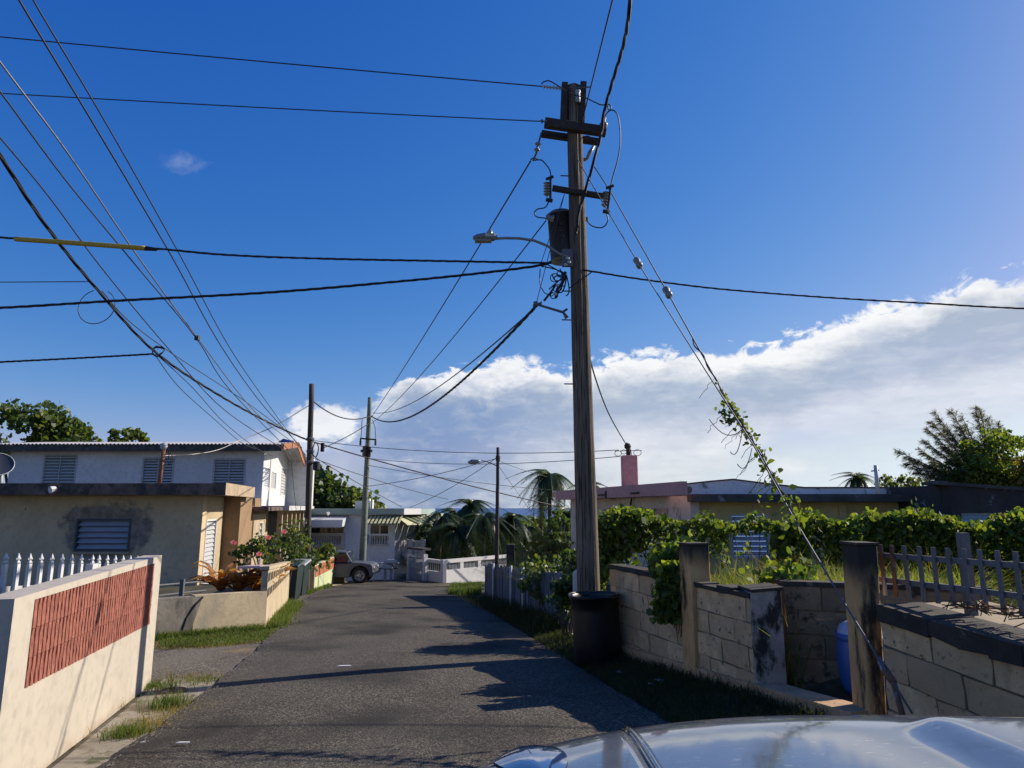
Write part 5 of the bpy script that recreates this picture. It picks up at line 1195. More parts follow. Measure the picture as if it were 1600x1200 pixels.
    bund('upper of two drop wires from the coil to the roof end', [(245, 554, 12.9), (300, 605, 15), (350, 660, 18), (400, 700, 21)], .009, end=(425, 712))
    bund('lower of two drop wires from the coil to the roof end', [(242, 554, 12.9), (280, 605, 15), (335, 655, 18), (375, 690, 21)], .009, end=(400, 702))
    m = MB(); c = at(308, 528, 12.3); m.lathe(c, [(0, -.05), (.05, -.04), (.05, .04), (0, .05)], 8); solo('wire_clamp', m, M['wire'], 'small clamp joining the pale wire and a dark wire', 'clamp')
    W_('house drop entering from the left edge to the coil on the bundle', cat(at(-300, 578, 12.6), at(240, 553, 12.9), .02), .017, M['wire'], .5)
    W_('thin wire entering from the left edge to the big loop', cat(at(-300, 440, 10), at(140, 440, 10.3), .01), .008)
    c = at(151, 479, 10.4); r_ = .29; W_('big round loop of thin cable hanging below the bundle', [c + Vector((r_ * cos(a), .03 * sin(a), r_ * sin(a))) for a in [1.9 + k * .26 for k in range(22)]], .007, group='slack cable loops', name='cable_loop')
    c = at(247, 549, 12.8); W_('small tight coil of cable tied on the bundle', [c + Vector(((.11 + .02 * sin(k)) * cos(k * .5), .03 * sin(k), (.09 + .02 * cos(k * 1.3)) * sin(k * .5))) for k in range(44)], .010, M['wire'], group='slack cable loops', name='cable_coil')
    W_('pale drop wire from the rusty roof mast up to the dark pole', poly_curve([at(258, 712, 17.2), at(300, 710, 18), at(340, 703, 19), at(375, 688, 20), at(430, 665, 21), at(485, 632, yl)]), .014, M['wire_grey'])
    # right of the left pole
    def hung(lb, a, b, sag, r=.012, m=None, tw=0): W_(lb, cat(at(*a), at(*b), sag), r, m, tw)
    hung('thick cable from the dark pole down behind the palms', (488, 690, yl), (905, 798, 30), .12, .022, M['wire'])
    hung('upper thin wire from the dark pole to the pink roof column', (488, 688, yl), (967, 703, 18.2), .22, .010)
    hung('lower thin wire from the grey-green pole to the pink roof column', (575, 716, 27.5), (969, 713, 18.2), .22, .010)
    hung('wire from the dark pole to the awning house corner', (488, 712, yl), (628, 792, 31), .05, .013)
    hung('second wire from the dark pole passing under the grey-green pole', (490, 716, yl), (700, 780, 30), .1, .013)
    hung('wire from the thin lamp pole crossing down to the awning house', (776, 715, 25.5), (640, 793, 30.5), .15, .012)
    hung('wire from the thin lamp pole to the grey-green pole', (776, 716, 25.5), (572, 760, 27.5), .12, .012)
    hung('wire from the grey-green pole to the far right behind the palms', (576, 727, 27.5), (900, 768, 34), .15, .012)
    hung('wire from the thin lamp pole down toward the coconut palm', (779, 720, 25.5), (855, 745, 33), .05, .010)
    hung('fine guy from the thin lamp pole down behind the palm trees', (779, 728, 25.5), (830, 800, 30), .0, .008)
    hung('cable rising from the splice to the grey-green pole', (505, 700, yl), (576, 662, 27.5), .05, .016, M['wire'])
    hung('vertical drop wire in front of the whitewashed house end', (455, 722, 21), (463, 800, 21.5), .0, .008)
    c = at(504, 698, yl - .1); m = MB(); m.box(c.x - .05, c.x + .05, c.y - .05, c.y + .05, c.z - .16, c.z + .12); solo('cable_splice', m, M['wire'], 'small hanging splice just right of the dark pole', 'cable splice')
wires()

def guys():
    A = gnd(1425, 1112); A = at(1425, 1114, 4.15); top1 = PZ(903, 250, -.12); top2 = PZ(925, 255, -.12)
    m1 = at(997, 411, 8.0); m2 = at(1043, 457, 7.6); j = at(1190, 700, 5.9)
    t = thing('guy_wire', 'left strand of the steel guy wires staying the tall pole', 'guy wire', A, 'guy wires of the tall pole')
    m = MB(); m.tube([top1, m1, at(1100, 575, 6.8), at(1180, 700, 6.0), at(1243, 815, 5.4), at(1330, 960, 4.7), A], .0065, 6); part('cable', m, M['galv'], t, True)
    m = MB(); m.lathe(m1, [(0, -.08), (.038, -.07), (.044, -.03), (.032, 0), (.044, .03), (.038, .07), (0, .08)], 12, axis=tuple(top1 - m1)); part('guy_insulator', m, M['porcelain'], t, True)
    m = MB(); q = at(1383, 1048, 4.4); m.tube([at(1372, 1028, 4.46), q, at(1396, 1066, 4.3)], [.014, .026, .022], 7); m.tube([at(1396, 1066, 4.3), A + Vector((0, 0, -.3))], .017, 6); part('turnbuckle', m, M['rusty'], t, True)
    t = thing('guy_wire', 'right strand of the guy wires, overgrown with a climbing vine', 'guy wire', A + Vector((.05, .05, 0)), 'guy wires of the tall pole')
    m = MB(); m.tube([top2, PZ(952, 296, -.1), m2, at(1128, 610, 6.75), at(1186, 705, 6.05), at(1245, 812, 5.42)], .008, 6); part('cable', m, M['galv'], t, True)
    m = MB(); m.lathe(m2, [(0, -.08), (.038, -.07), (.044, -.03), (.032, 0), (.044, .03), (.038, .07), (0, .08)], 12, axis=tuple(top2 - m2)); part('guy_insulator', m, M['porcelain'], t, True)
    # vine leaves on the guy
    v = thing('climbing_vine', 'leafy vine climbing the guy wires against the sky', 'vine', at(1245, 820, 5.4))
    path = poly_curve([at(1246, 830, 5.4), at(1232, 785, 5.55), at(1205, 740, 5.85), at(1186, 705, 6.1), at(1165, 672, 6.3), at(1150, 650, 6.45), at(1140, 632, 6.55), at(1126, 608, 6.75), at(1100, 560, 7.0), at(1080, 530, 7.2)])
    m = MB(); m.tube([p + Vector((.012 * sin(i * .9), .012 * cos(i), 0)) for i, p in enumerate(path)], .008, 5)
    for k in range(14):
        p = path[random.randrange(10, 60)]; q = [p + Vector((-.03 * i + random.uniform(-.02, .02), random.uniform(-.02, .02), -.035 * i)) for i in range(random.randint(4, 9))]; m.tube(q, .0025, 4)
    for lx, ly, ex, ey in ((1150, 648, 1124, 640), (1160, 670, 1108, 655), (1160, 672, 1141, 706), (1175, 700, 1152, 725)):
        a = at(lx, ly, 6.3); b = at(ex, ey, 6.2); m.tube(cat(a, b, .1, 8), .004, 4)
    part('stem', m, M['bark'], v, True)
    protos = []
    for q in range(4):
        me = quads_mesh('leaf', leaves(np.zeros((1, 3)), 1.0, .6, .42, 0), 6); me.materials.append(M['vine']); protos.append(me)
    def leaf(p, s):
        o = link('leaf', random.choice(protos), (), v); o.matrix_parent_inverse = Matrix.Identity(4)
        o.location = p - v.location; o.rotation_euler = (random.uniform(-.8, .8), random.uniform(-.8, .8), random.uniform(0, 6.3)); o.scale = (s,) * 3
    n = len(path)
    for k in range(190):
        q = random.random() ** .9; i = int(q * (n - 15)); i = min(i, n - 1); sp = .065 * (1 - q * .75)
        leaf(path[i] + Vector((random.gauss(0, sp), random.gauss(0, sp), random.gauss(0, sp))), random.uniform(.04, .068) * (1.1 - q * .4))
    for k in range(46):
        q = k / 46; p = at(1150, 650, 6.35).lerp(at(1124, 628, 6.5), q) + Vector((0, 0, -.12 * sin(q * pi))); leaf(p + Vector((random.gauss(0, .02),) * 3), .05)
    for (bx, by, ex, ey) in ((1186, 735, 1184, 800), (1225, 790, 1222, 830), (1205, 770, 1190, 815)):
        for k in range(8): leaf(at(bx, by, 5.9).lerp(at(ex, ey, 5.8), k / 8) + Vector((random.gauss(0, .02), 0, 0)), .045)
guys()

# ------------------------------------------------------------------ right side: block walls and pillars
def block_protos():
    out = []
    for q in range(6):
        bm = bmesh.new(); bmesh.ops.create_cube(bm, size=1)
        bmesh.ops.subdivide_edges(bm, edges=[e for e in bm.edges], cuts=1)
        for v in bm.verts:
            if abs(v.co.y) > .49: v.co += Vector((random.uniform(-.012, .012), random.uniform(-.05, .05), random.uniform(-.03, .02)))
            if abs(v.co.x) > .4 and abs(v.co.z) > .4: v.co.x *= .985; v.co.z *= .97
        me = D.meshes.new('block'); bm.to_mesh(me); bm.free(); me.materials.append(M['block']); out.append(me)
    return out
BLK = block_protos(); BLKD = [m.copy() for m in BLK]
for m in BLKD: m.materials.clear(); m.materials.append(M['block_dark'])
def block_wall(t, fr, u0, u1, zbot, ztop, th, bw=.40, bh=.2, protos=BLK, joint=.008, off=0.0):
    """zbot / ztop: functions of u; courses follow the slope of the top"""
    m = MB(); m.fbox(fr, u0, u1, -th + .012, -.012, (zbot(u0) - .3, zbot(u1) - .3), (ztop(u0), ztop(u1))); part('mortar_bed', m, M['mortar'], t)
    n = int(max(ztop(u0) - zbot(u0), ztop(u1) - zbot(u1)) / bh) + 1
    sl_ = (ztop(u1) - ztop(u0)) / (u1 - u0)
    for r in range(n):
        u = u0 - (bw / 2 if r % 2 else 0) - off
        while u < u1 - .02:
            a = max(u, u0) + joint / 2; b = min(u + bw, u1) - joint / 2
            if b - a > .05:
                uc = (a + b) / 2; zt = ztop(uc) - r * bh - joint / 2; zb = zt - bh + joint
                if zt > zbot(uc) - .1:
                    o = link('block', random.choice(protos), (), t); c = fr.p(uc, -th / 2, (zt + zb) / 2) - t.location
                    w, h_ = b - a, zt - zb; tk = th + random.uniform(-.004, .006)
                    o.matrix_parent_inverse = Matrix(((fr.a.x * w, fr.n.x * tk, 0, c.x), (fr.a.y * w, fr.n.y * tk, 0, c.y), (sl_ * w, 0, h_, c.z), (0, 0, 0, 1)))
            u += bw
def right_walls():
    # wall one: from behind the drum to the grey corner pier
    a = at(953, 900, 8.75); b = at(1172, 930, 6.0); a.z = b.z = 0
    fr = Fr(a, (b - a)[:2], (-1, -.3)); Ln = (b - a).length; fr.n = Vector((-fr.a.y, fr.a.x, 0)); 
    if fr.n.x > 0: fr.n = -fr.n
    z0 = fr.hit(953, 888)[1]; z1 = fr.hit(1172, 935)[1]; zt = lambda u: z0 + (z1 - z0) * u / Ln
    b0 = fr.hit(985, 1012)[1]; b1 = fr.hit(1172, 1062)[1]; ub = fr.hit(985, 1012)[0]; zb = lambda u: b0 + (b1 - b0) * (u - ub) / (Ln - ub)
    t = thing('block_wall', 'long sloping concrete block wall between the black drum and the grey corner pier', 'wall', (a.x, a.y, ground(a.x, a.y)))
    up = fr.hit(1080, 950)[0]
    block_wall(t, fr, 0, Ln, zb, zt, .15)
    m = MB()
    for k in range(12):
        u0, u1 = Ln * k / 12, Ln * (k + 1) / 12; j = random.uniform(-.012, .02); m.fbox(fr, u0, u1, -.165, .012 + random.uniform(0, .01), (zt(u0) + .001, zt(u1) + .001), (zt(u0) + .045 + j, zt(u1) + .045 + j))
    part('coping', m, M['coping'], t)
    m = MB(); m.fbox(fr, -.1, Ln + 1.1, -.2, .035, (zb(0) - .5, zb(Ln + 1) - .5), (zb(0), zb(Ln + 1.1) - .02)); part('plinth', m, M['plinth'], t)
    # tapering pillar rising through the wall
    p = fr.p(up, .03, 0); t2 = thing('block_pillar', 'slim stained pillar rising above the long block wall, draped with vine', 'pillar', (p.x, p.y, ground(p.x, p.y)))
    zt2 = fr.hit(1080, 848)[1]; m = MB(); m.fbox(fr, up - .12, up + .10, -.17, .045, zb(up) - .3, zt2 - .02); part('shaft', m, M['pillar'], t2, bevel=.008)
    m = MB(); m.fbox(fr, up - .13, up + .11, -.18, .055, zt2 - .019, zt2 - .002); part('cap', m, M['coping'], t2)
    # corner pier, grey render + dark side
    c = fr.p(Ln + .001, 0, 0); cw = Fr(c, (1, -.02), (0, -1)); e = cw.hit(1224, 1000)[0]
    t3 = thing('corner_pier', 'grey cement-rendered corner pier with black mould down one side', 'pier', (c.x, c.y, ground(c.x, c.y)))
    z1p = cw.hit(1200, 925)[1]; m = MB(); m.fbox(cw, .0, e, -.3, .02, zb(Ln) - .3, (z1 + .05, z1p + .02)); part('shaft', m, M['grey_render'], t3, bevel=.006)
    m = MB(); m.fbox(cw, .0, e + .02, -.31, .03, (z1 + .051, z1p + .021), (z1 + .075, z1p + .045)); part('cap', m, M['coping'], t3)
    # cross wall set back
    c0 = at(1224, 915, 6.25); c1 = at(1345, 915, 6.05); f3 = Fr(c0, (c1 - c0)[:2], (0, -1)); L3_ = Vector((c1 - c0)[:2]).length
    t4 = thing('cross_wall', 'shaded dark block wall set back beside the blue drum', 'wall', (c0.x, c0.y, ground(c0.x, c0.y)))
    zt3 = lambda u: c0.z; zb3 = lambda u: f3.hit(1270, 1085)[1]
    block_wall(t4, f3, 0, L3_ + .95, zb3, zt3, .15, protos=BLKD, off=.1)  # extra length behind the pillar added to keep sun off the verge
    m = MB(); m.fbox(f3, -.02, L3_ + .95, -.17, .015, c0.z + .001, c0.z + .04); part('coping', m, M['coping'], t4)
    # big pillar
    p = at(1348, 1000, 4.95); f5 = Fr(p, (1, 0), (0, -1)); u0 = f5.hit(1340, 860)[0]; u1 = f5.hit(1372, 860)[0]; zt5 = f5.hit(1345, 852)[1]
    t5 = thing('block_pillar', 'large brown stained pillar with a blackened top beside the blue drum', 'pillar', (p.x, p.y, ground(p.x, p.y)))
    m = MB(); gz = ground(p.x, p.y) - .3; lx = f5.hit(1357, 1110)[0] + .0; rx = f5.hit(1382, 1110)[0]
    m.hexa([f5.p(lx, 0, gz), f5.p(rx, 0, gz), f5.p(rx, -.24, gz), f5.p(lx, -.24, gz), f5.p(u0, 0, zt5), f5.p(u1, 0, zt5), f5.p(u1, -.24, zt5), f5.p(u0, -.24, zt5)])
    bm_ = part('shaft', m, M['pillar'], t5, bevel=.008)
    m = MB(); m.fbox(f5, u0 - .008, u1 + .008, -.25, .01, zt5 + .001, zt5 + .018); part('cap', m, M['coping'], t5)
    # near wall
    a = at(1372, 940, 4.82); b = at(1600, 1005, 3.85); dr = Vector((b - a)[:2]).normalized(); f6 = Fr(a, dr, None)
    if f6.n.y > 0: f6.n = -f6.n
    L6 = 3.6; z0_ = f6.hit(1372, 945)[1]; z1_ = f6.hit(1600, 1012)[1]; uu = f6.hit(1600, 1010)[0]; zt6 = lambda u: z0_ + (z1_ - z0_) * u / uu
    zb6 = lambda u: ground(f6.p(u, 0, 0).x, f6.p(u, 0, 0).y)
    t6 = thing('block_wall', 'near pitted block wall with a black-stained coping under the grey picket fence', 'wall', (a.x, a.y, ground(a.x, a.y)))
    block_wall(t6, f6, 0, L6, zb6, lambda u: zt6(u) - .06, .17, bw=.4, bh=.2)
    m = MB()
    for k in range(18):
        u0, u1 = L6 * k / 18, L6 * (k + 1) / 18; j = random.uniform(-.006, .006); m.fbox(f6, u0, u1, -.36, .012 + random.uniform(0, .008), (zt6(u0) - .105 - j * 3, zt6(u1) - .105 + j * 2), (zt6(u0) + .006 + j, zt6(u1) + .006 + j))
    part('coping', m, M['coping'], t6)
    m = MB(); m.fbox(f6, .0, L6, -.9, -.361, -.4, (zt6(0) - .0, zt6(L6) - .0)); part('fill', m, M['sandy'], t6)
    # picket fence on the ledge
    a = at(1372, 852, 5.1); b = at(1592, 864, 4.15); f7 = Fr(a, (b - a)[:2], None)
    if f7.n.y > 0: f7.n = -f7.n
    t7 = thing('picket_fence', 'grey metal picket fence with two rusty pickets standing on the near wall ledge', 'fence', (a.x, a.y, ground(a.x, a.y)))
    ztop = lambda u: f7_z0 + (f7_z1 - f7_z0) * u / f7u
    f7_z0 = f7.hit(1380, 851)[1]; f7_z1 = f7.hit(1590, 862)[1]; f7u = f7.hit(1590, 862)[0]; l0 = f7.hit(1380, 930)[1]; l1 = f7.hit(1590, 962)[1]; zlow = lambda u: l0 + (l1 - l0) * u / f7u
    xs = [1379, 1396, 1416, 1438, 1460, 1483, 1508, 1533, 1560, 1588, 1618, 1650, 1684, 1720]
    us = [f7.hit(x, 890)[0] for x in xs]; end = us[-1] + .05
    for fz in (.22, .70):
        zr = lambda u: ztop(u) + (zlow(u) - ztop(u)) * fz
        m = MB(); m.fbox(f7, us[0] - .05, end, -.035, -.012, (zr(us[0]) - .018, zr(end) - .018), (zr(us[0]) + .018, zr(end) + .018)); part('rail', m, M['galv'], t7)
    for i, u in enumerate(us):
        m = MB(); tl = random.uniform(-.005, .005); w = .0135
        m.hexa([f7.p(u - w, .004, zlow(u)), f7.p(u + w, .004, zlow(u)), f7.p(u + w, -.011, zlow(u)), f7.p(u - w, -.011, zlow(u)), f7.p(u - w + tl, .004, ztop(u)), f7.p(u + w + tl, .004, ztop(u)), f7.p(u + w + tl, -.011, ztop(u)), f7.p(u - w + tl, -.011, ztop(u))])
        part('picket', m, M['rusty'] if i < 2 else M['galv'], t7, label='rusty picket' if i < 2 else None)
    m = MB(); c = f7.p(f7.hit(1490, 900)[0], -.12, 0); zc = f7.hit(1488, 833)[1]; m.box(c.x - .028, c.x + .028, c.y - .028, c.y + .028, 0.2, zc); part('post', m, M['galv'], t7)
    # dry twigs on the ledge
    m = MB()
    for k in range(70):
        u = random.uniform(.55, 1.4); p = f7.p(u, random.uniform(-.02, .10), zlow(u) + random.uniform(.0, .03)); d = Vector((random.uniform(-.12, .12), random.uniform(-.04, .08), random.uniform(-.03, .05))); m.tube([p - d, p + d + Vector((0, 0, .01))], .0035, 4)
    o = solo('dry_twigs', m, M['palm_dry'], 'scattered dry twigs on the ledge under the grey picket fence', 'twigs'); o['kind'] = 'stuff'
    return fr, Ln, zt, zb
wall1, wall1_L, wall1_zt, wall1_zb = right_walls()

def drums():
    g = gnd(940, 1043); c = Vector((g.x + .0, g.y + .26, g.z - .02)); t = thing('plastic_drum', 'large black open drum used as a bin at the foot of the tall pole', 'drum', c)
    h_ = at(940, 928, c.y).z - c.z; m = MB(); n = 40
    prof = [(0, 0), (.262, 0), (.272, .02), (.276, .3), (.280, .6), (.283, h_ - .04), (.30, h_ - .035), (.302, h_ - .005), (.288, h_), (.275, h_ - .01), (.268, h_ - .06), (.26, .1), (0, .08)]
    q = Vector((-.05, 0, 1)).normalized()
    m.lathe(c, prof, n, axis=tuple(q)); body = part('body', m, M['black_plastic'], t, True)
    # dent on the right shoulder
    for v in body.data.vertices:
        d = (v.co - (c + Vector((.2, -.2, h_ * .86)))).length
        if d < .2: v.co.x -= .05 * (1 - d / .2); v.co.y += .04 * (1 - d / .2)
    m = MB(); m.tube([c + Vector((.296 * cos(a) - .05 * h_ * .98, .296 * sin(a), h_ - .015 + .006 * sin(3 * a))) for a in [2 * pi * k / 40 for k in range(41)]], .013, 6); part('rim', m, M['black_plastic'], t, True)
    # blue drum
    Yb = 5.75; b = at(1338, 1120, Yb); b.z = ground(b.x, Yb) ; b.x += .10; t = thing('plastic_drum', 'blue plastic drum standing half hidden behind the large brown pillar', 'drum', b)
    zt = at(1330, 990, Yb).z; h_ = zt - b.z; m = MB(); r = .19
    m.lathe(b, [(0, 0), (r * .8, 0), (r * .9, .05), (r * 1.02, h_ * .35), (r * 1.05, h_ * .6), (r * .98, h_ * .93), (r * .95, h_)], 30); part('body', m, M['blue_plastic'], t, True)
    m = MB(); m.lathe(b + Vector((0, 0, h_ - .05)), [(r * 1.0, 0), (r * 1.04, .01), (r * 1.04, .05), (r * 1.0, .055)], 30); part('hoop', m, M['blue_plastic'], t, True)
    m = MB(); m.lathe(b + Vector((0, 0, h_)), [(r * .97, 0), (r * .85, .06), (r * .5, .10), (0, .115)], 30); part('lid', m, M['lidblue'], t, True)
drums()

# ------------------------------------------------------------------ right houses
def pink_house():
    Pn = at(1066, 778, 13.5); Pf = at(868, 778, 21.4); d = Vector((Pf - Pn)[:2]); SE = Fr(Pn, d, None)
    if SE.n.x > 0: SE.n = -SE.n
    Ls = d.length; zb = (Pn.z + Pf.z) / 2; zt = at(1066, 752, 13.5).z
    h = thing('pink_house', 'weathered white house with a faded pink flat roof slab behind the vine hedge', 'house', (Pn.x, Pn.y, ground(Pn.x, Pn.y)))
    m = MB(); m.prism([SE.p(0, 0, 0)[:2], SE.p(Ls, 0, 0)[:2], SE.p(Ls, -6, 0)[:2], SE.p(1.4, -1.4, 0)[:2], SE.p(1.4, -.12, 0)[:2], SE.p(0, -.12, 0)[:2]], zb, zt); part('roof_slab', m, M['pink'], h)
    ov = -.45; holes = []
    def R(x0, y0, x1, y1):
        f2 = Fr(SE.p(0, ov, 0), SE.a[:2], SE.n[:2]); a = f2.hit(x0, y0)[0]; b = f2.hit(x1, y0)[0]; return (min(a, b), max(a, b), f2.hit((x0 + x1) / 2, y1)[1], f2.hit((x0 + x1) / 2, y0)[1])
    WF = Fr(SE.p(0, ov, 0), SE.a[:2], SE.n[:2])
    wl = WF.hit(892, 830)[0]; wr = WF.hit(1079, 800)[0]
    for r, n in ((R(1008, 803, 1042, 840), 7), (R(945, 803, 965, 836), 7)):
        louvre(WF, 0, 0, 0, 0, n, h, M['slat_white'], M['pink'], holes, rect=r, fw=.06)
    m = MB(); m.wall(WF, wr, wl, -.2, 0, -2.0, zb - .001, holes); part('wall', m, M['pink_wall'], h)
    for r in holes:
        m = MB(); m.fbox(WF, r[0] - .08, r[1] + .08, .001, .03, r[3] + .012, r[3] + .13); part('lintel', m, M['pink'], h)
    m = MB(); m.fbox(WF, wl - .2, wl, -5, -.201, -2.0, zb - .002); part('wall', m, M['pink_wall'], h)
    # slab stains: thin rusty brackets on the edge
    for x0, y0, x1, y1 in ((936, 773, 947, 774), (947, 768, 948, 778), (987, 770, 999, 771)):
        a = SE.hit(x0, y0); b = SE.hit(x1, y1); m = MB(); m.fbox(SE, min(a[0], b[0]), max(a[0], b[0]) + .02, .001, .03, min(a[1], b[1]) - .01, max(a[1], b[1]) + .01); part('bracket', m, M['wood_dark'], h)
    a = WF.hit(988, 782); m = MB(); m.tube([WF.p(a[0], .02, zb - .02), WF.p(a[0] + .05, .03, zb - .15), WF.p(a[0] + .02, .03, zb - .5)], .02, 5); part('downpipe', m, M['wood_dark'], h)
    # roof column with weatherhead
    Yc = 18.0; c = at(984, 757, Yc); m = MB(); w = .19; ztc = at(984, 712, Yc).z; m.box(c.x - w, c.x + w, Yc - w, Yc + w, zt - .05, ztc); t = thing('roof_column', 'square pink masonry column on the pink roof carrying the service head', 'column', (c.x, Yc, zt))
    part('shaft', m, M['pink'], t, bevel=.01)
    m = MB(); q = at(982, 712, Yc); m.tube([q, q + Vector((0, 0, .2))], .06, 8); m.lathe(q + Vector((0, 0, .18)), [(.05, 0), (.09, .04), (.08, .12), (.0, .18)], 12, axis=(-.3, -.3, 1)); part('service_head', m, M['wood_dark'], t, True)
    m = MB()
    for (dx, dz, rr) in ((-.27, .06, .09), (.24, .08, .1), (-.12, .1, .07)):
        m.tube([q + Vector((dx + rr * cos(a), 0, dz + rr * .8 * sin(a))) for a in [k * .5 for k in range(14)]], .008, 5)
    m.tube([q + Vector((-.36, 0, .12)), q + Vector((.36, 0, .14))], .009, 5); m.tube([q + Vector((-.05, 0, .15)), q + Vector((-.02, -.05, .0)), q + Vector((.08, -.05, -.02)), q + Vector((.06, 0, .18))], .012, 5)
    part('cable_loops', m, M['wire'], t, True)
    return SE
pink_house()

def olive_house():
    Y = 14.4; a = at(1079, 800, Y); h = thing('olive_house', 'long low olive-walled house with a black-stained roof edge behind the vine hedge', 'house', (a.x + 3, Y, ground(a.x + 3, Y)))
    A = Fr(a, (1, -.02), (0, -1)); ur = A.hit(1486, 800)[0]; zb = A.hit(1200, 784)[1]; zt = at(1200, 772, Y - .5).z; holes = []
    louvre(A, 1142, 804, 1201, 872, 8, h, M['slat_blue'], M['frame_light'], holes, open_=.6, cov=.38)
    m = MB(); m.wall(A, 0, ur, -.2, 0, -1.4, zb, holes); part('wall', m, M['olive'], h)
    m = MB(); u = A.hit(1308, 800)[0]; m.fbox(A, u, u + .14, .001, .06, -1.4, zb - .002); part('pilaster', m, M['olive'], h)
    m = MB(); m.fbox(A, -.1, ur + .35, -7, .5, zb, zt); part('roof_slab', m, M['black_slab'], h)
    m = MB(); hgt = [(1073, 757), (1110, 753), (1145, 750), (1200, 757), (1255, 763), (1330, 763), (1410, 763), (1486, 760)]
    PA = Fr(A.p(0, -.4, 0), A.a[:2], (0, -1)); pts = [(PA.hit(x, y)) for x, y in hgt]; pts[0] = (pts[0][0], pts[0][1])
    for (u0, z0), (u1, z1) in zip(pts, pts[1:]): m.fbox(PA, u0, u1, -.15, 0, zt + .001, (z0, z1))
    part('parapet', m, M['parapet'], h)
    m = MB()
    for (u0, z0), (u1, z1) in zip(pts, pts[1:]): m.fbox(PA, u0, u1, -.17, .02, (z0 + .001, z1 + .001), (z0 + .03, z1 + .03))
    part('parapet_cap', m, M['black_slab'], h)
    m = MB(); c = at(1070, 764, Y - .3); m.lathe(c, [(0, 0), (.05, 0), (.08, .14), (0, .15)], 12, axis=(.4, -1, -.2)); part('vent_pipe', m, M['galv'], h)
    p = at(1372, 775, Y - .2); q = at(1368, 727, Y - .2); t = thing('antenna_mast', 'short white pipe mast on the olive house roof edge', 'mast', p); m = MB(); m.tube([p, q], .04, 8); part('pipe', m, M['white'], t, True)
    m = MB(); m.tube([q - Vector((.1, 0, .12)), q + Vector((.06, 0, -.1))], .015, 5); part('arm', m, M['white'], t)
    c = at(1466, 758, Y - .6); t = thing('roof_vent', 'small dark louvred roof vent near the end of the parapet', 'vent', (c.x, c.y, c.z))
    for k in range(3):
        m = MB(); m.box(c.x - .14, c.x + .14, c.y - .1, c.y + .1, c.z - .02 + k * .04, c.z + .004 + k * .04); part('slat', m, M['black_slab'], t)
    m = MB(); m.box(c.x - .1, c.x + .1, c.y - .07, c.y + .07, c.z - .1, c.z + .09); part('core', m, M['dark'], t)
    # dark house on the far right
    Y2 = 12.6; a = at(1487, 800, Y2); B = Fr(a, (1, -.06), (0, -1)); h2 = thing('dark_house', 'mould-blackened house end with a pale blue shutter at the right-hand end of the hedge', 'house', (a.x + 1, Y2, ground(a.x + 1, Y2)))
    z1 = B.hit(1487, 757)[1]; u2 = B.hit(1600, 766)[0]; z2 = B.hit(1600, 766)[1]; sl_ = (z2 - z1) / u2; hs = []
    w = (B.hit(1503, 815)[0], B.hit(1557, 815)[0], B.hit(1530, 826)[1], B.hit(1530, 801)[1])
    m = MB(); m.wall(B, 0, 9, -.25, 0, -1.3, w[3] + .05, [w]); m.fbox(B, 0, 9, -.25, 0, w[3] + .051, (z1, z1 + sl_ * 9)); part('wall', m, M['dark_house'], h2)
    m = MB(); m.fbox(B, w[0], w[1], -.12, -.08, w[2], w[3]); wo = part('window', m, M['blue_pane'], h2)
    for k in range(5):
        m = MB(); z = w[2] + (w[3] - w[2]) * (k + .5) / 5; m.fbox(B, w[0] + .01, w[1] - .01, -.079, -.06, z - .02, z + .02); part('slat', m, M['blue_pane'], wo)
    m = MB(); m.fbox(B, -.25, 9, -.4, .05, (z1 + .001, z1 + sl_ * 9 + .001), (z1 + .06, z1 + sl_ * 9 + .06)); part('coping', m, M['black_slab'], h2)
    m = MB(); m.fbox(B, 0, .25, -6, -.26, -1.3, z1); part('wall', m, M['dark_house'], h2)
olive_house()

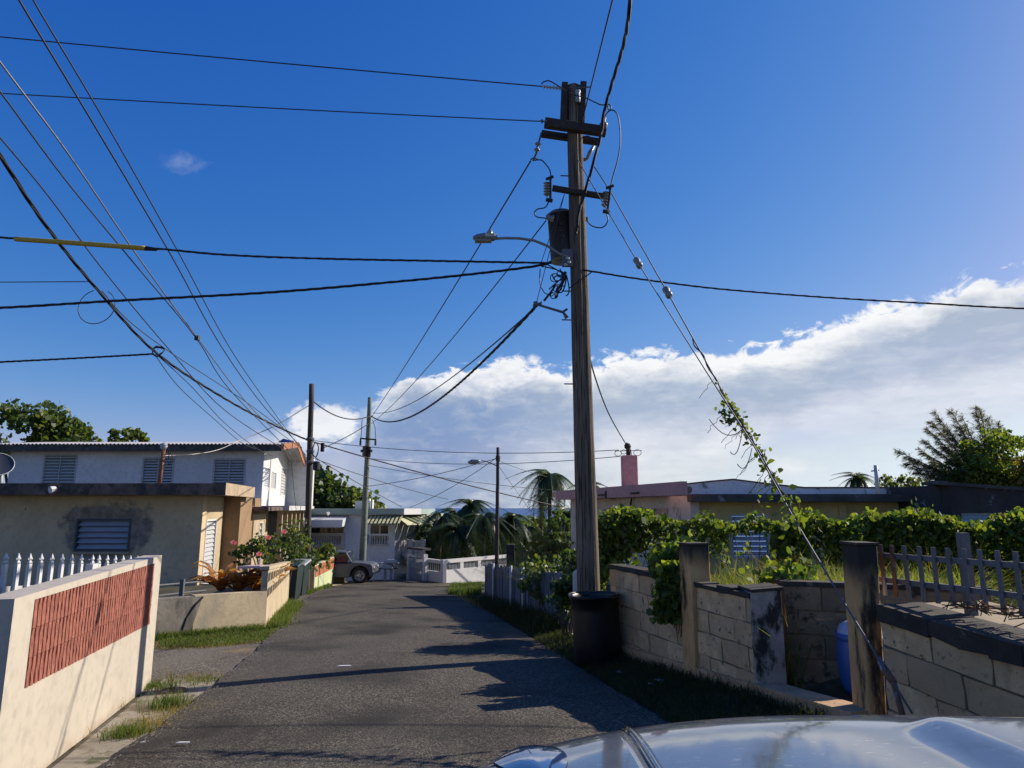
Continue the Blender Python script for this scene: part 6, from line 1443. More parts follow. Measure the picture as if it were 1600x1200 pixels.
# ------------------------------------------------------------------ vine hedge on wire fence
def hedge():
    a = at(935, 830, 10.6); b = at(1720, 830, 8.9); t = thing('vine_hedge', 'dense vine-covered wire fence running behind the block walls', 'hedge', (a.x, a.y, ground(a.x, a.y)))
    fr = Fr(a, (b - a)[:2], None)
    if fr.n.y > 0: fr.n = -fr.n
    Ln = Vector((b - a)[:2]).length; tops = [(930, 822), (950, 808), (975, 795), (1000, 797), (1020, 812), (1060, 816), (1120, 818), (1200, 818), (1225, 820), (1250, 808), (1290, 812), (1335, 820), (1360, 808), (1400, 802), (1440, 806), (1490, 810), (1506, 826), (1542, 828), (1562, 805), (1600, 800), (1660, 802), (1720, 806)]
    TU = [fr.hit(*p) for p in tops]; us = [q[0] for q in TU]; zs = [q[1] for q in TU]
    zt = lambda u: np.interp(u, us, zs)
    # fence skeleton
    for px in (935, 1100, 1208, 1320, 1500, 1620):
        u = fr.hit(px, 850)[0]; m = MB(); p = fr.p(u, 0, 0); m.tube([(p.x, p.y, ground(p.x, p.y) - .2), (p.x, p.y, zt(u) - .04)], .03, 8); part('post', m, M['galv'], t, True)
    m = MB(); m.tube([fr.p(u, 0, zt(u) - .08) for u in np.linspace(0, Ln, 30)], .012, 5)
    for f in (.35, .7, 1.0, 1.3): m.tube([fr.p(u, .01, zt(u) - .08 - f) for u in np.linspace(0, Ln, 16)], .004, 4)
    part('fence_wire', m, M['galv'], t)
    # woody stems
    m = MB()
    for k in range(120):
        u = random.uniform(0, Ln); z = zt(u) - random.uniform(.1, .5); p = fr.p(u, .04, z); q = [p + Vector((random.uniform(-.1, .1), random.uniform(-.04, .04), -.18 * i)) for i in range(6)]; m.tube(q, .005, 4)
    part('stem', m, M['bark'], t, True)
    C = []
    n = 9500; u = rng.uniform(0, Ln, n); k = rng.random(n)
    # density clumps; a gap in front of the louvred window
    dens = .5 + .5 * np.sin(u * 5.1) * np.sin(u * 2.3 + 1) ; depth = rng.exponential(.20 + .17 * dens, n)
    z = np.interp(u, us, zs) - depth + .03 + np.abs(rng.normal(0, .05, n)) * (np.sin(u * 9) + .4) ; d = rng.normal(.03, .10, n) * (1 + .6 * np.exp(-depth * 4))
    g0, g1 = fr.hit(1138, 860)[0], fr.hit(1205, 860)[0]; keep = ~((u > g0) & (u < g1) & (depth > .17) & (rng.random(n) > .08))
    keep &= depth < 1.3
    u, z, d = u[keep], z[keep], d[keep]; base = np.array([fr.p(uu, dd, zz) for uu, dd, zz in zip(u, d, z)])
    C.append(base)
    # thick mass at the left end beside the pole, hanging down to the wall
    ul = fr.hit(1015, 830)[0]; n = 3800; u = rng.uniform(-.05, ul, n); z = np.interp(u, us, zs) - rng.uniform(0, 1.0, n) * (1.0 - .55 * (u / ul)); d = rng.normal(.12, .14, n)
    C.append(np.array([fr.p(uu, dd, zz) for uu, dd, zz in zip(u, d, z)]))
    for x0, x1, n, dp in ((1205, 1262, 900, .75), (1290, 1325, 500, .6), (1360, 1520, 2600, .75), (1545, 1720, 2400, .9)):
        u = rng.uniform(fr.hit(x0, 850)[0], fr.hit(x1, 850)[0], n); z = np.interp(u, us, zs) - rng.uniform(0, dp, n); d = rng.normal(.08, .1, n); C.append(np.array([fr.p(uu, dd, zz) for uu, dd, zz in zip(u, d, z)]))
    C = np.concatenate(C); dead = rng.random(len(C)) < .035; big = rng.random(len(C)) < .3
    link('leaves', quads_mesh('leaves', np.concatenate([leaves(C[~dead & ~big], .054, .9, .40, .55), leaves(C[~dead & big], .085, 1.0, .42, .4)]), 6), M['vine'], t, 'stuff')
    link('dead_leaves', quads_mesh('dead_leaves', leaves(C[dead] + np.array([0, -.05, 0]), .06, 1.2, .3, .5), 6), M['palm_dry'], t, 'stuff')
    # vine spilling over the block wall by the slim pillar
    v = thing('trailing_vine', 'dark trailing vine hanging down the block wall beside the slim pillar', 'vine', at(1055, 960, 7.2))
    P = []
    for k in range(900):
        q = rng.random(); px = 1052 + rng.normal(0, 11) - 8 * q; py = 880 + 92 * q ** .9; p = at(px, py, 7.12 - .1 * rng.random()); P.append(tuple(p))
    for k in range(900):
        px = rng.uniform(1015, 1085); py = rng.normal(882, 12) - (px - 1015) * .2; P.append(tuple(at(px, py, 7.35 + .5 * rng.random())))
    link('leaves', quads_mesh('leaves', leaves(np.array(P), .075, 1.2, .42), 6), M['vine'], v, 'stuff')
    m = MB()
    for k in range(7): a_ = at(1045 + k * 3, 885, 7.15); m.tube([a_, a_ + Vector((.01, -.02, -.25)), a_ + Vector((-.03, -.02, -.5 - .03 * k))], .005, 4)
    part('stem', m, M['bark'], v, True)
hedge()

# ------------------------------------------------------------------ grass
def grasses():
    def stuff(name, P, m, lab=None):
        o = link(name, quads_mesh(name, P, 4), m, None, 'stuff'); return o
    def w1(u, d): p = wall1.p(u, d, 0); return (p.x, p.y)
    # right verge, short and dark
    verge = [(edge_r(y) + .03, y) for y in np.linspace(4.6, 19.5, 30)] + [(-.5, 18), (.3, 14), (.85, 10.5), w1(0, .02), w1(wall1_L, .02), (2.4, 5.2), (2.2, 4.6)]
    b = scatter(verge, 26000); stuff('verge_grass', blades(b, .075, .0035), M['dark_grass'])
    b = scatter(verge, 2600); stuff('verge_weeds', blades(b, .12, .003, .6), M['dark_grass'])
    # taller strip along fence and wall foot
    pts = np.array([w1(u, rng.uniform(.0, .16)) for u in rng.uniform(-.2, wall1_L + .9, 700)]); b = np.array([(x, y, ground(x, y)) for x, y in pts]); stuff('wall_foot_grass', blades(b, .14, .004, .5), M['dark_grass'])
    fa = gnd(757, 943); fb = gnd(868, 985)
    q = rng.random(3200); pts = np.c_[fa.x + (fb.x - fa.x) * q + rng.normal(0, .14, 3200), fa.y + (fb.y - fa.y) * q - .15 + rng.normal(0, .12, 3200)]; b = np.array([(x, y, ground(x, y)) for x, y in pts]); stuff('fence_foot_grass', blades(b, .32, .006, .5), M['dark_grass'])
    # far verge, in sun
    b = scatter([gnd(700, 931)[:2], gnd(752, 930)[:2], gnd(752, 915)[:2], gnd(705, 917)[:2]], 4500); stuff('sunny_verge_grass', blades(b, .2, .008), M['grass'])
    b = scatter([(-1.6, 19.6), (-.6, 17.8), (-.3, 16), (-.75, 16)], 1800); stuff('sunny_verge_grass', blades(b, .08, .006), M['dry_grass'])
    # left verge in front of the planter
    P0 = gnd(249, 1001); P1 = gnd(414, 985); P2 = gnd(450, 944)
    v = [tuple(P0[:2]), tuple(P1[:2]), tuple(P2[:2]), gnd(478, 945)[:2], gnd(462, 958)[:2], gnd(448, 978)[:2], gnd(415, 1003)[:2], gnd(330, 1012)[:2], gnd(249, 1014)[:2]]
    b = scatter(v, 9000); stuff('left_verge_grass', blades(b, .075, .005), M['grass'])
    b = scatter(v, 6000); b[:, 1] -= .14; stuff('left_verge_straw', blades(b, .06, .005, .8), M['dry_grass'])
    q = rng.random(2200); pts = np.c_[P0.x + (P1.x - P0.x) * q + rng.normal(0, .04, 2200), P0.y + (P1.y - P0.y) * q - .08 + rng.normal(0, .05, 2200)]; b = np.array([(x, y, ground(x, y)) for x, y in pts]); stuff('planter_foot_grass', blades(b, .14, .006), M['grass'])
    q = rng.random(2200); pts = np.c_[P1.x + (P2.x - P1.x) * q + np.abs(rng.normal(.12, .12, 2200)), P1.y + (P2.y - P1.y) * q]; b = np.array([(x, y, ground(x, y)) for x, y in pts]); stuff('planter_foot_grass', blades(b, .17, .007), M['grass'])
    b = scatter([gnd(480, 930)[:2], gnd(520, 918)[:2], gnd(512, 915)[:2], gnd(482, 924)[:2]], 1500); stuff('pole_foot_grass', blades(b, .14, .008), M['grass'])
    b = scatter([gnd(590, 908)[:2], gnd(622, 909)[:2], gnd(625, 903)[:2], gnd(588, 903)[:2]], 1800); stuff('mailbox_foot_grass', blades(b, .14, .008), M['grass'])
    # tufts on the concrete strip
    for px, py, n, s, hh, m in ((265, 1105, 420, .10, .13, 'grass'), (285, 1112, 350, .13, .06, 'dry_grass'), (250, 1130, 400, .13, .05, 'dry_grass'), (200, 1152, 350, .07, .10, 'grass'), (225, 1145, 300, .1, .06, 'dry_grass'),
                                (240, 1074, 220, .06, .07, 'grass'), (252, 1078, 150, .08, .06, 'grass'), (300, 1062, 350, .16, .05, 'dry_grass'), (315, 1066, 250, .14, .06, 'grass'), (262, 1070, 12, .02, .26, 'dry_grass'), (268, 1082, 16, .02, .3, 'grass'),
                                (182, 1108, 30, .03, .09, 'dry_grass'), (120, 1155, 24, .03, .09, 'dry_grass'), (165, 1118, 20, .02, .1, 'dry_grass')):
        g = gnd(px, py); pts = np.c_[rng.normal(g.x, s, n), rng.normal(g.y, s, n)]; b = np.array([(x, y, ground(x, y)) for x, y in pts]); stuff('grass_tuft', blades(b, hh, .003), M[m])
    # tall grass in the yard behind the block wall
    yard = [w1(0, -.35), w1(wall1_L, -.35), (2.9, 6.7), (3.6, 6.5), (4.6, 7.2), (5.5, 8.3), (1.7, 9.9)]
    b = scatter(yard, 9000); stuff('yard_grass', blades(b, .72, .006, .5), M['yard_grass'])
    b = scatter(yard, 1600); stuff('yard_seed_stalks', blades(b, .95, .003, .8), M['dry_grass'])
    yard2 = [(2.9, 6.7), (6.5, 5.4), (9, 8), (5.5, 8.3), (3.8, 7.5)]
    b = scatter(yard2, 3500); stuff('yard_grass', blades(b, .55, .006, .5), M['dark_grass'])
    # wild growth between the board fence and the pink house
    wild = [(-.5, 18.5), (.3, 15), (.75, 12), (1.3, 13), (1.0, 17), (.6, 20.5)]
    b = scatter(wild, 2600); stuff('wild_grass', blades(b, .95, .005, .6), M['dry_grass'])
    b = scatter(wild, 6000); stuff('wild_grass', blades(b, .9, .006, .6), M['grass'])
    far = [(-3.5, 32), (8, 32), (14, 60), (-14, 60), (-7, 32)]
    b = scatter(far, 6000); stuff('far_slope_grass', blades(b, .5, .05, .5), M['grass'])
grasses()

# low weeds with broader leaves behind and beside the wall
def weeds():
    for px, py, Y, rad, n, leaf, m, lb in (
        (1225, 905, 6.6, (.35, .2, .12), 14, .06, 'vine', 'bright green creeper topping the grey corner pier'),
        (885, 925, 10.5, (.32, .3, .3), 22, .07, 'leaf_dark', 'dark weedy shrub between the white post and the tall pole'),
        (860, 905, 12.5, (.5, .45, .35), 30, .07, 'leaf_mid', 'leafy shrub spilling over the near end of the board fence'),
        (905, 880, 12.0, (.35, .4, .3), 18, .07, 'leaf_dark', 'dark bush pressed against the tall pole and the pink house'),
        (850, 868, 19.0, (.8, .7, .6), 34, .09, 'leaf_yellow', 'yellowing scrub behind the board fence'),
        (875, 845, 24.0, (.9, .8, 1.0), 34, .12, 'leaf_dark', 'tangled dark scrub beside the pink house corner')):
        c = at(px, py, Y); bush('weed_bush', lb, c, rad, n, leaf, M[m], crad=.2, stems=8, root=(c.x, c.y, ground(c.x, c.y)))
    # straggling vine stems on the left end of the hedge
weeds()

def board_fence():
    a = gnd(757, 943); b = gnd(893, 1000); b = Vector((a.x - RD.x * -0, a.y, 0)); 
    a = gnd(757, 943); e = gnd(868, 978); fr = Fr(a, (e - a)[:2], None)
    if fr.n.x > 0: fr.n = -fr.n
    Ln = Vector((e - a)[:2]).length + .6; z0 = fr.hit(757, 881)[1]; z1 = fr.hit(840, 892)[1]; uu = fr.hit(840, 892)[0]
    t = thing('board_fence', 'grey-blue weathered board fence leaning along the grass verge', 'fence', a); u = 0; zt = lambda u: z0 + (z1 - z0) * u / uu
    while u < Ln:
        w = random.uniform(.045, .075); p = fr.p(u, 0, 0); zg = ground(p.x, p.y) - .05; j = random.uniform(-.05, .03); l = random.uniform(-.01, .01); d = random.uniform(-.012, .012); m = MB()
        m.hexa([fr.p(u, d, zg), fr.p(u + w, d, zg), fr.p(u + w, d - .018, zg), fr.p(u, d - .018, zg), fr.p(u + l, d, zt(u) + j), fr.p(u + w + l, d, zt(u) + j), fr.p(u + w + l, d - .018, zt(u) + j), fr.p(u + l, d - .018, zt(u) + j)])
        part('board', m, M['blue_board'], t); u += w + random.uniform(.004, .012)
    for f in (.15, .75):
        m = MB(); zz = lambda u: zt(u) - f; m.fbox(fr, 0, Ln, -.08, -.035, (zz(0) - .03, zz(Ln) - .03), (zz(0) + .03, zz(Ln) + .03)); part('rail', m, M['blue_board'], t)
    for px in (774, 802, 821):
        u = fr.hit(px, 900)[0]; p = fr.p(u, .05, 0); m = MB(); m.tube([(p.x, p.y, ground(p.x, p.y) - .1), (p.x, p.y, zt(u) + .04)], .028, 8); part('post', m, M['white_dirty'], t, True)
    for px, py0, py1, Y, lb in ((866, 900, 978, 12.6, 'peeling white post standing alone in the weeds'), (901, 895, 960, 10.2, 'white pipe post tight beside the tall pole')):
        p = at(px, py0, Y); m = MB(); m.tube([(p.x, p.y, ground(p.x, p.y) - .1), (p.x + .01, p.y, p.z)], .05 if px == 866 else .07, 10); m.lathe((p.x + .01, p.y, p.z), [(.055, 0), (.055, .02), (0, .06)], 10); solo('fence_post', m, M['white_dirty'], lb, 'post')
    # old stump post with a slanted roof panel behind the fence
    p = at(798, 880, 21.0); z1 = at(798, 850, 21.0).z; m = MB(); m.box(p.x - .13, p.x + .13, 20.87, 21.13, ground(p.x, 21) - .1, z1); solo('timber_post', m, M['pole_dark'], 'thick old timber post behind the board fence', 'post', bevel=.02)
    t = thing('old_railing', 'thin bent metal railing beside the old timber post', 'railing', at(815, 880, 20.5)); q = at(803, 852, 20.5); w = at(815, 862, 20.5); x = at(845, 860, 21)
    m = MB(); m.tube([q, w, x], .02, 6); part('rail', m, M['galv'], t)
    for s_ in (w, w.lerp(x, .5), x): m = MB(); m.tube([s_, Vector((s_.x, s_.y, ground(s_.x, s_.y) - .1))], .02, 6); part('post', m, M['galv'], t)
board_fence()

# ------------------------------------------------------------------ trees
def frond_mesh(L_=1.0, n=34, droop=.8, lw=.5, ww=.03, up=.5, name='frond', hang=.5):
    P = []; spine = []
    for i in range(n + 1):
        q = i / n; spine.append(np.array([q * L_ * (1 - .25 * droop * q), 0, L_ * (up * q - (up + droop) * q * q)]))
    for i in range(1, n + 1):
        p = spine[i]; t = spine[i] - spine[i - 1]; t = t / np.linalg.norm(t); ln = L_ * lw * (sin(pi * min(1, (i / n) * .9 + .08)) ** .6) * random.uniform(.85, 1.1)
        for s_ in (-1, 1):
            d = t * .55 + np.array([0, s_ * .8, -hang * random.uniform(.6, 1.3)]); d /= np.linalg.norm(d); w = t * ww * L_
            P.append(np.stack([p - w, p + d * ln * .5 - w * .8 , p + d * ln + np.array([0, 0, -ln * .15]), p + d * ln * .5 + w * .8, p + w]))
    me = quads_mesh(name, np.array(P), 5); return me, spine
def palm(name, label, base, top, trunk_r, nf, L_, droop, up, mat_, group, lw=.45, hang=.5, dry=0, seed=0, shaft=None):
    random.seed(seed + 50); r = thing(name, label, 'palm tree', base, group); b = Vector(base); t = Vector(top)
    m = MB(); mid = b.lerp(t, .5) + Vector((random.uniform(-.15, .15), 0, 0)); pts = [b * (1 - q) ** 2 + mid * 2 * q * (1 - q) + t * q * q for q in [k / 10 for k in range(11)]]
    m.tube([pts[0] - Vector((0, 0, .4))] + pts, [trunk_r * 1.25] + [trunk_r * (1.15 - .35 * k / 10) for k in range(11)], 9); part('trunk', m, M['bark'], r, True)
    prot = []
    for q in range(4):
        me, sp = frond_mesh(1.0, 34, droop * (.8 + .15 * q), lw, .015, up * (1.1 - .15 * q), hang=hang); me.materials.append(mat_)
        bm = bmesh.new(); bm.from_mesh(me); sm = MB(); sm.tube([Vector(s_) for s_ in sp], [.012] * 15 + [.005] * 20, 4); tmp = sm.mesh('t', fix=False); bm.from_mesh(tmp); bm.to_mesh(me); bm.free(); prot.append(me)
    for k in range(nf):
        o = link('frond', prot[k % 4], (), r); o.matrix_parent_inverse = Matrix.Identity(4); s_ = L_ * random.uniform(.8, 1.1)
        el = random.uniform(-.1, 1.15) if k % 3 else random.uniform(-.9, .1)
        o.location = t - r.location; o.rotation_euler = (random.uniform(-.3, .3), -el * .9 if k % 3 else .25 - el * .2, k * 2.4 + random.uniform(-.3, .3)); o.scale = (s_,) * 3
    if dry:
        me = prot[3].copy(); me.materials.clear(); me.materials.append(M['palm_dry'])
        for k in range(dry):
            o = link('dead_frond', me, (), r); o.matrix_parent_inverse = Matrix.Identity(4); o.location = t - r.location - Vector((0, 0, .1)); o.rotation_euler = (0, 1.15, k * 2 * pi / dry + .4); o.scale = (L_ * .7,) * 3
    return r
def palms():
    g = 'palms beyond the white fence'
    specs = [(690, 812, 30.5, 'drooping palm nearest the awning house'), (735, 792, 32.5, 'tallest of the clustered palms beyond the white fence'), (755, 812, 30.0, 'full palm directly left of the thin lamp pole'),
             (712, 832, 29.6, 'low broad palm in front of the clustered palms'), (800, 815, 31.0, 'palm just right of the thin lamp pole'), (820, 832, 34.0, 'small palm behind the old timber post'), (713, 806, 33.5, 'feathery palm between the tallest palm and the nearest palm'), (772, 822, 33.0, 'palm partly behind the thin lamp pole'), (678, 838, 32.5, 'short palm at the left end of the palm cluster')]
    for i, (px, py, Y, lb) in enumerate(specs):
        t = at(px, py, Y); b = (t.x + random.uniform(-.25, .25), Y, ground(t.x, Y)); palm('palm_tree', lb, b, t, .075, 36, 1.25 if i != 5 else 1.2, 1.35, .7, M['palm'], g, .30, .75, 3 if i in (0, 3) else 0, i)
    t = at(858, 748, 34); palm('coconut_palm', 'tall coconut palm with wind-blown fronds left of the pink house', (t.x - .1, 34, ground(t.x, 34)), t, .11, 34, 1.75, 1.15, .6, M['palm'], None, .26, .5, 8, 20)
    t = at(846, 775, 34.5); palm('coconut_palm', 'thin shaggy palm trunk close beside the tall coconut palm', (t.x, 34.5, ground(t.x, 34.5)), t, .09, 8, .9, 1.6, .3, M['palm_dry'], None, .3, .9, 6, 21)
    t = at(888, 805, 27); palm('coconut_palm', 'half-hidden palm tucked behind the pink house corner', (t.x, 27, ground(t.x, 27)), t, .09, 18, 1.5, 1.3, .6, M['palm'], None, .3, .9, 2, 22)
    t = at(1340, 752, 36); palm('coconut_palm', 'palm crown showing above the olive house parapet', (t.x, 36, ground(t.x, 36)), t, .1, 24, 1.15, 1.0, .8, M['palm'], None, .34, .7, 0, 23)
    t = at(920, 762, 38); palm('coconut_palm', 'distant palm peeping over the pink roof slab', (t.x, 38, ground(t.x, 38)), t, .1, 14, 1.1, 1.0, .6, M['palm'], None, .34, .7, 0, 24)
palms()
random.seed(3)
def trees():
    def T(name, lb, px, py, Y, rad, nc, per, leaf, m, crad, **k):
        c = at(px, py, Y); return tree(name, lb, (c.x, Y, ground(c.x, Y)), 5, tuple(c), rad, nc, per, leaf, M[m], crad=crad, **k)
    T('broadleaf_tree', 'large leafy tree behind the left end of the whitewashed house', 30, 692, 33, (3.2, 2, 2.0), 90, 40, .22, 'leaf_mid', .6)
    T('broadleaf_tree', 'low rounded tree crown beside the large leafy tree behind the roof', 100, 695, 33.5, (1.5, 1.4, 1.35), 60, 44, .2, 'leaf_mid', .5)
    T('broadleaf_tree', 'small tree top peeping over the middle of the corrugated roof', 200, 695, 36, (1.0, 1, .95), 30, 36, .22, 'leaf_mid', .4)
    T('almond_tree', 'broad-leaved dark green tree behind the dark pole', 497, 790, 36, (2.1, 1.6, 1.75), 80, 40, .24, 'leaf_dark', .6)
    T('almond_tree', 'spreading tree with yellowing leaves above the awning house roof', 545, 800, 35, (1.7, 1.3, 1.05), 60, 40, .2, 'leaf_mid', .5, mat2=M['leaf_yellow'])
    T('broadleaf_tree', 'rounded bush-like tree between the awning house and the palms', 648, 835, 34, (1.0, 1, .9), 36, 40, .16, 'leaf_mid', .4)
    T('broadleaf_tree', 'dark tree filling in beneath the clustered palms', 700, 862, 35, (1.8, 1.4, 1.2), 60, 40, .16, 'leaf_dark', .5)
    T('broadleaf_tree', 'low green tree behind the thin lamp pole and fence', 790, 855, 37, (2.4, 1.6, 1.2), 70, 40, .18, 'leaf_dark', .5)
    T('broadleaf_tree', 'green tree on the slope left of the coconut palm', 832, 838, 46, (2.0, 1.5, 1.2), 50, 36, .2, 'leaf_mid', .5)
    T('broadleaf_tree', 'green tree on the slope beneath the coconut palm fronds', 880, 850, 44, (2.2, 1.5, 1.2), 50, 36, .2, 'leaf_mid', .5)
    T('broadleaf_tree', 'bright green leafy tree at the right edge above the dark house', 1580, 722, 19, (1.4, 1.0, .95), 80, 50, .09, 'vine', .32, mat2=M['leaf_yellow'])
    T('broadleaf_tree', 'sparse bushy tree top behind the white roof mast', 1402, 758, 24, (.9, .6, .38), 26, 26, .10, 'leaf_mid', .22)
    T('broadleaf_tree', 'dark low tree joining the casuarina and the bright leafy tree', 1530, 745, 19.5, (1.1, .8, .45), 34, 40, .09, 'leaf_dark', .3)
    # casuarina: long feathery boughs swept to the left
    Y = 20; b = at(1560, 800, Y); r = thing('casuarina_tree', 'feathery grey-green casuarina with boughs swept left over the olive house', 'tree', (b.x, Y, ground(b.x, Y)))
    m = MB(); root = Vector((b.x + .3, Y, ground(b.x, Y))); crotch = at(1548, 770, Y); m.tube([root, crotch], [.2, .12], 8); tips = [(1405, 706, .0), (1424, 718, .3), (1446, 690, -.3), (1449, 670, .2), (1463, 647, 0), (1487, 643, .3), (1524, 638, -.2), (1531, 640, .2), (1433, 736, .1), (1500, 670, -.4), (1475, 700, .4), (1560, 665, .3), (1418, 724, -.5), (1440, 705, .5), (1456, 660, .6), (1476, 668, -.6), (1505, 655, .5), (1512, 690, -.5), (1545, 655, .6), (1460, 725, .6), (1490, 720, -.4), (1530, 700, .1)]
    seg = []
    for x, y, dy in tips:
        e = at(x, y, Y + dy); mid = crotch.lerp(e, .55) + Vector((.15, 0, -.12)); P_ = [crotch * (1 - q) ** 2 + mid * 2 * q * (1 - q) + e * q * q for q in [k / 14 for k in range(15)]]
        m.tube(P_, [.05 * (1 - .9 * k / 14) for k in range(15)], 5); seg.append(P_)
    part('trunk', m, M['bark'], r, True); base = []; dirs = []
    for P_ in seg:
        for i in range(3, 15):
            t = (P_[i] - P_[i - 1]).normalized()
            for k in range(9):
                s0 = P_[i - 1].lerp(P_[i], random.random()); d2 = (t + Vector((random.gauss(-.1, .28), random.gauss(0, .5), random.gauss(-.05, .30)))).normalized(); ln2 = random.uniform(.18, .5) * (1.25 - i / 18)
                for j in range(13):
                    f = random.random(); q = s0 + d2 * ln2 * f + Vector((0, 0, -.06 * f * f)) + Vector((random.gauss(0, .012),) * 3)
                    base.append(tuple(q)); dirs.append(tuple(d2 * 1.0 + Vector((random.gauss(0, .4), random.gauss(0, .4), random.gauss(-.35, .35)))))
    B_ = np.array(base); Dd = np.array(dirs); Dd /= np.linalg.norm(Dd, axis=1)[:, None]; n = len(B_); ln = rng.uniform(.07, .19, n)[:, None]; s_ = np.cross(Dd, rng.normal(size=(n, 3))); s_ /= np.linalg.norm(s_, axis=1)[:, None]; w = .0038
    tip = B_ + Dd * ln + np.array([0, 0, -.03]); mid = B_ + Dd * ln * .5; link('needles', quads_mesh('needles', np.stack([B_ - s_ * w, B_ + s_ * w, mid + s_ * w, tip, mid - s_ * w], 1), 5), M['needle'], r, 'stuff')
    # far tree belt on the slope down to the shore
    P = []
    for k in range(46):
        x = random.uniform(-30, 34); y = random.uniform(52, 95); z = ground(x, y); P.append(clump_points((x, y, z + 1.6), (3.2, 2.5, 2.2), 16, 26, 1.1))
    P = np.concatenate(P); link('far_woodland', quads_mesh('far_woodland', leaves(P, .55), 6), M['leaf_mid'], None, 'stuff')
    # little far building
    c = at(824, 832, 48); z = at(824, 825, 48).z; t = thing('distant_building', 'tiny pale flat-roofed building seen through the trees', 'building', (c.x, 48, ground(c.x, 48)))
    m = MB(); m.box(c.x - .9, c.x + .55, 48, 50, ground(c.x, 48), z); part('wall', m, M['far_wall'], t); m = MB(); m.box(c.x - 1.1, c.x + .7, 47.8, 50.2, z + .001, z + .14); part('roof', m, M['teal'], t); m = MB(); m.box(c.x + .02, c.x + .32, 47.97, 47.99, z - .5, z - .15); part('window', m, M['glass'], t)
trees()

# ------------------------------------------------------------------ litter and road marks
def litter():
    def scrap(px, py, s, lb, m=M['trash'], dz=.0):
        g = gnd(px, py); mb = MB(); n = 9; c = Vector((g.x, g.y, g.z + dz)); ring = [(c.x + s * random.uniform(.6, 1.1) * cos(a), c.y + s * random.uniform(.6, 1.1) * sin(a), c.z + random.uniform(.0, s * .5)) for a in [2 * pi * k / n for k in range(n)]]
        top = (c.x, c.y, c.z + s * .55)
        for k in range(n): mb.face([ring[k], ring[(k + 1) % n], top]); 
        mb.face([(x, y, c.z - .01) for x, y, z in ring]); solo('litter', mb, m, lb, 'litter', 'scraps of litter')
    for px, py, s, lb in ((547, 911, .13, 'crumpled white bag beside the pickup front wheel'), (556, 912, .1, 'small white scrap touching the pickup wheel'), (577, 911, .10, 'white scrap in front of the pickup bumper'),
                          (591, 913, .07, 'flat white scrap at the asphalt edge near the mailboxes'), (616, 912, .08, 'white scrap at the edge of the mailbox grass'), (861, 1004, .035, 'pale blue crumpled cup in the shaded verge'),
                          (1030, 1066, .06, 'torn clear bag in the dark grass by the block wall'), (1018, 1071, .04, 'small pale scrap by the torn bag'), (892, 992, .05, 'white scrap beside the black drum'), (968, 1052, .05, 'dusty wrapper at the foot of the black drum'), (882, 1035, .02, 'tiny white scrap on the verge edge')):
        scrap(px, py, s, lb)
    for px, py, w, lb in ((538, 1049, .05, 'thin pale paint spot on the road'), (285, 1175, .03, 'small pale chip on the road'), (222, 1176, .012, 'tiny white chip at the road edge')):
        g = gnd(px, py); mb = MB(); z = -.055 * g.y + .058; mb.hexa([(g.x - w * 1.6, g.y - w * .5, z), (g.x + w * 1.6, g.y - w * .2, z), (g.x + w * 1.3, g.y + w * .5, z), (g.x - w, g.y + w * .4, z), (g.x - w * 1.5, g.y - w * .4, z + .004), (g.x + w * 1.5, g.y - w * .1, z + .004), (g.x + w * 1.2, g.y + w * .4, z + .004), (g.x - w * .9, g.y + w * .3, z + .004)]); solo('paint_spot', mb, M['trash'], lb, 'paint spot', 'pale spots on the road')
    # pebbles along the left road edge
    P = []
    for k in range(3200):
        i = random.randrange(40, 200); x, y = Lp[i]; x += random.gauss(-.05, .10); y += random.uniform(-.08, .08); s = random.uniform(.004, .014) if k % 9 else random.uniform(.012, .026); z = ground(x, y) + (.035 if x > Lp[i][0] else 0)
        P.append(np.array([[x - s, y, z], [x, y - s * 1.1, z + .002], [x + s * .9, y, z + s * .5], [x, y + s, z + s * .7]]))
    link('roadside_gravel', quads_mesh('roadside_gravel', np.array(P), 4), M['concrete_path'], None, 'stuff')
    g = gnd(270, 1082); m = MB(); m.lathe((g.x, g.y, g.z + .001), [(0, .01), (.1, .012), (.11, .02), (.12, .02), (.125, .005)], 24); solo('manhole_cover', m, M['rusty'], 'small round rusty cover set in the concrete by the cream wall end', 'cover')
litter()

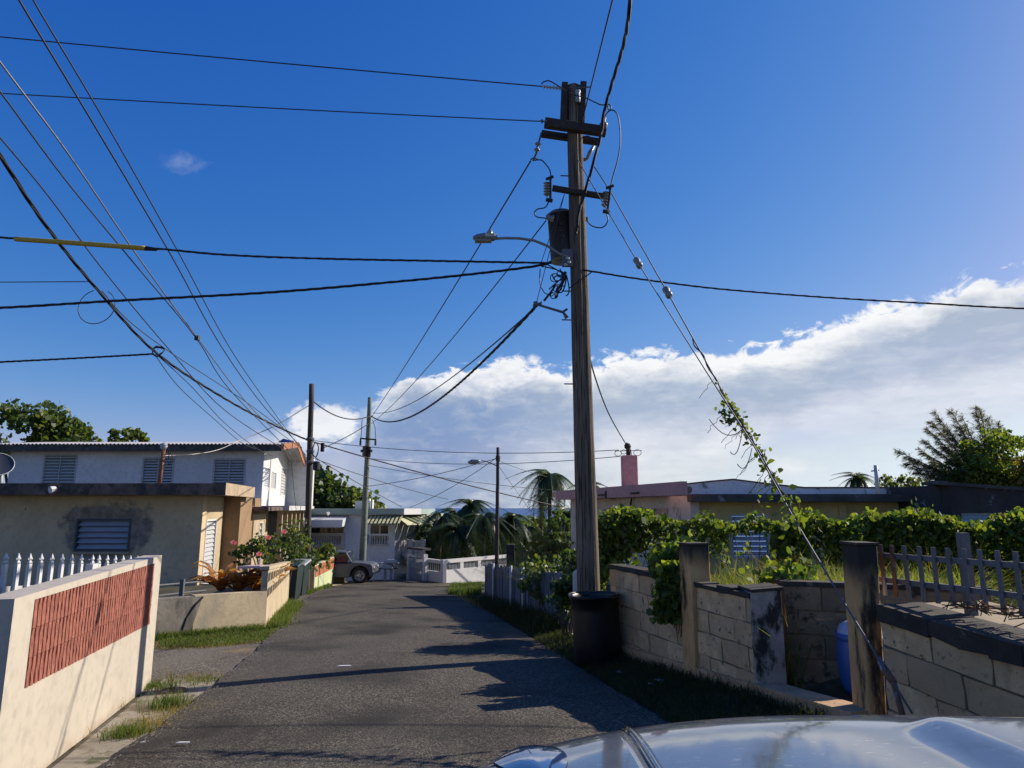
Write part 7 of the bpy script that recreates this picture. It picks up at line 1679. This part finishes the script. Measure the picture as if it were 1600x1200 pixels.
# ------------------------------------------------------------------ silver car whose bonnet shows at the bottom
def car():
    t = thing('silver_car', 'dusty silver car whose bonnet shows at the bottom of the view', 'car', (.85, 1.0, 0))
    X0, X1 = -.17, 1.95; XC = (X0 + X1) / 2; HW = (X1 - X0) / 2
    def front(x):
        k = (x - XC) / HW; return 1.97 - .36 * abs(k) ** 2.6
    def surf(x, y):
        k = (x - XC) / HW; yf = front(x); q = max(0, 1 - (yf - y) / .4)
        z = .90 - .045 * abs(k) ** 2.2 - .04 * (y - .6) - .05 * q ** 3.2
        e = max(0, (abs(k) - .86) / .14); z -= .04 * e ** 2.2
        # power bulge
        b = sstep(.86, 1.0, x) * (1 - sstep(1.5, 1.64, x)) ; yb = 1.80 - .9 * max(0, .98 - x) ** 1.0
        z += .022 * b * (1 - sstep(yb - .12, yb, y))
        return z
    def panel(name, xa, xb, ya, nx, ny, m, gap=.004, drop=True):
        mb = MB()
        for j in range(ny + 1):
            for i in range(nx + 1):
                x = xa + gap + (xb - xa - 2 * gap) * i / nx; y = ya + (front(x) - ya) * (j / ny); mb.v.append((x, y, surf(x, y)))
        for j in range(ny):
            for i in range(nx): mb.f.append((j * (nx + 1) + i, j * (nx + 1) + i + 1, (j + 1) * (nx + 1) + i + 1, (j + 1) * (nx + 1) + i))
        # rolled edges give the sheet thickness
        def skirt(idx):
            s = len(mb.v)
            for k in idx: v = mb.v[k]; mb.v.append((v[0], v[1], v[2] - .03))
            for a in range(len(idx) - 1): mb.f.append((idx[a], idx[a + 1], s + a + 1, s + a))
        W_ = nx + 1; skirt([j * W_ for j in range(ny + 1)]); skirt([j * W_ + nx for j in range(ny + 1)]); skirt(list(range(W_))); skirt([ny * W_ + i for i in range(W_)])
        mb.m = [0] * len(mb.f); return part(name, mb, m, t, True)
    sp = .27
    panel('bonnet', sp, X1 - .37, .30, 60, 50, M['paint'])
    panel('fender', X0, sp, .1, 22, 50, M['paint']); panel('fender', X1 - .37, X1, .1, 22, 50, M['paint'])
    # raised seam strip beside the bonnet gap
    m = MB(); m.tube([(sp + .012, y, surf(sp + .012, y) + .002) for y in np.linspace(.35, front(sp) - .04, 24)], .006, 6); part('bonnet_edge', m, M['chrome'], t, True)
    # headlamp glass let into the fender tip
    for s_ in (1, -1):
        m = MB(); K = 12; c = .03 if s_ == 1 else X1 - .185
        for j in range(K + 1):
            y = 1.42 + (front(c) - .03 - 1.42) * j / K; w = .065 * sin(pi * min(1, .12 + .8 * j / K)) + .01
            for q in (-1, -.5, 0, .5, 1): x = c + w * q + (.05 * (1 - j / K) - .02) * s_; m.v.append((x, y, surf(x, min(y, front(x))) + .004 + .010 * (1 - q * q)))
        for j in range(K):
            for i in range(4): m.f.append((j * 5 + i, j * 5 + i + 1, j * 5 + 6 + i, j * 5 + 5 + i)); m.m.append(0)
        part('headlight', m, M['paint_blue'], t, True)
    # nose, sides, bumper, wheels
    m = MB(); n = 40
    xs = [X0 + (X1 - X0) * i / n for i in range(n + 1)]
    rows = []
    for dz, dy in ((-.031, -.004), (-.12, .03), (-.24, .05), (-.30, .09), (-.42, .09), (-.52, .03)):
        rows.append([(x, front(x) + dy, surf(x, front(x)) + dz) for x in xs])
    for a, b in zip(rows, rows[1:]):
        for i in range(n): m.face([a[i], a[i + 1], b[i + 1], b[i]])
    part('bumper', m, M['paint'], t, True)
    for x, s_ in ((X0, -1), (X1, 1)):
        m = MB(); ys = np.linspace(-2.2, front(x), 40)
        def low(y): d = abs(y - 1.0); return .34 if d > .36 else .30 + sqrt(max(0, .37 ** 2 - d * d)) 
        for a, b in zip(ys, ys[1:]):
            za, zb = surf(x, max(a, .1)) - .02, surf(x, max(b, .1)) - .02
            m.face([(x, a, za), (x, b, zb), (x + s_ * .02, b, (zb + low(b)) / 2), (x + s_ * .02, a, (za + low(a)) / 2)]); m.face([(x + s_ * .02, a, (za + low(a)) / 2), (x + s_ * .02, b, (zb + low(b)) / 2), (x, b, low(b) * .95), (x, a, low(a) * .95)])
        part('side_panel', m, M['paint'], t, True)
        m = MB(); c = (x - s_ * .02, 1.0, ground(x, 1.0) + .33); m.lathe(c, [(0, 0), (.2, .0), (.29, -.0), (.33, -.05), (.33, -.16), (.29, -.2), (0, -.2)], 28, axis=(s_, 0, 0)); w = part('wheel', m, M['tyre'], t, True)
        m = MB(); m.lathe(c, [(0, .012), (.05, .012), (.06, .004), (.18, .006), (.2, .012)], 24, axis=(s_, 0, 0)); part('rim', m, M['rim'], w, True)
    # cowl and windscreen sit behind the viewpoint's right shoulder
    m = MB(); m.box(X0 + .12, X1 - .12, .12, .29, .84, .885); part('cowl', m, M['frame_dark'], t)
car()

for o in list(S.objects):
    if o.type == 'MESH' and o.data and not o.data.materials: o.data.materials.append(M['white_dirty'])
